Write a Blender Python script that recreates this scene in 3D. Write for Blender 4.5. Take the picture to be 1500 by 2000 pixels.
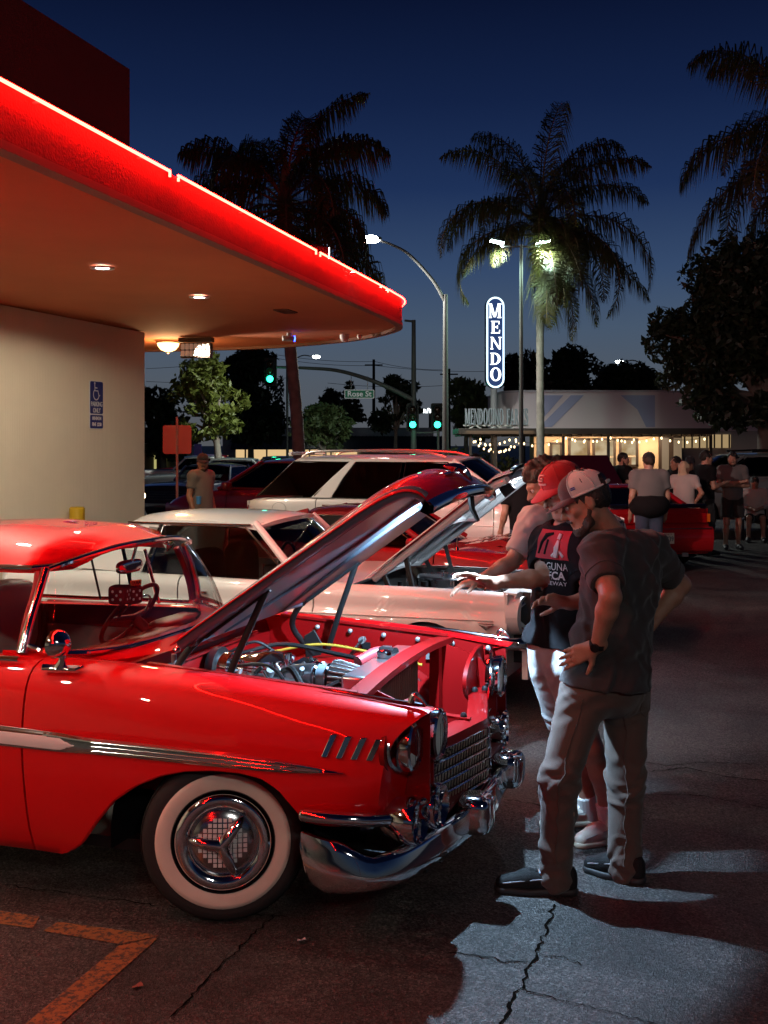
import bpy, bmesh, math, random
import numpy as np
from mathutils import Vector, Matrix
for o in list(bpy.data.objects): bpy.data.objects.remove(o)
R = math.radians
scene = bpy.context.scene
COL = scene.collection
# ---------------------------------------------------------------- camera
FPX, CH, HY = 2200.0, 1.95, 865.0
cam = bpy.data.cameras.new('camera')
cam.sensor_fit = 'HORIZONTAL'; cam.sensor_width = 36.0
cam.lens = 36.0 * FPX / 1500.0
cam.shift_y = -(1000.0 - HY) / 1500.0
cam.clip_start = 0.05; cam.clip_end = 2000
cam_ob = bpy.data.objects.new('camera', cam); COL.objects.link(cam_ob)
cam_ob.location = (0, 0, CH); cam_ob.rotation_euler = (R(90), 0, 0)
scene.camera = cam_ob
# ---------------------------------------------------------------- dusk sky (sun already down, no sun lamp)
wd = bpy.data.worlds.new('World'); scene.world = wd; wd.use_nodes = True
nt = wd.node_tree; nt.nodes.clear()
wo = nt.nodes.new('ShaderNodeOutputWorld'); bg = nt.nodes.new('ShaderNodeBackground')
tc = nt.nodes.new('ShaderNodeTexCoord'); sx = nt.nodes.new('ShaderNodeSeparateXYZ')
rp = nt.nodes.new('ShaderNodeValToRGB'); cr = rp.color_ramp
stops = [(0.0, (.085, .09, .10)), (.055, (.080, .098, .125)), (.10, (.062, .095, .150)), (.15, (.036, .068, .145)), (.22, (.0125, .030, .095)),
         (.29, (.0062, .0155, .058)), (.37, (.0028, .0065, .028)), (1.0, (.0020, .004, .016))]
cr.elements[0].position = 0; cr.elements[0].color = stops[0][1] + (1,)
cr.elements[1].position = 1; cr.elements[1].color = stops[-1][1] + (1,)
for p, c in stops[1:-1]:
    e = cr.elements.new(p); e.color = c + (1,)
nt.links.new(tc.outputs['Generated'], sx.inputs[0]); nt.links.new(sx.outputs['Z'], rp.inputs[0])
# the afterglow lies ahead of the camera (+Y); the sky behind is darker
az = nt.nodes.new('ShaderNodeMapRange'); az.interpolation_type = 'SMOOTHSTEP'; az.inputs[1].default_value = -.6; az.inputs[2].default_value = .75; az.inputs[3].default_value = .30; az.inputs[4].default_value = 1.0
nt.links.new(sx.outputs['Y'], az.inputs[0]); nt.links.new(az.outputs[0], bg.inputs[1])
nt.links.new(rp.outputs[0], bg.inputs[0])
nt.links.new(bg.outputs[0], wo.inputs[0])
scene.view_settings.view_transform = 'Standard'; scene.view_settings.look = 'None'
scene.view_settings.exposure = 0.0; scene.view_settings.gamma = 1.0
scene.render.engine = 'CYCLES'
cy = scene.cycles
cy.use_denoising = True
try: cy.denoiser = 'OPENIMAGEDENOISE'
except Exception: pass
cy.max_bounces = 7; cy.diffuse_bounces = 3; cy.glossy_bounces = 4; cy.transparent_max_bounces = 12; cy.transmission_bounces = 4
cy.caustics_reflective = False; cy.caustics_refractive = False
cy.sample_clamp_indirect = 4.0; cy.sample_clamp_direct = 0
cy.use_light_tree = True

# ---------------------------------------------------------------- helpers
def W(px, py, Y):
    return Vector(((px - 750) / FPX * Y, Y, CH - (py - HY) / FPX * Y))
MATS = {}
def mat(name, col=(.5, .5, .5), rough=.5, metal=0.0, coat=0.0, spec=.5, emit=None, es=0.0, bump=None, var=None, sheen=0.0, coat_rough=.03, sss=0.0, alpha=None):
    """bump=(scale, strength, detail) noise bump; var=(scale, amount, colour2) noise colour variation"""
    if name in MATS: return MATS[name]
    m = bpy.data.materials.new(name); m.use_nodes = True
    t = m.node_tree; b = t.nodes['Principled BSDF']
    b.inputs['Base Color'].default_value = tuple(col) + (1,)
    b.inputs['Roughness'].default_value = rough
    b.inputs['Metallic'].default_value = metal
    b.inputs['Coat Weight'].default_value = coat
    b.inputs['Coat Roughness'].default_value = coat_rough
    b.inputs['Specular IOR Level'].default_value = spec
    b.inputs['Sheen Weight'].default_value = sheen
    if sss:
        b.inputs['Subsurface Weight'].default_value = sss
        b.inputs['Subsurface Radius'].default_value = (.02, .008, .005)
    if emit:
        b.inputs['Emission Color'].default_value = tuple(emit) + (1,)
        b.inputs['Emission Strength'].default_value = es
    if bump or var:
        co = t.nodes.new('ShaderNodeTexCoord')
    if var:
        n = t.nodes.new('ShaderNodeTexNoise'); n.inputs['Scale'].default_value = var[0]; n.inputs['Detail'].default_value = 6
        r = t.nodes.new('ShaderNodeMapRange'); r.inputs[1].default_value = .35; r.inputs[2].default_value = .65
        mx = t.nodes.new('ShaderNodeMix'); mx.data_type = 'RGBA'
        mx.inputs[6].default_value = tuple(col) + (1,); mx.inputs[7].default_value = tuple(var[2]) + (1,)
        ml = t.nodes.new('ShaderNodeMath'); ml.operation = 'MULTIPLY'; ml.inputs[1].default_value = var[1]
        t.links.new(co.outputs['Object'], n.inputs['Vector']); t.links.new(n.outputs[0], r.inputs[0])
        t.links.new(r.outputs[0], ml.inputs[0]); t.links.new(ml.outputs[0], mx.inputs[0])
        t.links.new(mx.outputs[2], b.inputs['Base Color'])
    if bump:
        n2 = t.nodes.new('ShaderNodeTexNoise'); n2.inputs['Scale'].default_value = bump[0]; n2.inputs['Detail'].default_value = bump[2] if len(bump) > 2 else 4
        bp = t.nodes.new('ShaderNodeBump'); bp.inputs['Strength'].default_value = bump[1]; bp.inputs['Distance'].default_value = .01
        t.links.new(co.outputs['Object'], n2.inputs['Vector']); t.links.new(n2.outputs[0], bp.inputs['Height']); t.links.new(bp.outputs[0], b.inputs['Normal'])
    MATS[name] = m
    return m
def glass(name, tint=(.55, .6, .6), rough=0.0, density=.5, refl=1.45):
    if name in MATS: return MATS[name]
    m = bpy.data.materials.new(name); m.use_nodes = True; t = m.node_tree; t.nodes.clear()
    o = t.nodes.new('ShaderNodeOutputMaterial'); mx = t.nodes.new('ShaderNodeMixShader')
    tr = t.nodes.new('ShaderNodeBsdfTransparent'); gl = t.nodes.new('ShaderNodeBsdfGlossy'); lw = t.nodes.new('ShaderNodeLayerWeight')
    lw.inputs[0].default_value = .5; pw = t.nodes.new('ShaderNodeMath'); pw.operation = 'POWER'; pw.inputs[1].default_value = 5; fr = t.nodes.new('ShaderNodeMath'); fr.operation = 'MULTIPLY_ADD'; fr.inputs[1].default_value = .9; fr.inputs[2].default_value = .045
    tr.inputs[0].default_value = tuple(tint) + (1,); gl.inputs['Roughness'].default_value = rough
    t.links.new(lw.outputs['Facing'], pw.inputs[0]); t.links.new(pw.outputs[0], fr.inputs[0]); t.links.new(fr.outputs[0], mx.inputs[0]); t.links.new(tr.outputs[0], mx.inputs[1]); t.links.new(gl.outputs[0], mx.inputs[2])
    t.links.new(mx.outputs[0], o.inputs[0]); MATS[name] = m
    return m
def emitter(name, col, s):
    if name in MATS: return MATS[name]
    m = bpy.data.materials.new(name); m.use_nodes = True; t = m.node_tree; t.nodes.clear()
    o = t.nodes.new('ShaderNodeOutputMaterial'); e = t.nodes.new('ShaderNodeEmission')
    e.inputs[0].default_value = tuple(col) + (1,); e.inputs[1].default_value = s
    t.links.new(e.outputs[0], o.inputs[0]); MATS[name] = m
    return m
def tag(o, label=None, cat=None, group=None, kind=None):
    if label: o['label'] = label
    if cat: o['category'] = cat
    if group: o['group'] = group
    if kind: o['kind'] = kind
    return o
def thing(name, label, cat, loc=(0, 0, 0), rz=0.0, group=None):
    o = bpy.data.objects.new(name, None); COL.objects.link(o); o.empty_display_size = .1
    o.location = loc; o.rotation_euler = (0, 0, rz)
    return tag(o, label, cat, group)
def link(name, me, m=None, parent=None, loc=None):
    o = bpy.data.objects.new(name, me); COL.objects.link(o)
    if m is not None:
        for x in (m if isinstance(m, (list, tuple)) else [m]): me.materials.append(x)
    if parent is not None: o.parent = parent
    if loc is not None: o.location = loc
    return o
def copy_tree(o, parent=None):
    c = o.copy(); COL.objects.link(c)
    if parent is not None: c.parent = parent
    for ch in o.children: copy_tree(ch, c)
    return c
def finish(me, ang=38):
    me.polygons.foreach_set('use_smooth', [True] * len(me.polygons))
    if ang < 179: me.set_sharp_from_angle(angle=R(ang))
    me.update()
def frame(d):
    d = Vector(d).normalized()
    up = Vector((0, 0, 1)) if abs(d.z) < .95 else Vector((1, 0, 0))
    x = d.cross(up).normalized(); y = x.cross(d).normalized()
    return x, y, d
class MB:
    def __init__(s): s.v = []; s.f = []
    def add(s, vs, fs):
        k = len(s.v); s.v += [tuple(p) for p in vs]; s.f += [tuple(i + k for i in q) for q in fs]
        return s
    def box(s, c, d, M=None):
        c = Vector(c); d = [x / 2 for x in d]
        vs = []
        for sx in (-1, 1):
            for sy in (-1, 1):
                for sz in (-1, 1):
                    p = Vector((sx * d[0], sy * d[1], sz * d[2]))
                    if M is not None: p = M @ p
                    vs.append(c + p)
        return s.add(vs, [(0, 1, 3, 2), (4, 6, 7, 5), (0, 4, 5, 1), (2, 3, 7, 6), (0, 2, 6, 4), (1, 5, 7, 3)])
    def bar(s, p0, p1, w, h, up=(0, 0, 1)):
        p0 = Vector(p0); p1 = Vector(p1); d = (p1 - p0); L = d.length
        if L < 1e-6: return s
        d /= L; up = Vector(up)
        if abs(d.dot(up)) > .98: up = Vector((1, 0, 0))
        x = d.cross(up).normalized(); y = x.cross(d).normalized()
        M = Matrix((x, d, y)).transposed()
        return s.box((p0 + p1) / 2, (w, L, h), M)
    def tube(s, path, r, n=10, caps=True, closed=False, flat=None):
        P = [Vector(p) for p in path]; m = len(P)
        rs = r if isinstance(r, (list, tuple, np.ndarray)) else [r] * m
        vs = []; px = None
        for i in range(m):
            if closed: d = P[(i + 1) % m] - P[i - 1]
            else: d = P[min(i + 1, m - 1)] - P[max(i - 1, 0)]
            if d.length < 1e-9: d = Vector((0, 0, 1))
            d.normalize()
            if px is None: x = frame(d)[0]
            else:
                x = px - d * px.dot(d)
                x = x.normalized() if x.length > 1e-6 else frame(d)[0]
            px = x; y = d.cross(x)
            for k in range(n):
                a = 2 * math.pi * k / n
                q = x * math.cos(a) + y * math.sin(a)
                if flat: q = Vector((q.x * flat[0], q.y * flat[1], q.z * flat[2]))
                vs.append(P[i] + q * rs[i])
        fs = []
        for i in range(m if closed else m - 1):
            for k in range(n):
                a = i * n + k; b = i * n + (k + 1) % n; j = (i + 1) % m
                fs.append((a, b, j * n + (k + 1) % n, j * n + k))
        if caps and not closed:
            fs.append(tuple(reversed(range(n)))); fs.append(tuple(range((m - 1) * n, m * n)))
        return s.add(vs, fs)
    def cyl(s, p0, p1, r0, r1=None, n=16):
        return s.tube([p0, p1], [r0, r0 if r1 is None else r1], n)
    def lathe(s, prof, o=(0, 0, 0), d=(0, 0, 1), n=32, caps=False):
        x, y, d = frame(d); o = Vector(o); vs = []; m = len(prof)
        for r, h in prof:
            for k in range(n):
                a = 2 * math.pi * k / n
                vs.append(o + d * h + (x * math.cos(a) + y * math.sin(a)) * r)
        fs = []
        for i in range(m - 1):
            for k in range(n):
                fs.append((i * n + k, i * n + (k + 1) % n, (i + 1) * n + (k + 1) % n, (i + 1) * n + k))
        if caps: fs.append(tuple(reversed(range(n)))); fs.append(tuple(range((m - 1) * n, m * n)))
        return s.add(vs, fs)
    def prism(s, poly, off):
        n = len(poly); off = Vector(off); P = [Vector(p) for p in poly]
        vs = P + [p + off for p in P]
        return s.add(vs, [tuple(range(n)), tuple(reversed(range(n, 2 * n)))] + [(i, i + n, (i + 1) % n + n, (i + 1) % n) for i in range(n)])
    def grid(s, G, cu=False, cv=False):
        m = len(G); n = len(G[0]); vs = [p for row in G for p in row]; fs = []
        for i in range(m if cu else m - 1):
            for j in range(n if cv else n - 1):
                a = i * n + j; b = i * n + (j + 1) % n; c = ((i + 1) % m) * n + (j + 1) % n; d = ((i + 1) % m) * n + j
                fs.append((a, b, c, d))
        return s.add(vs, fs)
    def slab(s, G, off):
        """closed slab: grid G plus its offset copy (off: vector or function p->p) with rim"""
        m = len(G); n = len(G[0]); k0 = len(s.v)
        fn = off if callable(off) else (lambda p: Vector(p) + Vector(off))
        s.grid(G); k1 = len(s.v); s.grid([[fn(p) for p in row] for row in G])
        nf = (m - 1) * (n - 1)
        s.f[-nf:] = [tuple(reversed(q)) for q in s.f[-nf:]]
        rim = [(0, j) for j in range(n)] + [(i, n - 1) for i in range(1, m)] + [(m - 1, j) for j in range(n - 2, -1, -1)] + [(i, 0) for i in range(m - 2, 0, -1)]
        for q in range(len(rim)):
            a = rim[q]; b = rim[(q + 1) % len(rim)]
            ia = a[0] * n + a[1]; ib = b[0] * n + b[1]
            s.f.append((k0 + ib, k0 + ia, k1 + ia, k1 + ib))
        return s
    def ell(s, c, r, M=None, nu=20, nv=12, e=1.0):
        c = Vector(c); G = []
        def pw(x, q): return math.copysign(abs(x) ** q, x)
        for i in range(nv + 1):
            th = -math.pi / 2 + math.pi * i / nv; row = []
            for k in range(nu):
                ph = 2 * math.pi * k / nu
                p = Vector((r[0] * pw(math.cos(th), e) * pw(math.cos(ph), e), r[1] * pw(math.cos(th), e) * pw(math.sin(ph), e), r[2] * pw(math.sin(th), e)))
                if M is not None: p = M @ p
                row.append(c + p)
            G.append(row)
        return s.grid(G, cv=True)
    def merge(s, me_v, me_f): return s.add(me_v, me_f)
    def mesh(s, name='mesh', ang=38, weld=False):
        me = bpy.data.meshes.new(name); me.from_pydata(s.v, [], s.f)
        if weld:
            bm = bmesh.new(); bm.from_mesh(me); bmesh.ops.remove_doubles(bm, verts=bm.verts, dist=1e-5)
            bmesh.ops.recalc_face_normals(bm, faces=bm.faces); bm.to_mesh(me); bm.free()
        me.validate(); finish(me, ang); return me
    def build(s, name, m, parent=None, ang=38, bevel=0.0, weld=False, fixn=True):
        me = s.mesh(name, ang, weld)
        if fixn and not weld:
            bm = bmesh.new(); bm.from_mesh(me); bmesh.ops.recalc_face_normals(bm, faces=bm.faces); bm.to_mesh(me); bm.free()
            finish(me, ang)
        o = link(name, me, m, parent)
        if bevel:
            b = o.modifiers.new('bevel', 'BEVEL'); b.width = bevel; b.segments = 2; b.limit_method = 'ANGLE'; b.angle_limit = R(40)
        return o
def lin(a, b, n): return [a + (b - a) * i / (n - 1) for i in range(n)]
def cmr(P, t):
    """Catmull-Rom through list of tuples, t in [0,1]"""
    n = len(P) - 1; x = min(max(t, 0), 1) * n; i = min(int(x), n - 1); f = x - i
    p1 = np.array(P[i], float); p2 = np.array(P[i + 1], float)
    p0 = np.array(P[i - 1], float) if i > 0 else 2 * p1 - p2
    p3 = np.array(P[i + 2], float) if i + 2 <= n else 2 * p2 - p1
    return .5 * (2 * p1 + (p2 - p0) * f + (2 * p0 - 5 * p1 + 4 * p2 - p3) * f * f + (3 * p1 - p0 - 3 * p2 + p3) * f ** 3)
def spline(P, n): return [tuple(cmr(P, i / (n - 1))) for i in range(n)]
def interp(x, xs, ys):
    return float(np.interp(x, xs, ys))
def text_obj(name, s, size, m, parent=None, loc=(0, 0, 0), rot=(0, 0, 0), ext=.002, align='CENTER', sx=1.0, bold=0.0):
    cu = bpy.data.curves.new(name, 'FONT'); cu.body = s; cu.size = size; cu.extrude = ext; cu.align_x = align; cu.align_y = 'CENTER'; cu.offset = bold
    cu.resolution_u = 3
    o = bpy.data.objects.new(name, cu); COL.objects.link(o)
    bpy.context.view_layer.update()
    dg = bpy.context.evaluated_depsgraph_get()
    me = bpy.data.meshes.new_from_object(o.evaluated_get(dg)); bpy.data.objects.remove(o)
    ob = link(name, me, m, parent); ob.location = loc; ob.rotation_euler = rot; ob.scale = (sx, 1, 1)
    return ob
def lamp(name, kind, loc, power, col=(1, 1, 1), size=.05, parent=None, rot=(0, 0, 0), spot=None, blend=.3):
    l = bpy.data.lights.new(name, kind); l.energy = power; l.color = col
    if kind == 'AREA': l.size = size
    else: l.shadow_soft_size = size
    if spot: l.spot_size = R(spot); l.spot_blend = blend
    o = bpy.data.objects.new(name, l); COL.objects.link(o); o.location = loc; o.rotation_euler = rot
    if parent is not None: o.parent = parent
    return o
# ---------------------------------------------------------------- material library
CHROME = mat('chrome', (.78, .78, .80), .07, 1.0)
CHROME_D = mat('worn_chrome', (.55, .55, .56), .16, 1.0)
RED = mat('red_car_paint', (.64, .0015, .004), .5, coat=1.0, spec=.15, coat_rough=.015)
RED_SHADED = mat('shaded_red_paint', (.21, .0008, .0015), .5, coat=.4, spec=.2)  # the body red darkened, so the bay's shade sits in the colour
DRED = mat('dark_red_car_paint', (.30, .003, .007), .5, coat=1.0, spec=.2)
MAROON = mat('maroon_car_paint', (.045, .003, .006), .3, coat=1.0)
WHITE_P = mat('white_car_paint', (.74, .72, .70), .35, coat=.9)
BLUE_P = mat('dark_blue_car_paint', (.008, .012, .05), .3, coat=1.0)
SILVER_P = mat('silver_car_paint', (.22, .24, .24), .3, .3, coat=.9)
BLACK = mat('black_plastic', (.008, .008, .009), .5, spec=.3)
BLACK_G = mat('gloss_black', (.006, .006, .008), .12, coat=.5)
RUBBER = mat('tyre_rubber', (.014, .013, .013), .75, bump=(60, .2))
WHITEWALL = mat('whitewall_rubber', (.72, .64, .53), .6, var=(14, .35, (.6, .5, .4)))
GLASS = glass('clear_car_glass', (.80, .84, .84))
GLASS_D = glass('tinted_car_glass', (.05, .05, .055))
LENS = glass('lamp_lens', (.85, .88, .88))
ALU = mat('cast_aluminium', (.55, .56, .58), .32, 1.0, bump=(90, .15))
STEEL = mat('galvanised_steel', (.33, .33, .34), .5, .7)
REDLENS = mat('red_lens', (.30, .004, .006), .12, coat=1.0)
AMBER = mat('amber_lens', (.65, .12, .01), .2, coat=.6)
UPH = mat('beige_upholstery', (.55, .44, .38), .6, bump=(300, .15))
UPH_R = mat('red_upholstery', (.26, .012, .014), .45)
# ================================================================ ground
def asphalt():
    m = bpy.data.materials.new('asphalt'); m.use_nodes = True; t = m.node_tree; b = t.nodes['Principled BSDF']
    N = t.nodes.new; L = t.links.new
    co = N('ShaderNodeTexCoord')
    n1 = N('ShaderNodeTexNoise'); n1.inputs['Scale'].default_value = .55; n1.inputs['Detail'].default_value = 7
    n2 = N('ShaderNodeTexNoise'); n2.inputs['Scale'].default_value = 5; n2.inputs['Detail'].default_value = 6
    v1 = N('ShaderNodeTexVoronoi'); v1.inputs['Scale'].default_value = 120
    v2 = N('ShaderNodeTexVoronoi'); v2.inputs['Scale'].default_value = 230
    for x in (n1, n2, v1, v2): L(co.outputs['Object'], x.inputs['Vector'])
    r = N('ShaderNodeValToRGB'); e = r.color_ramp.elements
    e[0].position = .3; e[0].color = (.020, .0185, .019, 1); e[1].position = .72; e[1].color = (.055, .051, .050, 1)
    L(n1.outputs[0], r.inputs[0])
    # aggregate: stones of different grey
    sp = N('ShaderNodeValToRGB'); e = sp.color_ramp.elements
    e[0].position = .55; e[0].color = (.6, .6, .6, 1); e[1].position = .97; e[1].color = (3.3, 3.3, 3.2, 1)
    sv = N('ShaderNodeSeparateColor'); L(v1.outputs['Color'], sv.inputs[0]); L(sv.outputs[0], sp.inputs[0])
    mu = N('ShaderNodeMix'); mu.data_type = 'RGBA'; mu.blend_type = 'MULTIPLY'; mu.inputs[0].default_value = 1
    L(r.outputs[0], mu.inputs[6]); L(sp.outputs[0], mu.inputs[7])
    m2 = N('ShaderNodeMix'); m2.data_type = 'RGBA'; m2.blend_type = 'MULTIPLY'; m2.inputs[0].default_value = .6
    r2 = N('ShaderNodeValToRGB'); e = r2.color_ramp.elements; e[0].position = .35; e[0].color = (.55, .55, .55, 1); e[1].position = .7; e[1].color = (1.15, 1.15, 1.15, 1)
    L(n2.outputs[0], r2.inputs[0]); L(mu.outputs[2], m2.inputs[6]); L(r2.outputs[0], m2.inputs[7])
    # oil stains and worn patches
    n3 = N('ShaderNodeTexNoise'); n3.inputs['Scale'].default_value = 1.7; n3.inputs['Detail'].default_value = 9; n3.inputs['Roughness'].default_value = .62; n3.inputs['Distortion'].default_value = .6; L(co.outputs['Object'], n3.inputs['Vector'])
    r3 = N('ShaderNodeValToRGB'); e = r3.color_ramp.elements; e[0].position = .36; e[0].color = (.42, .42, .42, 1); e[1].position = .50; e[1].color = (1, 1, 1, 1); e2 = r3.color_ramp.elements.new(.66); e2.color = (1.35, 1.33, 1.3, 1)
    m3 = N('ShaderNodeMix'); m3.data_type = 'RGBA'; m3.blend_type = 'MULTIPLY'; m3.inputs[0].default_value = .85
    L(n3.outputs[0], r3.inputs[0]); L(m2.outputs[2], m3.inputs[6]); L(r3.outputs[0], m3.inputs[7]); L(m3.outputs[2], b.inputs['Base Color'])
    rr = N('ShaderNodeMapRange'); rr.inputs[3].default_value = .34; rr.inputs[4].default_value = .78
    L(sv.outputs[1], rr.inputs[0]); L(rr.outputs[0], b.inputs['Roughness'])
    bp = N('ShaderNodeBump'); bp.inputs['Strength'].default_value = .7; bp.inputs['Distance'].default_value = .005
    ad = N('ShaderNodeMath'); ad.operation = 'ADD'
    L(v1.outputs['Distance'], ad.inputs[0]); L(v2.outputs['Distance'], ad.inputs[1]); L(ad.outputs[0], bp.inputs['Height']); L(bp.outputs[0], b.inputs['Normal'])
    return m
ASPH = asphalt()
g = MB().grid([[(x, y, 0) for y in (-300, -20, 0, 10, 30, 60, 700)] for x in (-500, -30, -5, 0, 5, 30, 500)]).build('ground', ASPH)
tag(g, kind='structure')
def GP(px, py, z=0.0):
    Y = (CH - z) * FPX / (py - HY); return Vector(((px - 750) / FPX * Y, Y, z))
# jagged cracks in the asphalt
CRACK = mat('crack_shadow', (.004, .0035, .003), 1.0, spec=0.0)
random.seed(5)
def crack(pts, w):
    P = [GP(*p) for p in pts]; out = []
    for i in range(len(P) - 1):
        k = max(3, int((P[i + 1] - P[i]).length / .025))
        for j in range(k):
            q = P[i].lerp(P[i + 1], j / k); out.append(q + Vector((random.uniform(-1, 1) * .011, random.uniform(-1, 1) * .011, 0)))
    out.append(P[-1]); G = []
    for i, q in enumerate(out):
        d = (out[min(i + 1, len(out) - 1)] - out[max(i - 1, 0)]); d.z = 0; d.normalize(); nrm = Vector((-d.y, d.x, 0))
        ww = w * random.uniform(.35, 1.15) * (1 if 0 < i < len(out) - 1 else .2)
        G.append([(q - nrm * ww / 2 + Vector((0, 0, .004))), (q + nrm * ww / 2 + Vector((0, 0, .004)))])
    MB().grid(G).build('crack', CRACK, g, fixn=False)
crack([(1082, 1768), (1062, 1832), (1044, 1872), (1014, 1935), (1000, 1962), (978, 2010)], .013)
crack([(868, 1864), (935, 1867), (985, 1880), (1036, 1880)], .008)
crack([(1022, 1934), (1090, 1955), (1160, 1972), (1240, 1990), (1330, 2020)], .007)
crack([(1050, 1862), (1100, 1872), (1150, 1890)], .005)
crack([(540, 1785), (470, 1850), (370, 1950), (330, 1990)], .008)
crack([(1265, 1508), (1340, 1500), (1420, 1518), (1560, 1532)], .012)
crack([(1290, 1552), (1380, 1556), (1500, 1580)], .009)
crack([(985, 1562), (1040, 1570), (1060, 1578)], .012)
crack([(1230, 1482), (1300, 1497), (1370, 1489), (1500, 1495)], .01)
crack([(0, 1728), (140, 1748), (330, 1772), (560, 1792)], .006)
# worn orange bay marking
def worn_paint():
    m = bpy.data.materials.new('worn_orange_paint'); m.use_nodes = True; t = m.node_tree; b = t.nodes['Principled BSDF']; N = t.nodes.new; L = t.links.new
    co = N('ShaderNodeTexCoord'); n = N('ShaderNodeTexNoise'); n.inputs['Scale'].default_value = 38; n.inputs['Detail'].default_value = 9; n.inputs['Roughness'].default_value = .75
    r = N('ShaderNodeValToRGB'); e = r.color_ramp.elements; e[0].position = .44; e[0].color = (.03, .022, .02, 1); e[1].position = .53; e[1].color = (.23, .095, .022, 1)
    L(co.outputs['Object'], n.inputs['Vector']); L(n.outputs[0], r.inputs[0]); L(r.outputs[0], b.inputs['Base Color']); b.inputs['Roughness'].default_value = .7
    return m
OPAINT = worn_paint()
def sheet(name, pts, m, z, parent=g):
    me = bpy.data.meshes.new(name); me.from_pydata([tuple(GP(*p) + Vector((0, 0, z))) for p in pts], [], [tuple(range(len(pts)))])
    return link(name, me, m, parent)
sheet('bay_line', [(-60, 1772), (77, 1792), (64, 1815), (-60, 1797)], OPAINT, .004)
sheet('bay_line', [(114, 1802), (313, 1829), (236, 1846), (84, 1820)], OPAINT, .004)
sheet('bay_line', [(311, 1832), (124, 1997), (80, 2040), (10, 2040), (56, 1997), (233, 1848)], OPAINT, .004)
# cross street beyond the lot
rd = MB().grid([[(x, y, .006) for y in (50, 68)] for x in (-200, 200)]).build('road', mat('road_asphalt', (.05, .048, .047), .6, var=(.8, .5, (.03, .03, .03)))); tag(rd, kind='structure')
pv = MB().box((0, 48.2, .06), (120, 3.2, .12)).build('pavement', mat('concrete_pavement', (.3, .28, .26), .8, var=(2, .5, (.2, .19, .18)))); tag(pv, kind='structure')
# ================================================================ restaurant with canopy
ZS, ZT = 3.35, 3.635
SOF = mat('orange_stucco_soffit', (.48, .125, .036), .85, bump=(120, .25), var=(1.2, .4, (.36, .085, .025)))
FAS = mat('red_stucco_fascia', (.055, .003, .002), .8, bump=(70, 1.0, 7))
def ribbed(name, col):
    m = mat(name, col, .8, var=(3, .25, tuple(c * .85 for c in col))); t = m.node_tree; N = t.nodes.new
    co = N('ShaderNodeTexCoord'); w = N('ShaderNodeTexWave'); w.bands_direction = 'X'; w.inputs['Scale'].default_value = 10.5; w.inputs['Distortion'].default_value = .6
    w.inputs['Detail'].default_value = 1; bp = N('ShaderNodeBump'); bp.inputs['Strength'].default_value = .3; bp.inputs['Distance'].default_value = .008
    t.links.new(co.outputs['Object'], w.inputs['Vector']); t.links.new(w.outputs[1], bp.inputs['Height']); t.links.new(bp.outputs[0], t.nodes['Principled BSDF'].inputs['Normal'])
    return m
WALLM = ribbed('cream_ribbed_wall', (.84, .75, .57))
DW = Vector((.281, .960, 0)); NW = Vector((.960, -.281, 0)); WE = Vector((-3.04, 14.3, 0))
rest = thing('restaurant_building', 'cream restaurant with sweeping orange canopy edged in red neon', 'building', WE, math.atan2(DW.y, DW.x))
def wl(p): # world -> restaurant local
    p = Vector(p) - WE; return Vector((p.dot(DW), -p.dot(NW), p.z))
w = MB(); w.box((-10, 3, (ZS - .0) / 2), (20, 6, ZS)); w.build('wall', WALLM, rest)
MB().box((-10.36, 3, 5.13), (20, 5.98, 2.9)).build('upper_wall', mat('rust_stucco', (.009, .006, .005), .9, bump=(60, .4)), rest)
edge = [(-4.70, -6.0), (-1.805, 5.30), (-.95, 8.66), (.02, 12.45)] + [tuple(p) for p in spline([(.02, 12.45), (.19, 13.3), (.10, 14.1), (-.36, 15.15), (-1.08, 15.95), (-1.91, 16.55), (-3.64, 17.05), (-6, 17.2)], 40)][1:]
E3 = [wl((x, y, 0)) for x, y in edge]
inner = [wl((-9.5, 17.2, 0)), wl((-12, -6, 0))]
poly = E3 + inner
def ngon(name, pts, z, m, parent, flip=False):
    me = bpy.data.meshes.new(name); me.from_pydata([(p.x, p.y, z) for p in pts], [], [tuple(range(len(pts)))])
    bm = bmesh.new(); bm.from_mesh(me); bmesh.ops.triangulate(bm, faces=bm.faces); bm.to_mesh(me); bm.free()
    return link(name, me, m, parent)
cano = ngon('canopy', [p * 1 for p in poly], ZS + .012, SOF, rest)
ngon('canopy_roof', poly, ZT - .03, mat('roof_felt', (.10, .04, .035), .9), rest)
def offs(P, d):
    out = []
    for i, p in enumerate(P):
        t = (P[min(i + 1, len(P) - 1)] - P[max(i - 1, 0)]); t.z = 0; t.normalize(); out.append(p + Vector((t.y, -t.x, 0)) * d)
    return out
def strip(P, z0, z1, d0, d1):
    A = offs(P, d0); B = offs(P, d1)
    return [[Vector((a.x, a.y, z0)), Vector((b.x, b.y, z0)), Vector((b.x, b.y, z1)), Vector((a.x, a.y, z1))] for a, b in zip(A, B)]
EE = E3[:-8]
fas = MB(); fas.grid(strip(E3, ZS, ZT, -.03, .02), cv=True); fas.build('fascia', FAS, rest, ang=30)
mo = MB(); mo.grid(strip(E3, ZS - .025, ZS + .02, -.06, .028), cv=True); mo.build('drip_edge', mat('brown_edge', (.14, .05, .03), .7), rest, ang=30)
NEON = emitter('red_neon', (1.0, .0046, .0028), 270.0)
NP = offs(E3, .055); dense = []
for i in range(len(NP) - 1):
    k = max(1, int((NP[i + 1] - NP[i]).length / .12))
    dense += [NP[i].lerp(NP[i + 1], j / k) for j in range(k)]
dense = [Vector((p.x, p.y, ZT - .005)) for p in dense]
def cut(pw):
    q = wl(pw); return min(range(len(dense)), key=lambda i: (dense[i].xy - q.xy).length)
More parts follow.
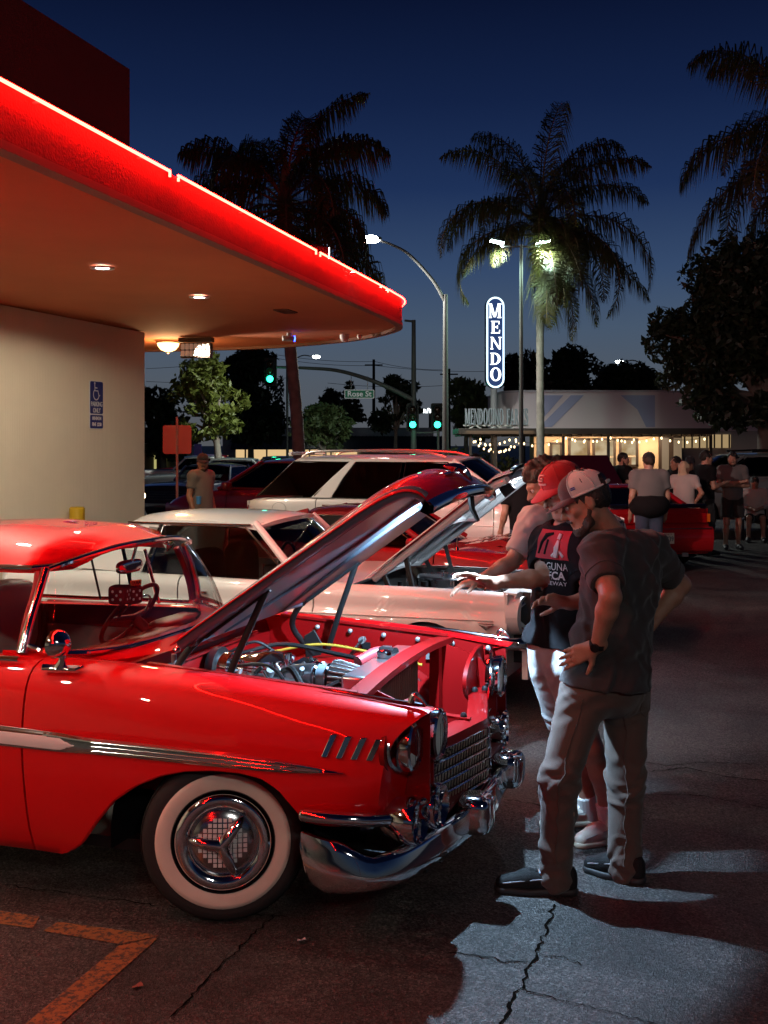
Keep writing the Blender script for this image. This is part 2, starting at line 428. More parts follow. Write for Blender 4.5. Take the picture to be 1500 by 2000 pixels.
c0 = cut((-.95 - .36, 7.15, 0)); c1 = cut((-.95 + .32, 9.95, 0)); c2 = cut((-.0, 12.35, 0)); cE = cut((.08, 14.1, 0))
for a, b in ((0, c0 - 1), (c0, c1 - 1), (c1, c2), (c2, cE), (cE + 2, len(dense) - 1)):
    seg = dense[a:b + 1]
    seg = [seg[0] + Vector((0, .0, -.035))] + seg + [seg[-1] + Vector((0, 0, -.035))]
    MB().tube(seg, .0092, 8).build('neon_tube', NEON, rest, ang=180)
    for p in seg[1::9]: MB().cyl(p + Vector((0, .0, -.01)), p + Vector((0, .045, -.01)), .006, n=6).build('tube_clip', mat('neon_clip', (.5, .4, .4), .4), rest)
# soffit vent and roof flood housing
vt = MB(); vl = wl((-1.05, 12.0, 0))
vt.box((vl.x, vl.y, ZS + .002), (.30, .16, .012)); vt.build('soffit_vent', mat('brown_vent', (.12, .04, .02), .7), rest)
for k in range(5): MB().box((vl.x, vl.y - .055 + k * .0275, ZS - .008), (.27, .008, .008)).build('vent_slat', MATS['brown_edge'], rest)
# recessed downlights in the soffit
DLE = emitter('downlight_glow', (1.0, .97, .92), 40.0)
dl = [((-1.77, 10.8), 'recessed soffit downlight nearest the canopy tip'), ((-2.25, 9.0), 'recessed soffit downlight above the handicapped parking sign'),
      ((-2.73, 7.2), 'recessed soffit downlight just left of the frame, third from the canopy tip'), ((-3.21, 5.4), 'recessed soffit downlight left of the frame, fourth from the canopy tip'), ((-3.69, 3.6), 'recessed soffit downlight left of the frame, fifth from the canopy tip'), ((-4.17, 1.8), 'recessed soffit downlight left of the frame, farthest from the canopy tip')]
for (x, y), lb in dl:
    t = thing('soffit_downlight', lb, 'downlight', (x, y, ZS), 0, 'soffit downlights')
    MB().lathe([(.055, -.006), (.075, -.012), (.095, -.010), (.098, 0.004), (.055, .0)], n=24).build('trim_ring', mat('white_trim', (.8, .8, .78), .4), t)
    MB().lathe([(.0005, -.001), (.054, -.004)], n=24).build('glowing_lens', DLE, t)
    lamp('downlight_lamp', 'SPOT', (0, 0, -.02), 75 if y > 8 else (290 if y > 7 else 100), (1, .87, .68), .05, t, spot=172, blend=.15)
# warm dome lamp, brick shaped flood, cameras under the canopy
t = thing('ceiling_dome_lamp', 'warm glowing glass dome lamp under the canopy edge', 'lamp', (-2.97, 15.5, ZS), 0)
MB().lathe([(.17, 0), (.175, -.02), (.15, -.03)], n=28).build('rim', mat('bronze', (.2, .1, .05), .4, .8), t)
MB().lathe([(.15, -.03), (.14, -.07), (.1, -.12), (.04, -.145), (.0005, -.15)], n=28).build('glass_bowl', emitter('dome_glow', (1, .62, .22), 5.5), t, ang=180)
MB().lathe([(.02, -.148), (.016, -.165), (.0005, -.175)], n=12).build('finial', MATS['bronze'], t)
lamp('dome_light', 'POINT', (0, 0, -.24), 60, (1, .62, .28), .1, t)
t = thing('louvered_floodlight', 'louvered flood fixture with fourteen cells beside the dome lamp', 'floodlight', (-2.50, 15.0, ZS), R(-8))
MB().box((0, 0, -.03), (.46, .14, .06)).build('mounting_box', mat('dark_bronze', (.05, .025, .015), .5), t, bevel=.005)
MB().box((0, .02, -.17), (.42, .10, .20)).build('housing', MATS['dark_bronze'], t, bevel=.006)
for i in range(7):
    for j in range(2):
        MB().ell((-.174 + i * .058, -.032, -.12 - j * .09), (.026, .010, .040), e=.4, nu=12, nv=8).build('reflector_cell', mat('cell_reflector', (.75, .62, .5), .3, emit=(1, .8, .62), es=.10), t)
lv = lamp('louver_lamp', 'SPOT', (0, -.10, -.17), 190, (1.0, .86, .72), .08, t, spot=95, blend=.5); lv.rotation_euler = Vector((.95, .12, -.50)).to_track_quat('-Z', 'Y').to_euler()
t = thing('security_camera', 'bullet camera with glowing blue ring under the canopy', 'camera', (-1.2, 14.3, ZS), R(20))
MB().cyl((0, 0, 0), (0, 0, -.05), .035).build('bracket', MATS['white_trim'], t)
MB().cyl((-.09, 0, -.075), (.06, 0, -.075), .035).build('barrel', MATS['white_trim'], t, bevel=.004)
MB().tube([(.063, .03 * math.cos(a), -.075 + .03 * math.sin(a)) for a in lin(0, 2 * math.pi, 17)[:-1]], .008, 6, closed=True).build('glowing_ring', emitter('blue_ring', (.02, .06, 1), 18), t)
for k, (x, y, s, lb) in enumerate([(-.51, 14.5, 1.0, 'white dome camera near the canopy tip'), (-.32, 14.6, .55, 'tiny white sensor right of the dome camera')]):
    t = thing('dome_camera' if k == 0 else 'motion_sensor', lb, 'camera' if k == 0 else 'sensor', (x, y, ZS), 0)
    MB().lathe([(.055 * s, 0), (.06 * s, -.02 * s), (.058 * s, -.05 * s), (.04 * s, -.09 * s), (.001, -.105 * s)], n=20).build('housing', MATS['white_trim'], t)
    MB().lathe([(.06 * s, -.006), (.066 * s, -.012), (.06 * s, -.018)], n=20).build('collar', MATS['white_trim'], t)
t = thing('roof_floodlight', 'small floodlight sitting on the canopy roof behind the neon', 'floodlight', (-.62, 10.40, ZT - .03), R(30))
MB().box((0, 0, .10), (.20, .12, .13)).build('lamp_head', BLACK, t, bevel=.02); MB().cyl((0, 0, 0), (0, 0, .05), .02).build('bracket', BLACK, t)
fl_ = lamp('flood_lamp', 'SPOT', (.24, .12, .17), 1050, (1.0, .80, .72), .06, t, spot=80, blend=.4)
fl_.rotation_euler = Vector((.89, .44, -.22)).to_track_quat('-Z', 'Y').to_euler(); MB().box((.103, .0, .10), (.006, .10, .10)).build('lens', emitter('flood_glow', (1, .92, .85), 12), t)
# ---------------------------------------------------------------- handicapped parking sign on the wall
SBLUE = mat('sign_blue', (.006, .014, .16), .4); SWHITE = mat('sign_white', (.75, .75, .72), .45)
def wall_pt(px, py, d=0.0):
    r = (px - 750) / FPX  # intersect with wall plane offset d toward the lot
    o = WE + NW * d; # (X - o).NW = 0
    Y = o.dot(NW) / (r * NW.x + NW.y); return W(px, py, Y)
hs = thing('handicapped_parking_sign', 'blue handicapped parking only sign on the cream wall', 'sign', wall_pt(188, 791, .012), math.atan2(DW.y, DW.x))
def rrect(w, h, r, n=5):
    P = []
    for cx, cz, a0 in ((w / 2 - r, h / 2 - r, 0), (-w / 2 + r, h / 2 - r, 90), (-w / 2 + r, -h / 2 + r, 180), (w / 2 - r, -h / 2 + r, 270)):
        for k in range(n): a = R(a0 + 90 * k / (n - 1)); P.append((cx + r * math.cos(a), cz + r * math.sin(a)))
    return P
sc_h = .56; sw = .30
MB().prism([(x, .006, z) for x, z in rrect(sw, sc_h, .03)], (0, -.008, 0)).build('plate', SWHITE, hs)
MB().prism([(x, -.004, z + .085) for x, z in rrect(sw - .018, .375, .022)], (0, -.002, 0)).build('blue_field', SBLUE, hs)
MB().prism([(x, -.004, z - .195) for x, z in rrect(sw - .018, .155, .018)], (0, -.002, 0)).build('blue_field', SBLUE, hs)
def sgn(s, size, x, z, sx=1.0): text_obj('lettering', s, size, SWHITE, hs, (x, -.0075, z), (R(90), 0, 0), .0008, sx=sx, bold=.0012)
sgn('PARKING', .078, 0, .008, .78); sgn('ONLY', .078, 0, -.066, .8); sgn('MINIMUM', .058, 0, -.158, .8); sgn('FINE  $250', .058, 0, -.228, .78)
ic = MB(); y_ = -.0075
ic.ell((-.045, y_, .252), (.016, .001, .016))
ic.tube([(-.045, y_, .238), (-.040, y_, .165), (.025, y_, .165), (.050, y_, .105), (.072, y_, .115)], .009, 6, flat=(1, .12, 1))
ic.tube([(-.043, y_, .200), (.012, y_, .198)], .008, 6, flat=(1, .12, 1))
ic.tube([(-.012 + .062 * math.cos(a), y_, .122 + .062 * math.sin(a)) for a in lin(R(125), R(350), 22)], .008, 6, flat=(1, .12, 1))
ic.build('wheelchair_symbol', SWHITE, hs)
# yellow bollard
p = Vector((-3.42, 12.55, 0)); t = thing('bollard', 'yellow bollard in front of the cream wall', 'bollard', p)
YEL = mat('yellow_paint', (.62, .38, .015), .5, var=(8, .4, (.45, .26, .01)))
MB().lathe([(.085, 0), (.085, 1.22), (.07, 1.235), (.0005, 1.24)], n=24).build('post', YEL, t); MB().lathe([(.12, 0), (.12, .03), (.086, .05)], n=24).build('base_collar', STEEL, t)
# ---------------------------------------------------------------- sign seen from behind, red neon light put into its plate colour
t = thing('traffic_sign', 'square sign back on a pole, tinted with neon red, left of the lit street tree', 'sign', ((346 - 750) / FPX * 24, 24, 0), R(8))
MB().prism([(x, 0, 2.02 + z) for x, z in rrect(.60, .61, .05)], (0, -.006, 0)).build('plate', mat('neon_tinted_sign_back', (.88, .26, .26), .35, coat=.4), t)
MB().box((0, -.035, 1.25), (.05, .05, 2.5)).build('post', STEEL, t)
# small blue parking sign
t = thing('accessible_parking_sign', 'tiny blue parking sign on a thin post in the far lot', 'sign', ((387 - 750) / FPX * 33, 33, 0), 0)
MB().box((0, 0, .9), (.05, .05, 1.8)).build('post', STEEL, t)
MB().prism([(x, -.03, 1.75 + z) for x, z in rrect(.22, .34, .03)], (0, -.01, 0)).build('plate', mat('faded_blue', (.05, .12, .55), .5, emit=(.05, .12, .5), es=.0), t)
# ================================================================ serif lettering
def glyph(ch):
    """list of 2D polygons, cap height 1; returns (polys, width)"""
    T, t, s, e = .21, .085, .06, .075
    def st(x, w=T, z0=0, z1=1): return [(x, z0), (x + w, z0), (x + w, z1), (x, z1)]
    def sf(x, w, z): return [(x - e, z), (x + w + e, z), (x + w + e, z + s), (x - e, z + s)]
    def arc(cx, cz, rx, rz, ix, iz, a0, a1, n=18):
        out = []
        for i in range(n):
            p = [];
            for a in (a0 + (a1 - a0) * i / n, a0 + (a1 - a0) * (i + 1) / n): p.append((cx + rx * math.cos(R(a)), cz + rz * math.sin(R(a))))
            for a in (a0 + (a1 - a0) * (i + 1) / n, a0 + (a1 - a0) * i / n): p.append((cx + ix * math.cos(R(a)), cz + iz * math.sin(R(a))))
            out.append(p)
        return out
    if ch == 'M': return [st(.08, t + .03), st(.88, T), sf(.08, t + .03, 0), sf(.88, T, 0), [(.0, 1), (.26, 1), (.62, .06), (.52, .06), (.44, .06)], [(.52, .06), (.64, .06), (.98, 1), (.86, 1)], [(.0, .94), (.1, .94), (.1, 1), (.0, 1)], sf(.9, T, .94)], 1.22
    if ch == 'E': return [st(.08), sf(.08, T, 0), sf(.08, T, .94), [(.29, .92), (.70, .92), (.70, 1), (.29, 1)], [(.62, .74), (.70, .74), (.70, .92), (.65, .92)], [(.29, .47), (.52, .47), (.52, .55), (.29, .55)], [(.50, .38), (.57, .38), (.57, .64), (.50, .64)], [(.29, 0), (.74, 0), (.74, .08), (.29, .08)], [(.66, .08), (.74, .08), (.76, .28), (.70, .28)]], .82
    if ch == 'N': return [st(.08, t + .03), st(.82, t + .03), sf(.08, t + .03, 0), sf(.82, t + .03, .94), [(0, 1), (.24, 1), (.935, 0), (.78, 0), (.08, .94)]], 1.02
    if ch == 'D': return [st(.08), sf(.08, T, 0), sf(.08, T, .94)] + arc(.34, .5, .56, .5, .33, .42, -90, 90) + [[(.28, .0), (.35, 0), (.35, .08), (.28, .08)], [(.28, .92), (.35, .92), (.35, 1), (.28, 1)]], .98
    if ch == 'O': return arc(.5, .5, .5, .53, .27, .45, 0, 360, 26), 1.04
    if ch == 'C': return arc(.5, .5, .5, .53, .28, .45, 42, 318, 22) + [[(.80, .62), (.88, .62), (.88, 1), (.80, .92)]], .96
    if ch == 'I': return [st(.1), sf(.1, T, 0), sf(.1, T, .94)], .44
    if ch == 'F': return [st(.08), sf(.08, T, 0), sf(.08, T, .94), [(.29, .92), (.70, .92), (.70, 1), (.29, 1)], [(.62, .72), (.70, .72), (.70, .92), (.65, .92)], [(.29, .46), (.54, .46), (.54, .54), (.29, .54)], [(.52, .36), (.58, .36), (.58, .64), (.52, .64)]], .78
    if ch == 'A': return [[(.10, 0), (.18, 0), (.50, .92), (.46, 1)], [(.46, 1), (.52, 1), (.92, 0), (.68, 0)], [(.24, .28), (.72, .28), (.70, .36), (.27, .36)], [(0, 0), (.28, 0), (.28, s), (0, s)], [(.58, 0), (1.0, 0), (1.0, s), (.58, s)]], 1.02
    if ch == 'R': return [st(.08), sf(.08, T, 0), sf(.08, T, .94)] + arc(.36, .74, .34, .26, .14, .18, -90, 90, 12) + [[(.28, .92), (.37, .92), (.37, 1), (.28, 1)], [(.28, .48), (.37, .48), (.37, .56), (.28, .56)], [(.36, .5), (.54, .5), (.92, 0), (.70, 0)], [(.70, 0), (.98, 0), (.98, s), (.70, s)]], .98
    if ch == 'S':
        P = spline([(.66, .80), (.52, .97), (.26, .95), (.16, .76), (.36, .57), (.60, .42), (.66, .22), (.48, .03), (.22, .03), (.06, .22)], 30); ws = spline([(.04,), (.05,), (.06,), (.09,), (.13,), (.13,), (.1,), (.06,), (.05,), (.04,)], 30); out = []
        for i in range(29):
            q = []
            for j in (i, i + 1):
                d = np.array(P[min(j + 1, 29)]) - np.array(P[max(j - 1, 0)]); d /= np.linalg.norm(d); nn = np.array((-d[1], d[0])) * ws[j][0]
                q.append((np.array(P[j]) + nn, np.array(P[j]) - nn))
            out.append([tuple(q[0][0]), tuple(q[1][0]), tuple(q[1][1]), tuple(q[0][1])])
        return out + [[(.60, .72), (.67, .72), (.67, .98), (.60, .9)], [(.05, .02), (.12, .1), (.12, .3), (.05, .3)]], .74
    return [], .4
def letter(ch, h, m, parent, org, depth=.04, sx=1.0, name='letter'):
    polys, wd_ = glyph(ch); b = MB()
    for i, pl in enumerate(polys):
        y = -depth - .0006 * i
        b.prism([(org[0] + x * h * sx, org[1] + y, org[2] + z * h) for x, z in pl], (0, depth + .0006 * i, 0))
    b.build(name, m, parent, ang=20)
    return wd_ * h * sx
def gwidth(s, h, sx=1.0, gap=.06): return sum((glyph(c)[1] if c != ' ' else .45) * h * sx + gap * h for c in s)
# ================================================================ far restaurant
YB = 45.0
def bx(px): return (px - 750) / FPX * YB
def bz(py): return CH - (py - HY) / FPX * YB
CREAM = mat('pale_painted_wall', (.76, .62, .63), .85, bump=(30, .2)); PBLUE = mat('pale_blue_paint', (.40, .40, .58), .85)
PLAS = mat('warm_plaster', (.62, .45, .30), .8); DKBR = mat('dark_brown_steel', (.035, .022, .018), .5)
farm = thing('corner_restaurant', 'pale corner restaurant with blue diamond mural and glowing windows', 'building', (bx(1190), YB, 0), 0)
ox = bx(1190)
def lx(px): return bx(px) - ox
plan = [(lx(980), 5.5)] + [(lx(980) + .9 * (1 - math.cos(R(a))) * 1.2, 1.6 - 1.6 * math.sin(R(a)) + 0) for a in (20, 40, 60, 80)] + [(lx(1060), 0), (lx(1280), 0), (lx(1290), 0.0), (lx(1560), 3.5), (lx(1560), 6), (lx(980), 6)]
zt = bz(766); z_aw = bz(838)
me_b = MB(); n = len(plan)
me_b.prism([(x, y, 2.45) for x, y in plan], (0, 0, zt - 2.45)); me_b.build('parapet_wall', CREAM, farm)
cp = MB(); cp.prism([(x * 1.004, y - .04, zt) for x, y in plan], (0, 0, .08)); cp.build('coping', mat('pale_coping', (.5, .42, .45), .7), farm)
def mural(pts):
    MB().prism([(lx(x), -.004, bz(y)) for x, y in pts], (0, -.012, 0)).build('mural_panel', PBLUE, farm)
mural([(1062, 772), (1100, 772), (1062, 815)]); mural([(1115, 772), (1140, 772), (1078, 834), (1062, 834), (1062, 825)])
mural([(1212, 772), (1279, 772), (1279, 834), (1262, 834), (1245, 800)])
wallp = MB(); wallp.box((lx(1180), 1.0, 1.225), (bx(1330) - bx(1060), 1.4, 2.45)); wallp.build('front_wall', PLAS, farm)
MB().box((lx(1430), 2.2, 1.225), (bx(1540) - bx(1336), 1.4, 2.45)).build('side_wall', mat('grey_side_wall', (.3, .27, .28), .8), farm)
aw = thing_aw = MB(); aw.box(((lx(885) + lx(1350)) / 2, -1.5, z_aw - .12), (bx(1350) - bx(885), 3.6, .22)); aw.build('awning_roof', DKBR, farm, bevel=.01)
for k in range(26): MB().box((lx(890) + k * (bx(1345) - bx(890)) / 25, -1.5, z_aw - .27), (.05, 3.3, .08)).build('awning_joist', DKBR, farm)
for px in (907, 952, 1030, 1076, 1158, 1344): MB().box((lx(px), -3.1, (z_aw - .3) / 2), (.10, .10, z_aw - .3)).build('awning_post', DKBR, farm)
PANE = bpy.data.materials.new('lit_window'); PANE.use_nodes = True; t_ = PANE.node_tree; t_.nodes.clear()
o_ = t_.nodes.new('ShaderNodeOutputMaterial'); e_ = t_.nodes.new('ShaderNodeEmission'); c_ = t_.nodes.new('ShaderNodeTexCoord'); n_ = t_.nodes.new('ShaderNodeTexNoise'); r_ = t_.nodes.new('ShaderNodeValToRGB')
n_.inputs['Scale'].default_value = 2.2; n_.inputs['Detail'].default_value = 5; r_.color_ramp.elements[0].position = .35; r_.color_ramp.elements[0].color = (.62, .40, .18, 1); r_.color_ramp.elements[1].position = .62; r_.color_ramp.elements[1].color = (1, .80, .50, 1)
e_.inputs[1].default_value = .55
t_.links.new(c_.outputs['Object'], n_.inputs['Vector']); t_.links.new(n_.outputs[0], r_.inputs[0]); t_.links.new(r_.outputs[0], e_.inputs[0]); t_.links.new(e_.outputs[0], o_.inputs[0])
for (x0, x1, y0, y1) in ((1078, 1098, 866, 915), (1114, 1152, 858, 910), (1162, 1203, 858, 912), (1214, 1247, 858, 910)):
    wn = MB()
    X0, X1, Z0, Z1 = lx(x0), lx(x1), bz(y1), bz(y0)
    for a, b_ in (((X0 - .05, Z0), (X0 + .05, Z1)), ((X1 - .05, Z0), (X1 + .05, Z1)), ((X0 - .05, Z1 - .05), (X1 + .05, Z1 + .05)), ((X0 - .05, Z0 - .05), (X1 + .05, Z0 + .05))):
        wn.box(((a[0] + b_[0]) / 2, .27, (a[1] + b_[1]) / 2), (abs(b_[0] - a[0]), .12, abs(b_[1] - a[1])))
    wf = wn.build('window', DKBR, farm)
    MB().box(((X0 + X1) / 2, .285, (Z0 + Z1) / 2), (X1 - X0, .02, Z1 - Z0)).build('pane', PANE, wf)
    MB().box(((X0 + X1) / 2 + .06, .262, Z0 + .36 * (Z1 - Z0)), ((X1 - X0) * .9, .02, .05)).build('counter_edge', mat('counter', (.5, .4, .3), .6), wf)
    for q in (.28, .55): MB().box((X0 + q * (X1 - X0), .262, Z0 + .18 * (Z1 - Z0)), (.16, .02, .30)).build('seated_shadow', mat('indoor_dark', (.12, .07, .05), .8), wf)
dr = MB(); dr.box((lx(1312), .26, 1.1), (bx(1336) - bx(1291), .1, 2.3)); dr.build('door', DKBR, farm)
MB().box((lx(1302), .2, 1.2), (.28, .02, 1.9)).build('door_glass', mat('door_glass', (.05, .05, .06), .1, emit=(.5, .35, .2), es=.35), farm)
MB().box((lx(1326), .2, 1.2), (.32, .02, 1.9)).build('door_glass', MATS['door_glass'], farm)
MB().box((lx(1400), 1.48, 2.02), (bx(1450) - bx(1352), .04, .55)).build('clerestory_window', emitter('dim_warm', (1, .7, .35), .35), farm)
for k in range(7): MB().box((lx(1356 + k * 15), 1.45, 2.02), (.06, .05, .55)).build('mullion', DKBR, farm)
lamp('awning_fill', 'AREA', (lx(1180), -.6, 2.2), 170, (1, .70, .42), 4, farm, rot=(R(35), 0, 0)); ig = bpy.data.lights['awning_fill']; ig.shape = 'RECTANGLE'; ig.size = 5.2; ig.size_y = .3  # area lamp added outside, under the awning, to brighten the front wall
# string of bulbs under the awning
BULB = emitter('warm_bulb', (1, .72, .38), 4.0)
sl = thing('string_lights', 'string of warm bulbs hanging under the brown awning', 'string lights', (ox, YB - 3.05, 2.2), 0)
random.seed(11)
def swag(px0, px1, y0, sag, n, dy):
    pts = []
    for i in range(n * 3 + 1):
        f = i / (n * 3); z = bz(y0) - 2.2 - sag * 4 * f * (1 - f); pts.append((bx(px0 + (px1 - px0) * f) - ox, dy, z))
    MB().tube(pts, .008, 5).build('wire', BLACK, sl)
    for i in range(n):
        q = pts[i * 3 + 1]; MB().ell((q[0], q[1], q[2] - .09), (.034, .034, .05), nu=8, nv=6).build('bulb', BULB, sl)
for a in ((905, 985, 852, .25, 9, .1), (915, 1010, 856, .45, 10, 1.2), (925, 1000, 850, .55, 8, .6), (985, 1075, 852, .3, 6, 0), (1076, 1158, 850, .18, 5, 0), (1158, 1250, 850, .2, 7, 0), (1250, 1344, 850, .2, 6, 0), (1100, 1240, 853, .1, 6, 1.8)): swag(*a)
lamp('string_glow', 'AREA', (bx(960) - ox, .6, .2), 60, (1, .7, .38), 2.5, sl, rot=(0, 0, 0))
# patio planting glow and hedge behind the bulbs
# roof letters on truss
rs = thing('roof_letter_sign', 'dark serif MENDOCINO FARMS letters on a white truss', 'sign', (bx(956), YB - 2.6, 0), R(9))
W_ = bx(1016) - bx(898); zb = bz(833)
LET = mat('unlit_letter', (.30, .32, .36), .5); WT = mat('white_steel', (.55, .52, .50), .5)
s_ = 'MENDOCINO FARMS'; hh = .60; k_ = W_ / gwidth(s_, hh); x = -W_ / 2
for ch in s_:
    if ch == ' ': x += .45 * hh * k_ + .06 * hh; continue
    x += letter(ch, hh, LET, rs, (x, 0, zb + .03), .10, k_) + .06 * hh * k_
for z in (zb, zb - .20): MB().bar((-W_ / 2 - .05, 0, z), (W_ / 2 + .05, 0, z), .06, .06).build('truss_rail', WT, rs)
for i in range(6):
    a = -W_ / 2 + W_ * i / 6; b_ = -W_ / 2 + W_ * (i + 1) / 6
    MB().bar((a, 0, zb if i % 2 else zb - .2), (b_, 0, zb - .2 if i % 2 else zb), .04, .04).build('truss_brace', WT, rs)
# tall blade sign
YS = 44.0
bs = thing('pylon_sign', 'tall rounded blue MENDO sign with glowing white border', 'sign', ((966 - 750) / FPX * YS, YS, 0), R(4))
def sz(py): return CH - (py - HY) / FPX * YS
kx = YS / FPX; Wc = 37 * kx; zc0, zc1 = sz(759), sz(580)
def stadium(w, z0, z1, n=12):
    r = w / 2; return [(r * math.cos(R(a)), z1 - r + r * math.sin(R(a))) for a in lin(0, 180, n)] + [(r * math.cos(R(a)), z0 + r + r * math.sin(R(a))) for a in lin(180, 360, n)]
MB().prism([(x, .16, z) for x, z in stadium(Wc, zc0, zc1)], (0, -.32, 0)).build('cabinet', mat('sign_cabinet', (.006, .012, .035), .4), bs)
MB().prism([(x, -.162, z) for x, z in stadium(Wc * .80, zc0 + .06, zc1 - .06)], (0, -.006, 0)).build('blue_face', emitter('sign_face', (.05, .10, .30), .55), bs)
MB().tube([(x, -.19, z) for x, z in stadium(Wc * .86, zc0 + .05, zc1 - .05)], .033, 8, closed=True).build('border_tube', emitter('sign_border', (.62, .86, 1.0), 2.4), bs)
LW = emitter('sign_letter', (.85, .93, 1.0), 3.2)
for ch, y0, y1 in (('M', 594, 622), ('E', 628, 652), ('N', 659, 683), ('D', 690, 713), ('O', 719, 744)):
    h_ = (y1 - y0) * kx; wg = glyph(ch)[1] * h_; sxx = (25 if ch == 'M' else (19 if ch == 'E' else 22)) * kx / wg
    letter(ch, h_, LW, bs, (-wg * sxx / 2 + (.02 if ch != 'M' else 0), -.17, sz(y1)), .03, sxx)
MB().cyl((-.03, .0, 0), (-.03, .0, zc0 + .3), .13, n=20).build('pole', mat('grey_pole', (.30, .29, .30), .6), bs)
lamp('sign_spill', 'POINT', (0, -.8, (zc0 + zc1) / 2), 60, (.7, .85, 1), .3, bs)
# ================================================================ poles, lamps and signals
POLE = mat('pole_metal', (.13, .12, .115), .55, .2)
LEDW = emitter('cool_led', (.70, 1.0, .90), 60.0)
YP = 35.0
ztop = CH + (HY - 478) / FPX * YP
def lot_lamp(loc, label, power, aim, size):
    t = thing('parking_lot_lamp', label, 'lamp post', loc, 0, 'parking lot lamps')
    MB().tube([(0, 0, 0), (0, 0, ztop)], [.075, .05], 12).build('pole', POLE, t); MB().lathe([(.16, 0), (.16, .35), (.08, .4)], n=16).build('pole_base', POLE, t)
    for s, dx in ((-1, -.72), (1, .64)):
        MB().tube([(0, 0, ztop - .05), (dx * .85, 0, ztop - .07), (dx * .9, 0, ztop + .08)], .03, 8).build('arm', POLE, t)
        hd = MB().box((dx * 1.05, 0, ztop + .14), (.46, .32, .10), Matrix.Rotation(R(-8 * s if s > 0 else 12), 3, 'Y')).build('lamp_head', BLACK, t, bevel=.02)
        MB().box((dx * 1.05, -.03, ztop + .075), (.42, .30, .03), Matrix.Rotation(R(-8 * s if s > 0 else 12), 3, 'Y')).build('led_panel', LEDW, t)
        lamp('lot_light', 'SPOT', (dx * 1.05, -.02, ztop + .02), power, (.62, 1.0, .80) if loc[1] > 0 else (1, .93, .88), size, t, rot=(R(aim), 0, 0), spot=125, blend=.5)
lot_lamp(((1018 - 750) / FPX * YP, YP, 0), 'tall pole with two glaring lamp heads beside the palm', 1500, 32, .15)
lot_lamp((3.5, -10.5, 0), 'added twin headed fill lamp, unseen behind the viewer', 950, 38, .3)  # added behind the camera as white fill for the near sides
YL = 35.0
t = thing('street_lamp', 'street lamp with long curved arm and one glaring head', 'street lamp', ((870 - 750) / FPX * YL, YL, 0), 0)
def rz_(py): return CH + (HY - py) / FPX * YL
def rx_(px): return (px - 870) / FPX * YL
MB().tube([(0, 0, 0), (0, 0, rz_(575))], [.11, .07], 12).build('pole', POLE, t)
MB().tube(spline([(0, 0, rz_(590)), (rx_(845), 0, rz_(547)), (rx_(800), 0, rz_(498)), (rx_(765), 0, rz_(478)), (rx_(738), 0, rz_(469))], 20), lin(.06, .035, 20), 8).build('arm', POLE, t)
MB().ell((rx_(726), 0, rz_(466)), (.32, .14, .07), e=.7).build('lamp_head', POLE, t)
MB().ell((rx_(724), 0, rz_(467.5)), (.30, .2, .12)).build('led_panel', emitter('street_led', (.95, 1.0, .95), 70), t)
lamp('street_light', 'SPOT', (rx_(724), -.05, rz_(474)), 7000, (.95, 1, .92), .2, t, spot=150, blend=.4)
for k, (px, py, Yd, lb) in enumerate([(618, 697, 75, 'small distant street lamp glowing right of the red trunk'), (1210, 707, 70, 'distant street lamp glowing above the corner restaurant roof')]):
    t = thing('street_lamp', lb, 'street lamp', ((px - 750) / FPX * Yd, Yd, 0), 0, 'distant street lamps'); zz = CH + (HY - py) / FPX * Yd; s = 1 if k else -1
    MB().tube([(1.6 * s, 0, 0), (1.6 * s, 0, zz - .2)], .08, 8).build('pole', POLE, t)
    MB().tube(spline([(1.6 * s, 0, zz - .25), (.9 * s, 0, zz + .1), (0.2 * s, 0, zz)], 8), .04, 6).build('arm', POLE, t)
    MB().ell((0, 0, zz), (.28, .15, .10)).build('led_panel', emitter('far_led', (.92, 1, .95), 30), t)
YT = 50.0
def tx(px): return (px - 808) / FPX * YT
def tz(py): return CH + (HY - py) / FPX * YT
t = thing('traffic_signal', 'traffic signal mast arm with green lights over Rose St', 'traffic signal', ((808 - 750) / FPX * YT, YT, 0), 0)
MB().tube([(0, 0, 0), (0, 0, tz(625))], [.15, .09], 14).build('pole', POLE, t)
MB().tube(spline([(0, 0, tz(782)), (tx(770), 0, tz(762)), (tx(720), 0, tz(741)), (tx(660), 0, tz(724)), (tx(600), 0, tz(719)), (tx(540), 0, tz(717))], 24), lin(.12, .06, 24), 10).build('mast_arm', POLE, t)
MB().tube([(0, 0, tz(628)), (tx(790), 0, tz(626))], .05, 8).build('luminaire_stub', POLE, t)
GRN = emitter('green_signal', (.02, 1.0, .50), 11.0)
def head(x, z, parent):
    h = MB(); h.box((x, -.02, z), (.36, .22, 1.05)); hd = h.build('signal_head', BLACK, parent, bevel=.03)
    MB().prism([(x + a, .1, z + b_) for a, b_ in rrect(.56, 1.26, .08)], (0, .02, 0)).build('backplate', BLACK, parent)
    for k in range(3):
        zc = z + .33 - k * .33
        MB().lathe([(.155, 0), (.155, .22)], (x, -.12, zc), (0, -1, 0), 16).build('visor', BLACK, hd)
        MB().lathe([(.0005, .035), (.08, .03), (.14, .0)], (x, -.13, zc), (0, -1, 0), 16).build('lens', GRN if k == 2 else mat('dark_lens', (.04, .02, .01), .2), hd)
    return hd
head(tx(528), tz(726), t); head(tx(806), tz(815), t)
lamp('green_glow', 'POINT', (tx(528), -.5, tz(738)), 10, (.05, 1, .55), .15, t); lamp('green_glow', 'POINT', (tx(806), -.5, tz(829)), 10, (.05, 1, .55), .15, t)
SGRN = mat('street_sign_green', (.004, .10, .055), .4, emit=(.004, .10, .055), es=.35)
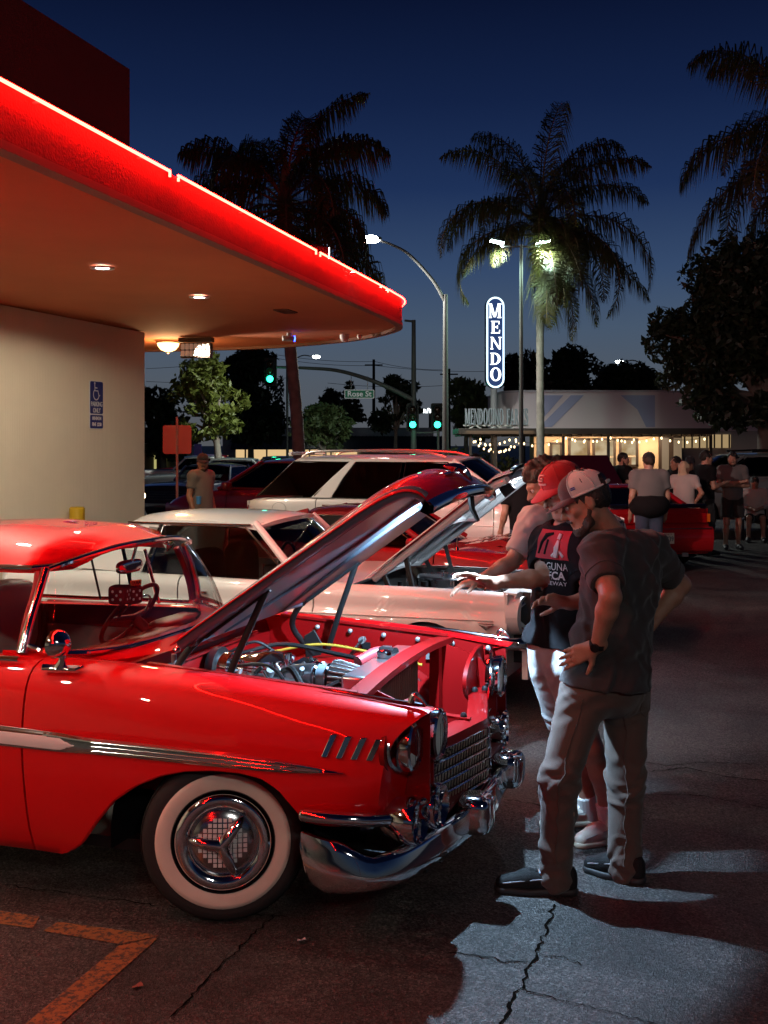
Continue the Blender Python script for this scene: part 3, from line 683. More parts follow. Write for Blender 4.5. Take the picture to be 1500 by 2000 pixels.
pl = MB().prism([(tx(702) + x, -.13, tz(770) + z) for x, z in rrect(58 / FPX * YT, 17 / FPX * YT, .04)], (0, -.02, 0)).build('street_name_plate', mat('street_sign_white', (.7, .7, .7), .4, emit=(.7, .7, .7), es=.2), t)
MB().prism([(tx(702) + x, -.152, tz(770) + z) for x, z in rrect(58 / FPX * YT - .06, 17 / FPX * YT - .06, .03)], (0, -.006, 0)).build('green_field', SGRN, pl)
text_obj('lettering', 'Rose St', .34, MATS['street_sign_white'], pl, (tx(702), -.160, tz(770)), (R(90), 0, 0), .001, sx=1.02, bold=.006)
for q in (686, 718): MB().bar((tx(q), -.08, tz(760)), (tx(q), -.02, tz(735 if q > 700 else 731)), .03, .03).build('sign_hanger', STEEL, t)
head(tx(854), tz(815), t)
MB().cyl((tx(856), 0, 0), (tx(856), 0, tz(800)), .06).build('side_pole', POLE, t)
MB().bar((tx(806), 0, tz(845)), (tx(853), 0, tz(845)), .04, .04).build('side_bracket', POLE, t)
# glowing shop lettering far down the street
t = thing('distant_shop_sign', 'tiny glowing white shop lettering far down the street', 'sign', ((840 - 750) / FPX * 90, 90, 0), 0)
zz = CH + (HY - 803) / FPX * 90
for k, dx in enumerate((-.50, -.22, .06, .32)): MB().tube(spline([(dx, 0, zz - .15), (dx + .03, 0, zz + .18), (dx + .16, 0, zz + (.15 if k % 2 else -.1)), (dx + .2, 0, zz - .14)], 8), .05, 6).build('letter_stroke', emitter('shop_white', (.9, 1, 1), 3.5), t)
MB().box((0, .2, zz / 2), (.2, .2, zz)).build('post', BLACK, t)
# utility poles and wires
UP = mat('weathered_wood', (.05, .04, .035), .9)
for px, yt, Yd, lb in ((730, 702, 120, 'distant wooden utility pole left of the signal pole'), (877, 720, 120, 'distant wooden utility pole behind the street lamp'), (523, 684, 110, 'distant wooden utility pole behind the green signal head')):
    t = thing('utility_pole', lb, 'utility pole', ((px - 750) / FPX * Yd, Yd, 0), 0, 'utility poles'); zz = CH + (HY - yt) / FPX * Yd
    MB().tube([(0, 0, 0), (0, 0, zz)], [.2, .14], 8).build('pole', UP, t); MB().box((0, 0, zz - .6), (1.9, .12, .14)).build('crossarm', UP, t)
t = thing('overhead_wires', 'sagging overhead wires crossing the dusk sky', 'wires', (0, 118, 9), 0)
for (x0, y0, x1, y1) in ((285, 720, 524, 690), (524, 690, 732, 706), (732, 706, 880, 722), (524, 697, 732, 714), (732, 714, 1000, 724), (285, 745, 560, 738), (640, 748, 880, 752)):
    a = W(x0, y0, 118); b_ = W(x1, y1, 118)
    MB().tube([(a.lerp(b_, f) - Vector((0, 118, 9 + 1.2 * f * (1 - f)))) for f in lin(0, 1, 9)], .022, 4).build('wire', BLACK, t)
# banner on thin lamp standard
t = thing('banner_pole', 'thin dark standard with a pale hanging banner beside the red trunk', 'banner pole', ((561 - 750) / FPX * 46, 46, 0), 0)
zz = CH + (HY - 712) / FPX * 46
MB().tube([(0, 0, 0), (0, 0, zz)], .05, 8).build('pole', BLACK, t)
MB().prism([(.06, 0, zz - .75), (.26, 0, zz - .75), (.26, 0, zz - 1.75), (.06, 0, zz - 1.75)], (0, .02, 0)).build('banner', mat('banner_cloth', (.25, .3, .36), .8), t)
MB().bar((0, 0, zz - .73), (.3, 0, zz - .73), .03, .03).build('banner_arm', BLACK, t)
# low shop with metal awning
YF = 72.0
def fx(px): return (px - 600) / FPX * YF
def fz(py): return CH + (HY - py) / FPX * YF
t = thing('low_shop_building', 'low white shop with dark metal awning and warm lit front', 'building', ((600 - 750) / FPX * YF, YF, 0), 0)
MB().box((fx(640), 2.0, fz(835) / 2), (fx(870) - fx(455), 3.0, fz(835))).build('wall', mat('white_shop_wall', (.55, .55, .58), .8), t)
MB().prism([(fx(455), .45, fz(852)), (fx(455), -.9, fz(876)), (fx(455), -.9, fz(878)), (fx(455), .45, fz(878))], (fx(870) - fx(455), 0, 0)).build('awning', mat('black_metal_roof', (.012, .013, .016), .4), t)
for k in range(60): MB().bar((fx(455) + k * (fx(870) - fx(455)) / 59, .44, fz(851.5)), (fx(455) + k * (fx(870) - fx(455)) / 59, -.91, fz(875.5)), .05, .05).build('awning_rib', MATS['black_metal_roof'], t)
MB().box((fx(575), .40, fz(890)), (fx(700) - fx(456), .06, fz(878) - fz(902))).build('lit_front', emitter('lit_front', (1, .68, .33), .75), t)
MB().box((fx(454), .3, fz(890)), (.35, .3, fz(866) - fz(915))).build('corner_pier', MATS['white_shop_wall'], t)
for k in range(5): MB().box((fx(478 + k * 42), .34, fz(886)), (.10, .1, 2.0)).build('mullion', MATS['white_shop_wall'], t)
t = thing('far_shop_building', 'far pale shop with yellow doorway at the edge of the cream wall', 'building', (W(300, 900, 60).x, 60, 0), 0)
MB().box((0, 1, 1.0), (3.4, 2, 2.0)).build('wall', mat('dim_shop_wall', (.12, .12, .1), .8), t); MB().box((0, .2, 2.05), (3.8, 2.2, .28)).build('roof_band', mat('pale_band', (.42, .45, .45), .8), t)
MB().box((.35, -.06, .95), (.62, .08, 1.75)).build('doorway', emitter('yellow_doorway', (.75, .68, .25), .55), t); MB().box((.38, -.11, .9), (.40, .05, 1.6)).build('door', mat('brown_door', (.16, .1, .05), .7), t)
# ================================================================ palms and trees
def leafmat(name, c1, c2, tr=.25):
    m = mat(name, c1, .55, var=(1.3, 1.0, c2)); t = m.node_tree; b = t.nodes['Principled BSDF']
    o = t.nodes['Material Output']; td = t.nodes.new('ShaderNodeBsdfTranslucent'); mx = t.nodes.new('ShaderNodeMixShader')
    td.inputs[0].default_value = tuple(x * 1.3 for x in c1) + (1,); mx.inputs[0].default_value = tr
    t.links.new(b.outputs[0], mx.inputs[1]); t.links.new(td.outputs[0], mx.inputs[2]); t.links.new(mx.outputs[0], o.inputs[0])
    return m
PALM = leafmat('palm_leaf', (.075, .075, .022), (.095, .050, .020), .35)  # brown tone puts the red neon light into the leaf colour
PTR = mat('palm_trunk', (.24, .19, .17), .9, bump=(9, .8, 6), var=(5, .7, (.12, .09, .08)))
RACH = mat('palm_rachis', (.16, .09, .045), .7)
BOOT = mat('palm_crownshaft', (.20, .13, .06), .8, bump=(20, .5))
def frond(L, az, el, droop, rng, lf=1.0, nl=62):
    """feather frond: rachis and drooping leaflets, base at origin"""
    rb = MB(); lb = MB(); az = R(az); d = Vector((math.cos(az), math.sin(az), 0)); side = Vector((-d.y, d.x, 0))
    pts = []; p = Vector((0, 0, 0)); e = R(el); n = 26
    for i in range(n + 1):
        pts.append(p.copy()); f = i / n
        e2 = e - R(droop) * f ** 1.35
        p = p + (d * math.cos(e2) + Vector((0, 0, math.sin(e2)))) * (L / n)
    rb.tube(pts, [.035 * (1 - .9 * i / n) + .004 for i in range(n + 1)], 5)
    for k in range(nl):
        f = .14 + .86 * k / (nl - 1); x = f * n; i = min(int(x), n - 1); q = pts[i].lerp(pts[i + 1], x - i); td = (pts[i + 1] - pts[i]).normalized()
        ll = lf * (.76 * math.sin(math.pi * min(f * .92 + .1, 1)) ** .6 + .12)
        for s in (-1, 1):
            out = (side * s * rng.uniform(.55, 1.0) + td * rng.uniform(.3, 1.1) + Vector((0, 0, rng.uniform(-.55, .45)))).normalized()
            tip0 = q + out * ll * .5; tip1 = tip0 + (out * .35 + Vector((0, 0, -1)) * rng.uniform(.8, 1.7)).normalized() * ll * rng.uniform(.55, .95)
            wv = td * (.017 + .012 * rng.random())
            lb.add([q - wv * .6, q + wv * .6, tip0 + wv, tip0 - wv, tip1], [(0, 1, 2, 3), (3, 2, 4)])
    return rb, lb
def palm(label, base, crown, rad, n, L, seed, lean=(0, 0), extra=(), keep=None):
    rng = random.Random(seed); t = thing('palm_tree', label, 'palm tree', base, 0, 'palm trees')
    C = Vector(crown) - Vector(base)
    path = spline([(0, 0, 0), (C.x * .3 + lean[0], C.y * .3, C.z * .33), (C.x * .7 + lean[1], C.y * .7, C.z * .68), (C.x, C.y, C.z - .1)], 40)
    rs = [rad * (1.25 - .35 * min(1, i / 6) - .12 * i / 39) + .006 * ((i % 2) * 2 - 1) for i in range(40)]
    MB().tube(path, rs, 16).build('trunk', PTR, t, ang=60)
    MB().lathe([(rad * .8, -.4), (rad * 1.15, -.1), (rad * 1.1, .45), (rad * .6, 1.0), (.03, 1.6)], C, n=14).build('crownshaft', BOOT, t)
    MB().tube([C + Vector((0, 0, .8)), C + Vector((.02, 0, 1.6)), C + Vector((.10, 0, L * .66))], [.06, .035, .01], 6).build('spear_leaf', RACH, t)
    for (az, el, dr) in extra:
        rb, lb = frond(L * (.74 if az < -110 and az > -130 else .68), az, el, dr, rng, .9, nl=80); fr = rb.build('frond', RACH, t, fixn=False); fr.location = C; lo = lb.build('leaflets', PALM, fr, ang=180, fixn=False); lo['kind'] = 'stuff'
    for i in range(n):
        f = i / (n - 1); el = 84 - 128 * f ** .9 + rng.uniform(-7, 7); az = i * 137.5 + rng.uniform(-15, 15)
        dr = (80 + 45 * min(1, f * 2.0) + rng.uniform(-14, 22)) if el > -5 else (55 + rng.uniform(-10, 15))
        LL = L * rng.uniform(.85, 1.08) * (1 if f < .8 else .85); lf_ = 1.05 + .25 * rng.random()
        for _ in range(10):  # fronds do not hang over the neighbouring sign
            rb, lb = frond(LL, az, el, dr, rng, lf_, nl=104)
            if not keep: break
            q = [Vector(base) + C + Vector(p) for p in lb.v[::3]]; s_ = [(750 + FPX * p.x / p.y, HY + (CH - p.z) * FPX / p.y) for p in q]
            if not any(keep[0] < x < keep[1] and y > keep[2] for x, y in s_): break
            az += 31; LL *= .94
        off = C + Vector((math.cos(R(az)), math.sin(R(az)), 0)) * rad * .7 + Vector((0, 0, .75 - .9 * f))
        fr = rb.build('frond', RACH, t, fixn=False); fr.location = off
        lo = lb.build('leaflets', PALM, fr, ang=180, fixn=False); lo['kind'] = 'stuff'
    return t
palm('tall palm lit green by the lot lamp at its crown', (W(1056, 900, 38).x, 38, 0), W(1054, 462, 38), .155, 30, 5.0, 3, extra=((-122, 22, 112), (-128, 15, 100), (-68, 20, 118), (-95, 40, 110), (197, 5, 80), (-25, 8, 85)), keep=(925, 1006, 545))
palm('tall palm behind the neon canopy with reddish trunk', (W(590, 900, 29).x, 29, 0), W(556, 425, 29), .185, 28, 3.5, 8, lean=(.0, -.06))
palm('palm crown cut by the right edge of the picture', (W(1600, 900, 30).x, 30, 0), W(1572, 300, 30), .17, 24, 4.4, 21)
def leafcloud(clumps, per, leaf, rng, flat=.75):
    """clumps [(centre, radius)], returns numpy verts/faces of diamond leaves"""
    V = []; k = 0
    for c, r in clumps:
        n = int(per * r * r * 6) + 12
        d = rng.normal(size=(n, 3)); d /= np.linalg.norm(d, axis=1)[:, None]
        rad = r * (.45 + .6 * rng.random(n) ** .6)
        P = np.array(c) + d * rad[:, None] * np.array([1, 1, flat])
        a = rng.normal(size=(n, 3)); a /= np.linalg.norm(a, axis=1)[:, None]
        b = np.cross(a, rng.normal(size=(n, 3))); b /= np.linalg.norm(b, axis=1)[:, None] + 1e-9
        s = leaf * (.6 + .8 * rng.random(n))[:, None]
        V.append(np.stack([P - a * s, P + b * s * .42, P + a * s, P - b * s * .42], 1))
    V = np.concatenate(V).reshape(-1, 3); F = np.arange(len(V)).reshape(-1, 4)
    return V, F
def np_mesh(name, V, F):
    me = bpy.data.meshes.new(name); me.vertices.add(len(V)); me.vertices.foreach_set('co', np.ascontiguousarray(V, dtype=np.float32).ravel())
    F = np.asarray(F); me.loops.add(F.size); me.loops.foreach_set('vertex_index', F.ravel().astype(np.int32))
    me.polygons.add(len(F)); me.polygons.foreach_set('loop_start', (np.arange(len(F)) * F.shape[1]).astype(np.int32))
    try: me.polygons.foreach_set('loop_total', np.full(len(F), F.shape[1], np.int32))
    except Exception: pass
    me.update(calc_edges=True); return me
BARK = mat('pale_bark', (.30, .26, .22), .9, bump=(14, .5), var=(6, .6, (.16, .13, .11))); DBARK = mat('dark_bark', (.09, .07, .06), .9, bump=(14, .5))
LEAF_L = leafmat('lit_broadleaf', (.16, .19, .035), (.10, .13, .022)); LEAF_D = leafmat('unlit_broadleaf', (.018, .026, .009), (.010, .016, .006)); LEAF_M = leafmat('mid_broadleaf', (.09, .12, .04), (.055, .08, .03))
def tree(name, label, base, blobs, trunk_r, nclump, leaf, m, seed, bark=BARK, per=26, group='trees', limbs=6):
    """blobs: ellipsoids (x,z centre, rx, rz) relative to base defining the crown outline"""
    rng = np.random.default_rng(seed); t = thing(name, label, 'tree', base, 0, group); cl = []
    tot = sum(b[2] * b[3] for b in blobs)
    for (bx_, bz_, rx, rz) in blobs:
        for _ in range(max(3, int(nclump * rx * rz / tot))):
            d = rng.normal(size=3); d /= np.linalg.norm(d); q = rng.random() ** .38
            cl.append(((bx_ + d[0] * rx * q * .88, d[1] * (rx + rz) / 2 * q * .8, bz_ + d[2] * rz * q * .88), .20 * min(rx, rz) + .22 * rng.random() * min(rx, rz)))
    V, F = leafcloud(cl, per, leaf, rng)
    c = link('crown', np_mesh('crown', V, F), m, t)
    zlow = min(b[1] - b[3] for b in blobs); cx = blobs[0][0]; zc = blobs[0][1]
    tb = MB(); zf = zlow + .35 * (zc - zlow)
    tb.tube(spline([(0, 0, 0), (.08 * cx, .02, zf * .5), (.35 * cx, 0, zf), (cx * .8, .05, zc)], 16), lin(trunk_r, trunk_r * .45, 16), 10)
    order = rng.permutation(len(cl))[:limbs * 3]
    for i in order:
        q = Vector(cl[i][0]); s = Vector((.25 * cx, 0, zf * rng.uniform(.7, 1.0)))
        tb.tube(spline([tuple(s), tuple(s.lerp(q, .5) + Vector((0, 0, .12 * (q - s).length))), tuple(q)], 8), lin(trunk_r * .5, .02, 8), 6)
    tb.build('trunk', bark, t, ang=60)
    return t
def tw(px, Y): return ((px - 750) / FPX * Y, Y, 0)
def blob(px0, px1, py0, py1, Y, bpx): # ellipse from image box
    k = Y / FPX; return (((px0 + px1) / 2 - bpx) * k, CH + (HY - (py0 + py1) / 2) * k, (px1 - px0) / 2 * k, (py1 - py0) / 2 * k)
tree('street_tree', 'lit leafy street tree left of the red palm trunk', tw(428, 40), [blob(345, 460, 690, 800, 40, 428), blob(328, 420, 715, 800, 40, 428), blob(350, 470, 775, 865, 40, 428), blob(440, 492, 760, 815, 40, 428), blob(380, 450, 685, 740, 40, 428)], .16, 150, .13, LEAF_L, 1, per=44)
tree('round_bush_tree', 'round green tree right of the red palm trunk', tw(635, 48), [blob(565, 695, 790, 880, 48, 635), blob(590, 660, 782, 840, 48, 635)], .12, 110, .14, LEAF_M, 2, per=40)
tree('street_tree', 'slim dark tree behind the signal pole', tw(772, 55), [blob(735, 820, 728, 800, 55, 772), blob(715, 790, 790, 850, 55, 772), blob(770, 826, 770, 835, 55, 772)], .13, 90, .16, LEAF_D, 3, per=36)
tree('street_tree', 'green tree left of the MENDO sign', tw(910, 56), [blob(868, 955, 735, 850, 56, 910), blob(885, 990, 770, 860, 56, 910)], .15, 120, .17, LEAF_M, 4, per=36)
tree('evergreen_tree', 'dark tree between the MENDO sign and palm trunk', tw(1020, 62), [blob(978, 1070, 672, 800, 62, 1020), blob(985, 1050, 760, 850, 62, 1020)], .2, 110, .2, LEAF_D, 5, DBARK, per=34)
tree('evergreen_tree', 'dark tree behind the corner restaurant, right of the palm trunk', tw(1110, 62), [blob(1065, 1168, 672, 790, 62, 1110), blob(1060, 1150, 720, 830, 62, 1110)], .2, 120, .2, LEAF_D, 6, DBARK, per=34)
tree('evergreen_tree', 'dark low trees behind the restaurant roof at right', tw(1230, 66), [blob(1150, 1300, 705, 800, 66, 1230), blob(1170, 1240, 720, 780, 66, 1230)], .2, 120, .22, LEAF_D, 7, DBARK, per=34)
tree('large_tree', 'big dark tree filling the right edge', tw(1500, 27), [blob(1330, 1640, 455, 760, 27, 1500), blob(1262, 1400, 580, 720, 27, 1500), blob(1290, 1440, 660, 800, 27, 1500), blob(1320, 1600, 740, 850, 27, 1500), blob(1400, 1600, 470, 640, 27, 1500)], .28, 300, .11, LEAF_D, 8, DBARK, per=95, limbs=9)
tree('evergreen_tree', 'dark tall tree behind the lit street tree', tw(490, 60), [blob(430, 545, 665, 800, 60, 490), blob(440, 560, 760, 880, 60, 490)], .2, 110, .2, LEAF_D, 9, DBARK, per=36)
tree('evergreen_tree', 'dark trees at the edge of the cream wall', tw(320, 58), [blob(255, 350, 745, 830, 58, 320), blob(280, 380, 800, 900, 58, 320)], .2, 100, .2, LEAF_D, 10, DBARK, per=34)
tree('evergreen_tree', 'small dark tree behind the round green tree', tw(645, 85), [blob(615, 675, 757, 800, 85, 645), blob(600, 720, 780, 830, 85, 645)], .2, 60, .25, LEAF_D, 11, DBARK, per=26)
# layered conifer and thin cypresses
t = thing('conifer_tree', 'small layered conifer silhouette above the street sign', 'tree', tw(683, 80), 0, 'trees'); k = 80 / FPX; ct = MB(); rng = np.random.default_rng(5); cl = []
for i in range(9):
    z = CH + (HY - 745 - i * 9) * k; rr = (6 + i * 4) * k
    for a in range(0, 360, 40): cl.append(((rr * .6 * math.cos(R(a + i * 13)), rr * .6 * math.sin(R(a + i * 13)), z - .1), rr * .33))
V, F = leafcloud(cl, 40, .18, rng, .25); link('crown', np_mesh('crown', V, F), LEAF_D, t); MB().tube([(0, 0, 0), (0, 0, CH + (HY - 742) * k)], [.2, .03], 8).build('trunk', DBARK, t)
for i, (px, y0) in enumerate(((549, 740), (540, 762))):
    t = thing('cypress_tree', ('taller' if i == 0 else 'shorter') + ' slim cypress silhouette right of the green signal head', 'tree', tw(px, 90), 0, 'trees'); k = 90 / FPX
    zt_ = CH + (HY - y0) * k; cl = [((0, 0, zt_ * f), .42 * (1 - .85 * f) + .1) for f in lin(.1, 1, 14)]; V, F = leafcloud(cl, 60, .18, rng, 1.6); link('crown', np_mesh('crown', V, F), LEAF_D, t); MB().cyl((0, 0, 0), (0, 0, zt_ * .6), .1).build('trunk', DBARK, t)
# patio hedge seen through the bulbs
t = thing('patio_shrub', 'leafy patio planting behind the string lights', 'shrub', tw(950, 46.5), 0)
cl = [((x, rng.uniform(-.5, .5), rng.uniform(.3, 1.5)), .35) for x in np.linspace(-1.6, 1.2, 26)]; V, F = leafcloud(cl, 60, .10, rng, 1); link('crown', np_mesh('crown', V, F), LEAF_M, t)
for q in (-1, 0, .8): MB().tube([(q, 0, 0), (q + .1, 0, 1.2)], .04, 6).build('stem', DBARK, t)
# ================================================================ car tools (local frame: x forward from front axle, y to the car's left, z up)
TH = R(18); UX = Vector((math.cos(TH), -math.sin(TH), 0)); LY = Vector((math.sin(TH), math.cos(TH), 0)); P0 = Vector((-.41, 5.42, 0))
class Net:
    """lofted surface through sections, each a list of (a, w, z) control points from bottom to top"""
    def __init__(s, secs, nr=48): s.secs = [np.array(q, float) for q in secs]; s.nr = nr; s.cache = {}
    def column(s, t):
        key = round(t, 5)
        if key in s.cache: return s.cache[key]
        ctl = cmr(s.secs, t); col = np.array(spline([tuple(p) for p in ctl], s.nr)); s.cache[key] = col; return col
    def clipped(s, t, zlow, n):
        c = s.column(t); a = c[:, 0]; zl = np.array([zlow(x) for x in a]); ok = c[:, 2] >= zl
        i = int(np.argmax(ok)) if ok.any() else len(c) - 2
        if i > 0:
            d0 = zl[i - 1] - c[i - 1, 2]; d1 = c[i, 2] - zl[i]; f = d0 / (d0 + d1 + 1e-9); p = c[i - 1] + (c[i] - c[i - 1]) * f
            c = np.vstack([p, c[i:]])
        L = np.concatenate([[0], np.cumsum(np.linalg.norm(np.diff(c, axis=0), axis=1))]); q = np.linspace(0, L[-1], n)
        return np.stack([np.interp(q, L, c[:, k]) for k in range(3)], 1)
    def w_at(s, a, z):
        best = None
        ts = np.linspace(0, 1, 60); prev = None
        for t in ts:
            c = s.column(t); k = int(np.argmin(abs(c[:, 2] - z))); d = abs(c[k, 0] - a)
            if best is None or d < best[0]: best = (d, float(np.interp(z, c[:, 2], c[:, 1])) if c[0, 2] < c[-1, 2] else c[k, 1])
        return best[1]
    def panel(s, side, t0, t1, nt_, n, zlow=lambda a: -9, thick=.012):
        G = []
        for t in np.linspace(t0, t1, nt_):
            G.append([(p[0], side * p[1], p[2]) for p in s.clipped(t, zlow, n)])
        b = MB(); b.slab(G, lambda p: Vector((p[0], p[1] - side * thick, p[2] - .004))); return b
def wheel(parent, pos, side, r, wr, style='plain', steer=0.0, width=.2):
    """side -1: outer face toward -y"""
    wt = bpy.data.objects.new('wheel', None); COL.objects.link(wt); wt.parent = parent; wt.location = pos; wt.rotation_euler = (0, 0, steer); wt.empty_display_size = .1
    d = (0, side, 0); hw = width / 2
    MB().lathe([(wr * .98, -hw), (r * .90, -hw), (r * .975, -hw * .8), (r, -hw * .45), (r, hw * .45), (r * .975, hw * .8), (r * .93, hw * .96), (r * .86, hw)] + [(wr * 1.0, hw * .98)] + [(wr * .98, -hw)], d=d, n=56).build('tyre', RUBBER, wt, ang=50)
    for k in (-.3, 0, .3): MB().tube([(r * 1.0005 * math.cos(a), k * width * .9, r * 1.0005 * math.sin(a)) for a in lin(0, 2 * math.pi, 49)[:-1]], .004, 4, closed=True).build('tread_groove', BLACK, wt)
    if style == 'whitewall':
        MB().lathe([(wr * 1.01, hw * .985), (wr * 1.06, hw * 1.03), (r * .76, hw * 1.045), (r * .815, hw * 1.02), (r * .82, hw * .98)], d=d, n=64).build('whitewall_band', WHITEWALL, wt, ang=60)
        MB().lathe([(wr * .92, hw * .62), (wr * .97, hw * .95), (wr * 1.015, hw * 1.05), (wr * 1.03, hw * .99)], d=d, n=64).build('wheel_rim', BLACK_G, wt)
        cap = MB().lathe([(wr * .955, hw * .95), (wr * .95, hw * 1.10), (wr * .86, hw * 1.22), (wr * .72, hw * 1.16), (wr * .66, hw * .98), (wr * .64, hw * .94)], d=d, n=64).build('hubcap', CHROME, wt, ang=60)
        MB().lathe([(wr * .64, hw * .95), (wr * .60, hw * 1.02), (wr * .42, hw * 1.14), (.0005, hw * 1.22)], d=d, n=64).build('hubcap_disc', CHROME_D, cap, ang=60)
        lat = MB(); cell = wr * .098
        for i in range(-5, 6):
            for j in range(-5, 6):
                x, z = (i + .5) * cell, (j + .5) * cell; q = math.hypot(x, z)
                if q > wr * .47 or q < wr * .12: continue
                y = side * hw * (1.235 - .2 * (q / (wr * .6)) ** 1.6); s_ = cell * .36
                lat.prism([(x - s_, y, z - s_), (x + s_, y, z - s_), (x + s_, y, z + s_), (x - s_, y, z + s_)], (0, side * .004, 0))
        lat.build('lattice_insert', mat('white_enamel', (.72, .70, .68), .4), cap)
        for k in range(3):
            a = R(52 + 120 * k); ca, sa = math.cos(a), math.sin(a)
            P = [(0, side * hw * 1.42, 0), (ca * wr * .25, side * hw * 1.42, sa * wr * .25), (ca * wr * .5, side * hw * 1.33, sa * wr * .5), (ca * wr * .66, side * hw * 1.18, sa * wr * .66)]
            MB().tube(spline(P, 10), [.026, .026, .025, .023, .022, .020, .018, .016, .013, .006], 8).build('spinner_bar', CHROME, cap, ang=60)
        MB().lathe([(.035, hw * 1.2), (.035, hw * 1.45), (.02, hw * 1.58), (.0005, hw * 1.6)], d=d, n=24).build('spinner_hub', CHROME, cap)
    else:
        cap = MB().lathe([(wr * 1.0, hw * .98), (wr * .96, hw * 1.04), (wr * .86, hw * .8), (wr * .8, hw * .55), (wr * .3, hw * .62), (wr * .22, hw * .8), (.0005, hw * .82)], d=d, n=40).build('rim', ALU if style == 'alloy' else CHROME_D, wt)
        for k in range(5):
            a = R(90 + 72 * k); ca, sa = math.cos(a), math.sin(a)
            MB().bar((ca * wr * .2, side * hw * .76, sa * wr * .2), (ca * wr * .9, side * hw * .84, sa * wr * .9), .05, .045).build('spoke', ALU if style == 'alloy' else CHROME_D, cap, bevel=.008)
    return wt
def sweep(path, sec, up=(0, 0, 1)):
    """grid: for each plan path point (a,b,z) the section [(outward, dz)] ; outward is the path's right-hand normal"""
    G = []; n = len(path)
    for i in range(n):
        p = Vector(path[i][:3]); d = Vector(path[min(i + 1, n - 1)][:3]) - Vector(path[max(i - 1, 0)][:3]); d.z = 0; d.normalize(); nr = Vector((d.y, -d.x, 0))
        sc_ = sec(i / (n - 1)) if callable(sec) else sec
        G.append([p + nr * o + Vector((0, 0, z)) for o, z in sc_])
    return G
# ================================================================ red 1950s coupe
car = thing('vintage_coupe', 'bright red vintage coupe with whitewall tyres and hood raised', 'car', P0, -TH)
zl_x = [-4.6, -3.42, -3.36, -3.2, -2.98, -2.7, -2.55, -2.5, -.70, -.60, -.51, -.42, -.31, -.19, -.08, .04, .16, .25, .32, .37, .41, .44, .50, .68, 1.2]
zl_z = [.26, .26, .40, .55, .60, .55, .38, .205, .205, .275, .385, .485, .56, .614, .642, .655, .655, .640, .60, .54, .49, .468, .462, .468, .468]
def zlow(a): return interp(a, zl_x, zl_z)
front_secs = [
    [(-.845, .89, .19), (-.845, .94, .32), (-.845, .975, .50), (-.845, .990, .66), (-.845, .985, .78), (-.845, .965, .90), (-.845, .925, .975), (-.845, .85, 1.012), (-.845, .755, 1.015)],
    [(-.60, .90, .19), (-.60, .945, .32), (-.60, .98, .50), (-.60, .993, .66), (-.60, .988, .78), (-.60, .967, .90), (-.60, .92, .975), (-.60, .84, 1.010), (-.60, .745, 1.008)],
    [(-.3, .90, .19), (-.3, .95, .32), (-.3, .983, .50), (-.3, .995, .66), (-.3, .990, .78), (-.3, .967, .89), (-.3, .92, .962), (-.3, .84, .995), (-.3, .735, .993)],
    [(.0, .90, .19), (.0, .955, .34), (.0, .985, .52), (.0, .995, .66), (.0, .988, .78), (.0, .962, .88), (.0, .915, .950), (.0, .84, .982), (.0, .73, .978)],
    [(.3, .90, .25), (.3, .95, .40), (.3, .98, .55), (.3, .99, .67), (.3, .982, .78), (.3, .956, .87), (.3, .91, .935), (.3, .84, .962), (.3, .73, .955)],
    [(.55, .89, .36), (.56, .93, .47), (.56, .96, .58), (.565, .972, .68), (.565, .966, .77), (.57, .943, .855), (.57, .90, .915), (.57, .835, .94), (.57, .725, .935)],
    [(.62, .87, .42), (.645, .91, .51), (.66, .94, .60), (.668, .95, .68), (.68, .945, .76), (.70, .928, .835), (.735, .888, .898), (.75, .825, .920), (.745, .72, .915)],
    [(.665, .85, .45), (.695, .895, .53), (.715, .925, .62), (.728, .932, .69), (.745, .926, .76), (.785, .908, .83), (.85, .868, .885), (.885, .80, .905), (.875, .72, .900)],
]
door_secs = [[(a, p[1] + dw, p[2] + dz) for p in front_secs[0]] for a, dw, dz in ((-1.98, -.005, -.02), (-1.4, 0, -.008), (-.855, 0, 0))]
rear_secs = [
    [(-4.40, .70, .30), (-4.43, .80, .42), (-4.45, .86, .55), (-4.46, .88, .65), (-4.45, .88, .74), (-4.42, .86, .82), (-4.38, .80, .88), (-4.35, .72, .90), (-4.33, .6, .90)],
    [(-4.1, .82, .26), (-4.1, .90, .40), (-4.1, .95, .55), (-4.1, .965, .66), (-4.1, .96, .77), (-4.1, .935, .87), (-4.1, .88, .93), (-4.1, .80, .95), (-4.1, .66, .95)],
    [(-3.3, .88, .22), (-3.3, .94, .36), (-3.3, .975, .52), (-3.3, .985, .66), (-3.3, .98, .78), (-3.3, .955, .90), (-3.3, .90, .965), (-3.3, .82, .99), (-3.3, .70, .99)],
    [(-2.6, .89, .19), (-2.6, .94, .34), (-2.6, .975, .51), (-2.6, .99, .66), (-2.6, .984, .78), (-2.6, .962, .90), (-2.6, .92, .97), (-2.6, .845, .995), (-2.6, .74, .995)],
    [(-1.99, p[1] - .005, p[2] - .02) for p in front_secs[0]] and [(-1.99, p[1] - .005, p[2] - .02) for p in front_secs[0]]]
FN, DN, RN = Net(front_secs), Net(door_secs), Net(rear_secs)
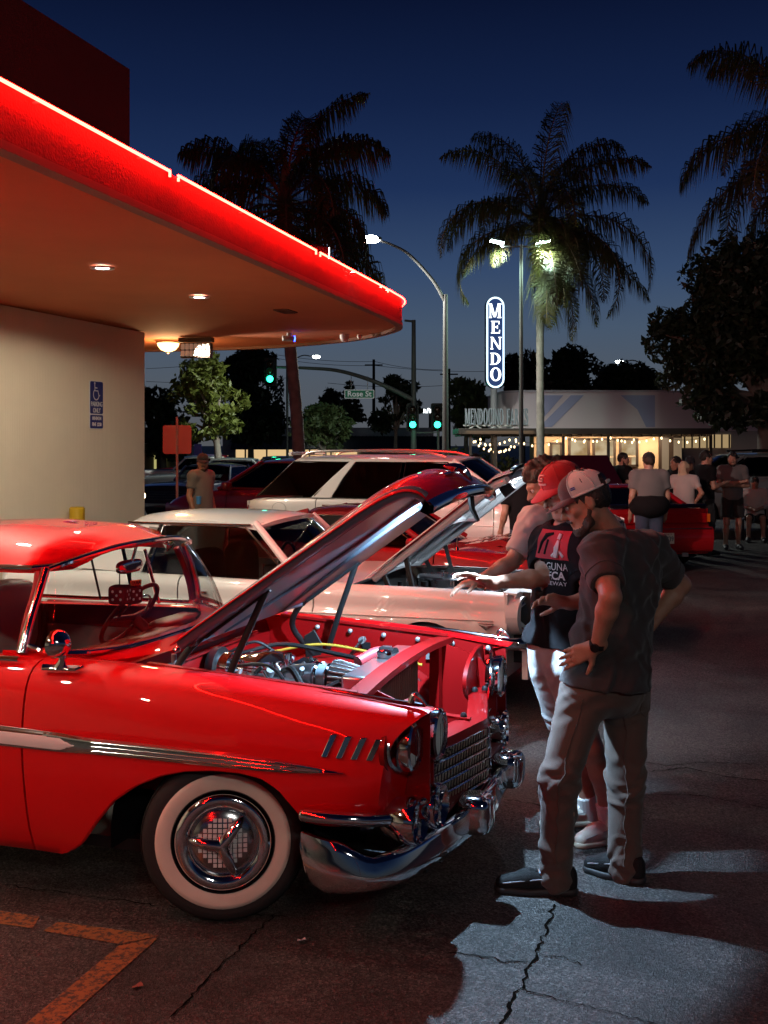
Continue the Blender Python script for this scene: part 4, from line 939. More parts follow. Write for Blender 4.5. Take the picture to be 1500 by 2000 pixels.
for s in (-1, 1):
    FN.panel(s, 0, 1, 64, 26, zlow).build('front_fender', RED, car, ang=50)
    dr = DN.panel(s, 0, 1, 20, 20, zlow).build('door', RED, car, ang=50)
    RN.panel(s, 0, 1, 44, 20, zlow).build('rear_quarter', RED, car, ang=50)
    MB().tube([(-1.78, s * .985, .80), (-1.76, s * 1.02, .80), (-1.62, s * 1.02, .80), (-1.60, s * .985, .80)], .011, 8).build('door_handle', CHROME, dr)
    # arch lips and wheel wells
    lipx = list(np.linspace(-.66, .42, 46))
    MB().tube([(a, s * (FN.w_at(a, zlow(a)) - .012), zlow(a)) for a in lipx], .008, 6).build('arch_lip', RED, car)
    for c, r0 in ((0, .44), (-2.98, .43)):
        G = [[(c + r0 * 1.05 * math.cos(q), s * y, .33 + r0 * math.sin(q)) for y in (.42, .60, .78, .93)] for q in lin(-.15, math.pi + .15, 18)]
        MB().grid(G).build('wheel_well', BLACK, car, ang=60); MB().prism([(c + r0 * math.cos(q), s * .44, .33 + r0 * math.sin(q)) for q in lin(-.3, math.pi + .3, 18)], (0, s * .01, 0)).build('well_backing', BLACK, car)
    # side trim spear with white insert
    ta = [-4.2, -3.2, -2.0, -.97, -.66, -.60, -.52, -.2, .1, .35, .48, .585]; tz = [.735, .722, .712, .708, .703, .702, .701, .700, .697, .692, .688, .686]; hh = [.028, .045, .048, .045, .042, .038, .035, .034, .032, .026, .016, .002]
    G = []
    for a in np.linspace(-4.2, .585, 130):
        z = interp(a, ta, tz); h = interp(a, ta, hh); nn = FN if a > -.845 else (DN if a > -1.985 else RN); w_ = nn.w_at(a, z)
        G.append([(a, s * (w_ - .004), z - h), (a, s * (w_ + .009), z - h * .8), (a, s * (w_ + .016), z - h * .1), (a, s * (w_ + .012), z + h * .75), (a, s * (w_ - .004), z + h)])
    MB().grid(G).build('side_trim', CHROME, car, ang=50)
    for dz in (-.010, 0.004, .016):
        MB().tube([(a, s * ((FN if a > -.845 else DN).w_at(a, .7) + .0145 - abs(dz) * .15), interp(a, ta, tz) + dz * interp(a, ta, hh) / .027) for a in np.linspace(-.5, .40, 40)], .0022, 5).build('trim_bead', CHROME_D, car)
    G = []
    for a in np.linspace(-1.95, -.585, 40):
        z = interp(a, ta, tz); h = interp(a, [-1.95, -.66, -.585], [.030, .026, .004]); w_ = (FN if a > -.845 else DN).w_at(a, z)
        G.append([(a, s * (w_ + .0125), z - h), (a, s * (w_ + .019), z), (a, s * (w_ + .0125), z + h)])
    MB().grid(G).build('trim_insert', WHITE_P, car, ang=60)
    # four hash mark ornaments
    for k in range(4):
        a0 = .515 + k * .058; z0, z1 = .742 - k * .002, .828 - k * .004; P = []
        for (da, z) in ((0, z0), (.024, z0), (.060, z1), (.034, z1)): P.append((a0 + da - .02, s * (FN.w_at(a0 + da - .02, z) + .001), z))
        q = [Vector(p) for p in P]; MB().prism(q, (0, s * .010, 0)).build('fender_ornament', CHROME, car, bevel=.003)
    # headlight pair in oval bezel
    face = []
    MB().prism([(.74, s * (.655 + .30 * math.cos(q)), .765 + .135 * math.sin(q)) for q in lin(0, 2 * math.pi, 41)[:-1]], (-.02, 0, 0)).build('headlight_panel', RED_SHADED, car)
    for k, (w_, a_) in enumerate(((.795, .800), (.60, .848))):
        r_ = .090
        hl = MB().lathe([(r_ * 1.00, -.05), (r_ * 1.15, -.01), (r_ * 1.16, .018), (r_ * 1.04, .026), (r_ * .97, .012)], (a_, s * w_, .765), (1, 0, .0), 40).build('headlight', CHROME, car)
        MB().lathe([(.0005, -.055), (r_ * .5, -.045), (r_ * .85, -.02), (r_ * .97, .008)], (a_, s * w_, .765), (1, 0, 0), 32).build('reflector', mat('frosted_reflector', (.78, .80, .82), .3, .0), hl)
        MB().lathe([(r_ * .975, .012), (r_ * .75, .030), (r_ * .4, .040), (.0005, .043)], (a_, s * w_, .765), (1, 0, 0), 32).build('lens', LENS, hl)
        lb = MB()
        for q in (-.05, -.025, 0, .025, .05): lb.bar((a_ + .034, s * w_ + q, .765 - math.sqrt(max(0, .075 ** 2 - q * q))), (a_ + .034, s * w_ + q, .765 + math.sqrt(max(0, .075 ** 2 - q * q))), .002, .003)
        lb.build('lens_flute', glass('flute_glass', (.6, .62, .62)), hl)
    ring = [(.790 - .045 * math.cos(q), s * (.70 + .222 * math.cos(q)), .765 + .118 * math.sin(q)) for q in lin(0, 2 * math.pi, 49)[:-1]]
    MB().tube(ring, .010, 8, closed=True).build('headlight_bezel', CHROME_D, car)
    # nose panel below the lamps
    c = FN.column(1.0); G = []
    for z in lin(.47, .72, 8):
        k_ = int(np.argmin(abs(c[:30, 2] - z))); a_, w_ = c[k_, 0], c[k_, 1]
        G.append([(a_ + (.825 - .03 * (.72 - z) / .25 - a_) * f ** .75, s * (w_ + (.50 - w_) * f), z) for f in lin(0, 1, 10)])
    MB().slab(G, (-.012, 0, 0)).build('nose_panel', RED, car, ang=60)
    # fender-top spear
    MB().tube([(a, s * .80, interp(a, [.40, .57, .75, .86], [.966, .950, .932, .925])) for a in lin(.40, .86, 12)], [.002, .006, .008, .009, .010, .010, .010, .011, .011, .012, .012, .008], 8, flat=(1, .9, .8)).build('fender_spear', mat('dark_chrome', (.12, .12, .13), .15, 1.0), car)
    MB().tube(spline([(.80, s * .80, .932), (.815, s * .80, .965), (.84, s * .80, .955), (.868, s * .80, .925)], 8), [.012, .013, .012, .011, .010, .009, .008, .005], 8).build('spear_sight', CHROME_D, car)
    # eyebrow underside and fender nose return
    G = []
    for t in lin(0, 1, 24):
        c = FN.column(1.0); i = int(10 + t * 37); p = c[i]; G.append([(p[0], s * p[1], p[2]), (p[0] - .06, s * (p[1] - .012), p[2] - .012 * t), (p[0] - .13, s * (p[1] - .03), p[2] - .02 * t)])
    MB().grid(G).build('fender_return', RED, car, ang=60)
    # inner fender panels along the bay
    MB().slab([[(a, s * (.722 - .10 * max(0, (-a - .2)) * 0), z) for z in lin(.46, interp(a, [-.8, 0, .57, .86], [1.004, .974, .930, .888]), 6)] for a in lin(-.62, .86, 22)], (0, s * .012, 0)).build('inner_fender', RED_SHADED, car, ang=50)
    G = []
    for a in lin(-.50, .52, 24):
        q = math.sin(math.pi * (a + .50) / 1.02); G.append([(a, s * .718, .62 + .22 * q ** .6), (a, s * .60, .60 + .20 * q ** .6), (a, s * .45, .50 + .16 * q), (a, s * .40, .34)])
    MB().grid(G).build('inner_wheelhouse', RED_SHADED, car, ang=60)
    MB().bar((-.40, s * .728, 1.0), (.55, s * .722, .938), .03, .012).build('bay_rail', RED_SHADED, car)
    for k in range(6): MB().lathe([(.013, 0), (.013, .008), (.007, .014), (.0005, .015)], (-.18 + k * .19, s * .708, .945 - k * .012), (0, -s, .2), 10).build('bolt', STEEL, car)
# cowl, firewall, bay floor
MB().slab([[(-.47 - .25 * (abs(b) / .75) ** 3 + .0, b, .985), (-.62 - .22 * (abs(b) / .8) ** 3, b, 1.012), (-.72 - .26 * (abs(b) / .8) ** 3, b, 1.005 + .03 * (abs(b) / .8) ** 4)] for b in lin(-.86, .86, 26)], (0, 0, -.02)).build('cowl', RED, car, ang=50)
MB().slab([[(-.47 - .03 * (z > .95), b, z) for z in lin(.30, .985, 10)] for b in lin(-.72, .72, 20)], (-.03, 0, 0)).build('firewall', RED_SHADED, car)
MB().box((-.452, -.42, .885), (.008, .10, .11)).build('data_plate', mat('brushed_plate', (.6, .66, .72), .35, .6), car)
MB().box((-.448, .10, .80), (.02, .05, .04)).build('firewall_plug', BLACK, car); MB().box((-.444, .05, .94), (.012, .9, .015)).build('firewall_seam', RED_SHADED, car)
MB().cyl((-.44, -.58, .90), (-.36, -.58, .93), .05).build('wiper_motor', BLACK, car); MB().cyl((-.40, -.50, .92), (-.40, -.50, 1.0), .012).build('vacuum_fitting', STEEL, car)
MB().box((.2, 0, .26), (1.3, 1.5, .02)).build('under_tray', BLACK, car)
MB().box((-.1, 0, .42), (.8, .5, .25)).build('engine_block', mat('grey_engine', (.10, .10, .11), .5), car, bevel=.03)
# engine: valve cover, intake, cone filter, pulleys
MB().ell((-.14, -.20, .80), (.30, .075, .045), e=.4).build('valve_cover', ALU, car); MB().ell((-.14, .22, .80), (.30, .075, .045), e=.4).build('valve_cover', ALU, car)
MB().box((-.12, 0, .79), (.40, .26, .08)).build('intake_manifold', ALU, car, bevel=.02)
MB().cyl((-.18, .03, .84), (-.18, .03, .895), .13, n=32).build('air_cleaner', CHROME, car); MB().lathe([(.0005, .93), (.09, .92), (.14, .905), (.14, .895)], (-.18, .03, 0), n=32).build('air_cleaner_lid', CHROME, car)
for z in (.855, .87, .885): MB().tube([(-.18 + .131 * math.cos(q), .03 + .131 * math.sin(q), z) for q in lin(0, 2 * math.pi, 33)[:-1]], .003, 5, closed=True).build('filter_pleat', RED_SHADED, car)
MB().cyl((-.44, -.02, .84), (-.40, -.02, .84), .11, n=32).build('brake_booster', BLACK, car); MB().cyl((-.40, -.02, .84), (-.34, -.02, .84), .085, n=32).build('booster_front', CHROME, car); MB().cyl((-.34, -.02, .845), (-.22, -.02, .845), .05, n=24).build('master_cylinder', CHROME, car)
MB().tube(spline([(.0, -.06, .84), (.10, -.10, .86), (.16, -.12, .86)], 8), .055, 16).build('throttle_body', ALU, car)
MB().cyl((.14, -.12, .86), (.22, -.14, .86), .058, n=24).build('silicone_coupler', mat('blue_grey_hose', (.16, .22, .28), .5), car)
for k in (0, .06): MB().tube([(.15 + k + 0, -.125 - k * .2 + .062 * math.cos(q), .86 + .062 * math.sin(q)) for q in lin(0, 2 * math.pi, 25)[:-1]], .006, 5, closed=True).build('hose_clamp', CHROME, car)
flt = MB().lathe([(.062, 0), (.066, .01), (.088, .015), (.062, .14), (.058, .145), (.0005, .147)], (.225, -.14, .86), (1, -.12, 0), 36).build('cone_filter', BLACK, car)
fr = MB()
for k in range(22):
    a = 2 * math.pi * k / 22; X_, Y_, D_ = frame((1, -.12, 0)); o = Vector((.225, -.14, .86)); q = X_ * math.cos(a) + Y_ * math.sin(a)
    fr.bar(o + D_ * .018 + q * .087, o + D_ * .138 + q * .064, .004, .007)
fr.build('filter_rib', mat('filter_rib', (.42, .42, .43), .5), flt)
MB().lathe([(.03, .145), (.062, .148), (.06, .16), (.0005, .165)], (.225, -.14, .86), (1, -.12, 0), 24).build('filter_cap', CHROME, flt)
MB().tube(spline([(-.28, -.10, .88), (-.1, -.16, .905), (.02, -.24, .86), (.06, -.26, .76)], 18), .008, 8).build('fuel_line', BLACK, car)
MB().tube(spline([(-.02, -.14, .88), (.06, -.22, .90), (.12, -.25, .82), (.12, -.24, .70)], 16), .016, 8).build('radiator_hose', BLACK, car)
MB().cyl((-.05, -.02, .86), (-.05, -.02, .94), .022).build('oil_filler', CHROME, car); MB().box((.02, .02, .87), (.09, .16, .06)).build('coil_bracket', CHROME, car, bevel=.01)
random.seed(2)
for k in range(26):
    p = Vector((random.uniform(-.30, .10), random.uniform(-.18, .16), random.uniform(.83, .88))); MB().cyl(p, p + Vector((random.uniform(-.03, .03), random.uniform(-.03, .03), .03)), random.uniform(.008, .02), n=10).build('engine_fitting', random.choice([CHROME, ALU, STEEL, BLACK]), car)
MB().tube(spline([(.28, .06, .90), (.34, .16, .93), (.40, .18, .93)], 10), .030, 14).build('coolant_elbow', mat('red_hose', (.4, .05, .06), .4), car); MB().cyl((.36, .17, .93), (.44, .15, .93), .034).build('black_coupler', BLACK, car)
# hoses, wiring and small boxes packed round the engine
for pts, r_, m_ in (([(-.44, -.45, .80), (-.30, -.52, .84), (-.05, -.56, .80), (.20, -.52, .78), (.40, -.40, .82)], .010, BLACK), ([(-.44, .30, .86), (-.25, .40, .90), (.05, .42, .86), (.30, .36, .84)], .012, BLACK), ([(-.42, .10, .90), (-.30, .16, .95), (-.20, .22, .88)], .008, BLACK),
        ([(-.10, -.28, .80), (.0, -.36, .76), (.15, -.38, .80), (.32, -.30, .88)], .014, BLACK), ([(-.40, -.30, .78), (-.20, -.34, .86), (.05, -.30, .84)], .006, mat('blue_wire', (.02, .05, .25), .5)), ([(-.35, .48, .84), (-.1, .56, .88), (.2, .60, .84), (.45, .58, .80)], .007, mat('yellow_wire', (.4, .25, .02), .5)),
        ([(-.28, -.16, .84), (-.22, -.26, .80), (-.20, -.30, .70)], .007, MATS['blue_wire']), ([(-.16, -.16, .84), (-.12, -.27, .80), (-.10, -.31, .70)], .007, MATS['blue_wire']), ([(-.04, -.16, .84), (-.02, -.27, .80), (.0, -.31, .70)], .007, MATS['blue_wire'])):
    MB().tube(spline(pts, 18), r_, 8).build('hose', m_, car)
MB().box((.30, .50, .80), (.20, .17, .16)).build('battery', BLACK, car, bevel=.01); MB().cyl((.25, .46, .88), (.25, .46, .90), .012).build('battery_terminal', STEEL, car); MB().cyl((.35, .46, .88), (.35, .46, .90), .012).build('battery_terminal', STEEL, car)
MB().box((.10, -.58, .80), (.16, .10, .12)).build('washer_bottle', mat('milky_plastic', (.5, .5, .46), .4), car, bevel=.015); MB().cyl((.10, -.58, .86), (.10, -.58, .885), .02).build('bottle_cap', BLACK, car)
MB().cyl((.24, .10, .70), (.30, .10, .70), .16, n=28).build('fan_pulley', BLACK, car)
for k in range(6): q = k * math.pi / 3; MB().bar((.33, .0 + .04 * math.cos(q), .68 + .04 * math.sin(q)), (.33, .0 + .19 * math.cos(q), .68 + .19 * math.sin(q)), .06, .006).build('fan_blade', ALU, car)
for k in range(5): MB().box((.10 + k * .12, .706, .86 - k * .012), (.05, .006, .035)).build('fender_bracket', STEEL if k % 2 else BLACK, car)
# radiator, tank and support
MB().box((.455, -.03, .66), (.05, .86, .44)).build('radiator', mat('radiator_core', (.16, .14, .12), .5, .5), car)
rc = MB()
for k in range(28): rc.box((.482, -.44 + k * .030, .66), (.006, .004, .42))
rc.build('radiator_fin', mat('fin_metal', (.34, .30, .26), .4, .8), car)
MB().box((.435, -.03, .900), (.125, .80, .075)).build('radiator_tank', mat('brushed_aluminium', (.62, .64, .68), .28, 1.0), car, bevel=.012)
MB().lathe([(.030, .935), (.036, .945), (.036, .965), (.030, .972), (.0005, .976)], (.425, .02, 0), n=24).build('radiator_cap', CHROME, car)
MB().slab([[(.50 + d, b, z0) for d in (0, .085)] for b, z0 in zip(lin(-.71, .71, 22), [.93 + .035 * (1 - (abs(b) / .71) ** 2) - .0 for b in lin(-.71, .71, 22)])], (0, 0, -.03)).build('radiator_support', RED_SHADED, car, ang=40)
for s in (-1, 1): MB().box((.545, s * .50, .66), (.05, .06, .50)).build('support_leg', RED_SHADED, car)
for s in (-1, 1): # splash panels between support and grille
    MB().slab([[(a, s * (.56 + (.12 * (a - .55))), z) for z in lin(.42, interp(a, [.55, .75, .86], [.93, .86, .70]), 6)] for a in lin(.55, .84, 8)], (0, s * .01, 0)).build('splash_panel', RED_SHADED, car, ang=50)
MB().box((.70, 0, .43), (.36, 1.1, .015)).build('valance_floor', mat('dark_red_floor', (.12, .004, .005), .5), car)
vb = [(.785, -.60), (.86, -.30), (.925, 0), (.86, .30), (.785, .60)]
MB().slab([[(a - .095, b, .705), (a - .05, b, .710), (a, b, .695), (a + .006, b, .668)] for a, b in vb], (0, 0, -.012)).build('grille_top_panel', RED_SHADED, car, ang=30)
MB().bar((.56, -.10, .735), (.87, -.10, .712), .045, .010).build('latch_brace', RED_SHADED, car); 
for p in ((.60, -.10, .735), (.84, -.10, .715), (.76, .45, .712), (.77, -.48, .712), (.80, .50, .71)): MB().lathe([(.016, 0), (.016, .012), (.009, .022), (.0005, .023)], p, n=12).build('rubber_stop', BLACK, car)
# V grille: five rows of slotted bars
def vpt(b, z): return interp(abs(b), [0, .30, .60], [.925, .86, .785]) + (.69 - z) * .06
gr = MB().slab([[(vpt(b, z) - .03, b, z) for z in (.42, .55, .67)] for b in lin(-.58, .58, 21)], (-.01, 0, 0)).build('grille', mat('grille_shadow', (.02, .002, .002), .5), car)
for r_ in range(6):
    z = .655 - r_ * .046
    MB().tube([(vpt(b, z), b, z) for b in lin(-.58, .58, 25)], .0045, 6).build('grille_bar', CHROME, gr)
sl_ = MB()
for r_ in range(5):
    z = .655 - r_ * .046
    for k in range(46):
        b = -.573 + k * .0255
        sl_.bar((vpt(b, z) - .006, b, z - .004), (vpt(b, z - .04) - .012, b, z - .040), .0105, .004)
so = sl_.build('grille_slot', mat('satin_gold_chrome', (.80, .74, .62), .28, 1.0), gr)
pu = [(.80, -.5), (.86, -.28), (.915, 0), (.86, .28), (.80, .5)]
for s in (-1, 1):
    # wing moulding, parking lamp pods
    MB().slab([[(.865 - .02 * k, s * (.36 + .005 * k), .655 - .02 * k), (.84 - .02 * k, s * .50, .628 - .03 * k), (.80 - .02 * k, s * .66, .575 - .035 * k), (.745 - .02 * k, s * .80, .525 - .03 * k), (.70 - .01 * k, s * .915, .505 - .012 * k)] for k in range(4)], (-.015, 0, -.01)).build('grille_wing', CHROME, car, ang=60)
    for k, (a, b, z, r_) in enumerate(((.80, .80, .475, .088), (.84, .645, .490, .085))):
        pod = MB().lathe([(r_ * .80, -.10), (r_ * 1.02, -.04), (r_ * 1.10, .02), (r_ * 1.02, .045), (r_ * .90, .02), (r_ * .82, -.02), (.0005, -.045)], (a, s * b, z), (1, s * .12, 0), 36).build('parking_lamp_pod', CHROME, car, ang=60)
        MB().lathe([(r_ * .42, -.03), (r_ * .40, .01), (r_ * .25, .03), (.0005, .036)], (a, s * b, z), (1, s * .12, 0), 24).build('lens', LENS, pod)
        MB().bar((a + .02, s * b - .0, z - r_ * .9), (a + .03, s * b, z + r_ * .9), .016, .012).build('pod_fin', CHROME, pod)
    # upper side bar
    pth = [(.425, s * .985, .512), (.50, s * .990, .513), (.60, s * .972, .510), (.68, s * .93, .503), (.73, s * .87, .492)]
    sec = [(0, -.026), (.014, -.024), (.026, -.008), (.026, .010), (.012, .022), (-.01, .024)]
    G = sweep(pth if s < 0 else pth, sec if s < 0 else [(-o, z) for o, z in sec]); MB().grid(G).build('side_bumper_bar', CHROME, car, ang=60)
    MB().ell((.425, s * .99, .512), (.018, .018, .024)).build('bar_end', CHROME, car)
# wrap-around bumper
hp = [(.42, -.975), (.50, -.985), (.60, -.978), (.69, -.94), (.765, -.865), (.82, -.74), (.862, -.58), (.90, -.38), (.925, -.18), (.935, 0)]
hp = spline(hp, 34); path = [(a, b, 0) for a, b in hp] + [(a, -b, 0) for a, b in reversed(hp[:-1])]
def bsec(f):
    q = abs(f - .5) * 2  # 1 at the ends, 0 centre
    top = interp(q, [0, .35, .55, .68, .80, 1], [.398, .398, .38, .368, .425, .452]); bot = interp(q, [0, .3, .6, .88, .965, 1], [.245, .245, .238, .222, .25, .36])
    h = top - bot; bul = interp(q, [0, .8, 1], [.042, .045, .028])
    return [(-.03, top - .012), (-.005, top), (.020, top - .004), (bul * .7, top - h * .16), (bul * .75, top - h * .34), (bul, top - h * .5), (bul * .97, top - h * .72), (bul * .6, top - h * .9), (0.0, bot), (-.03, bot + .01)]
MB().grid(sweep(path, bsec)).build('front_bumper', CHROME, car, ang=60)
for s in (-1, 1):
    gd = MB(); gd.ell((.955, s * .34, .375), (.075, .085, .085), e=.55, nu=24, nv=14); gd.build('bumper_guard', CHROME, car, ang=60)
    MB().ell((1.02, s * .31, .43), (.015, .02, .012)).build('guard_bolt', CHROME_D, car)
MB().box((.80, 0, .30), (.14, 1.2, .12)).build('gravel_pan', BLACK, car)
MB().grid(sweep([(-4.30, .95, 0), (-4.5, .80, 0), (-4.58, .4, 0), (-4.6, 0, 0), (-4.58, -.4, 0), (-4.5, -.80, 0), (-4.30, -.95, 0)], [(-.03, .47), (.02, .46), (.06, .40), (.06, .33), (.0, .29)])).build('rear_bumper', CHROME, car, ang=60)
MB().slab([[(-4.40 + .02 * abs(b) , b, z) for z in lin(.32, .90, 6)] for b in lin(-.80, .80, 12)], (.02, 0, 0)).build('rear_panel', RED, car)
MB().slab([[(a, b, interp(a, [-4.36, -4.0, -3.2, -2.85], [.895, .955, 1.0, 1.01]) + .03 * (1 - (b / .72) ** 2)) for b in lin(-.72, .72, 14)] for a in lin(-4.36, -2.85, 16)], (0, 0, -.02)).build('trunk_lid', RED, car)
for s in (-1, 1):
    for w_ in (.45, .60, .75): MB().lathe([(.05, 0), (.05, .02), (.0005, .035)], (-4.40, s * w_, .66), (-1, 0, 0), 20).build('tail_lamp', REDLENS, car)
# wheels
wheel(car, (0, -.80 + .0, .335), -1, .335, .206, 'whitewall', R(21)); wheel(car, (0, .80, .335), 1, .335, .206, 'whitewall', R(19))
wheel(car, (-2.98, -.79, .335), -1, .335, .206, 'whitewall'); wheel(car, (-2.98, .79, .335), 1, .335, .206, 'whitewall')
MB().box((-1.5, 0, .24), (2.6, 1.6, .05)).build('floor_pan', BLACK, car)
MB().cyl((-.3, -.5, .23), (-1.4, -.5, .23), .03).build('exhaust_pipe', STEEL, car)
# ------------------------------------------------ raised hood
HP = [(-.29, 1.088, .742, .022), (-.21, 1.145, .739, .036), (-.06, 1.250, .733, .052), (.15, 1.395, .718, .070), (.40, 1.570, .690, .082), (.57, 1.688, .655, .086), (.675, 1.745, .625, .082), (.735, 1.755, .605, .072), (.780, 1.738, .59, .058), (.812, 1.700, .575, .048)]
hn = Vector((-math.sin(R(35)), 0, math.cos(R(35))))
def hoodpt(t, q, off=0.0):
    a, z, hw, cr_ = cmr(HP, t); k = 1 - abs(q) ** 2.6
    nose = min(1, max(0, (t - .72) / .28)); nn = (hn * (1 - nose) + Vector((.35, 0, .94)) * nose).normalized()
    p = Vector((a + .03 * nose * (1 - q * q), q * hw, z)) + nn * (cr_ * k + .012 * math.exp(-(q / .1) ** 2) * (1 - nose)) 
    return p + nn * off
hd = MB().slab([[hoodpt(t, q) for q in lin(-1, 1, 33)] for t in lin(0, 1, 40)], lambda p: Vector(p) - hn * .006).build('hood', RED, car, ang=50)
SLATE = mat('under_hood_slate', (.085, .105, .135), .42, coat=.35, coat_rough=.12, spec=.3)
def brace(f0, name='hood_brace'):
    return f0.build(name, SLATE, hd, ang=50)
brace(MB().slab([[hoodpt(t, -.96, -.03).lerp(hoodpt(t, .96, -.03), (q + .95) / 1.9) - hn * .012 for q in lin(-.90, .90, 25)] for t in lin(.03, .80, 30)], lambda p: Vector(p) + hn * .008), 'hood_liner')
for s in (-1, 1):
    brace(MB().tube([hoodpt(t, s * .93, -.022) for t in lin(.02, .90, 24)], .026, 8))
    brace(MB().tube(spline([tuple(hoodpt(.06, s * .45, -.055)), tuple(hoodpt(.35, s * .20, -.105)), tuple(hoodpt(.55, s * .22, -.115)), tuple(hoodpt(.80, s * .60, -.085))], 20), .018, 8, flat=(1, 1, 1)))
brace(MB().tube([hoodpt(.88, q, -.05) for q in lin(-.86, .86, 16)], .030, 8)); brace(MB().tube([hoodpt(.05, q, -.035) for q in lin(-.86, .86, 16)], .028, 8))
lip = []
MB().grid([[hoodpt(1, q) + Vector((dx, 0, dz)) for dx, dz in ((-.012, .012), (.012, .012), (.030, -.006), (.026, -.034), (.002, -.042), (-.03, -.028))] for q in lin(-1.03, 1.03, 25)], cv=True).build('hood_lip', CHROME, hd, ang=60)
MB().tube(spline([tuple(hoodpt(.80, 0, .02)), tuple(hoodpt(.90, 0, .035)), tuple(hoodpt(.98, 0, .02))], 8), [.006, .014, .018, .02, .02, .018, .012, .005], 8).build('hood_ornament', CHROME, hd)
MB().tube([hoodpt(.86, q, .010) for q in lin(-.34, .0, 6)], [.004, .01, .013, .013, .01, .006], 8, flat=(1, 1, .6)).build('hood_emblem', CHROME, hd)
MB().tube([hoodpt(1, .05) + Vector((-.02, 0, -.02)), hoodpt(1, .05) + Vector((-.01, 0, -.10)), hoodpt(1, .05) + Vector((.02, .0, -.155))], [.016, .014, .008], 8).build('hood_latch', BLACK, hd)
# under-hood LED work strip
LP_ = hoodpt(.64, 0, -.125)
led = MB().box(LP_ + Vector((-.03, 0, 0)), (.03, .16, .014)).build('work_light', BLACK, hd)
MB().box(LP_ + Vector((-.03, 0, -.010)), (.022, .14, .006)).build('led_strip', emitter('work_led', (.80, .90, 1.0), 30), led)
lamp('work_light_lamp', 'SPOT', LP_ + Vector((-.005, 0, -.022)), 340, (.46, .73, 1.0), .014, car, rot=(0, R(17), 0), spot=120, blend=.14)
lamp('work_light_spill', 'POINT', LP_ + Vector((-.03, 0, -.05)), 7, (.62, .82, 1.0), .03, car)
# hinges
for s in (-1, 1):
    h0 = hoodpt(.10, s * .80, -.045); h1 = hoodpt(.30, s * .80, -.05)
    MB().bar(h0, h1, .02, .045, hn).build('hinge_strap', BLACK, car)
    b0 = Vector((-.30, s * .66, .93)); b1 = Vector((-.18, s * .66, .80))
    MB().tube(spline([tuple(h0), tuple(h0.lerp(b0, .5) + Vector((-.03, 0, 0))), tuple(b0), tuple(b1)], 12), .017, 8, flat=(1, .6, 1)).build('hinge_arm', BLACK, car)
    MB().tube([h1, h1.lerp(Vector((-.10, s * .66, .86)), .6), Vector((-.10, s * .66, .84))], .016, 8, flat=(1, .6, 1)).build('hinge_arm', BLACK, car)
    MB().prism([(-.22, s * .665, .70), (-.16, s * .665, .70), (-.13, s * .665, .86), (-.18, s * .665, .94), (-.24, s * .665, .90)], (0, -s * .012, 0)).build('hinge_plate', BLACK, car, bevel=.004)
    sp = []
    for k in range(130): f = k / 129; q = k * .62; c = Vector((.10, s * .64, .90)).lerp(Vector((-.02, s * .62, .74)), f); sp.append(c + Vector((.022 * math.cos(q) * .7, .024 * math.sin(q), .016 * math.cos(q))))
    MB().tube(sp, .0055, 5).build('hinge_spring', mat('spring_steel', (.10, .10, .11), .35, .8), car)
    MB().cyl((.10, s * .66, .90), (.10, s * .63, .90), .018).build('spring_bolt', STEEL, car)
# ------------------------------------------------ greenhouse
wsb = [(-0.950, -.815, 1.060), (-0.830, -.80, 1.035), (-0.710, -.66, 1.018), (-0.640, -.40, 1.01), (-0.620, 0, 1.01)]; wst = [(-0.955, -.650, 1.375), (-0.910, -.61, 1.395), (-0.870, -.48, 1.42), (-0.835, -.26, 1.445), (-0.820, 0, 1.452)]
mir = lambda L: [(a, b, z) for a, b, z in L] + [(a, -b, z) for a, b, z in reversed(L[:-1])]
B_ = spline(mir(wsb), 41); T_ = spline(mir(wst), 41)
def lerp3(p, q, f): return Vector(p).lerp(Vector(q), f)
MB().grid([[lerp3(b, t, f) + Vector((.03 * math.sin(math.pi * f), 0, 0)) for f in lin(0, 1, 9)] for b, t in zip(B_, T_)]).build('windshield', GLASS, car, ang=180, fixn=False)
MB().tube(B_, .013, 8).build('windshield_moulding', CHROME, car); MB().tube([Vector(p) + Vector((.008, 0, .006)) for p in T_], .013, 8).build('windshield_moulding', CHROME, car)
for s in (-1, 1):
    MB().tube(spline([(-.965, s * .83, 1.03), (-.96, s * .79, 1.14), (-.96, s * .72, 1.27), (-.965, s * .655, 1.378)], 12), [.026, .024, .022, .022, .021, .02, .02, .02, .02, .02, .02, .02], 10).build('windshield_pillar', CHROME, car)
    MB().tube(spline([(-.99, s * .80, 1.05), (-.99, s * .76, 1.16), (-.995, s * .69, 1.28), (-1.01, s * .645, 1.36)], 12), .018, 8).build('pillar_inner', UPH_R, car)
def roofz(a, q):
    edge = interp(a, [-2.95, -2.6, -2.2, -1.5, -.95, -.82], [1.22, 1.32, 1.372, 1.388, 1.386, 1.42]); crown = interp(a, [-2.95, -2.6, -2.2, -1.5, -1.04, -.82], [1.30, 1.44, 1.52, 1.548, 1.525, 1.466])
    return edge + (crown - edge) * (1 - abs(q) ** 3.2)
def roofhw(a): return interp(a, [-2.95, -2.4, -1.6, -1.04, -.9], [.62, .66, .672, .655, .30])
def hdr(q): return interp(abs(q), [0, .4, .75, .95, 1], [-.805, -.82, -.87, -.93, -.96])
rg = []
for f in lin(0, 1, 26):
    rg.append([(hdr(q) + (-2.85 - hdr(q)) * f, q * roofhw(min(-.94, hdr(q) + (-2.85 - hdr(q)) * f)), roofz(hdr(q) + (-2.85 - hdr(q)) * f, q)) for q in lin(-1, 1, 31)])
MB().slab(rg, (0, 0, -.03)).build('roof', RED, car, ang=50)
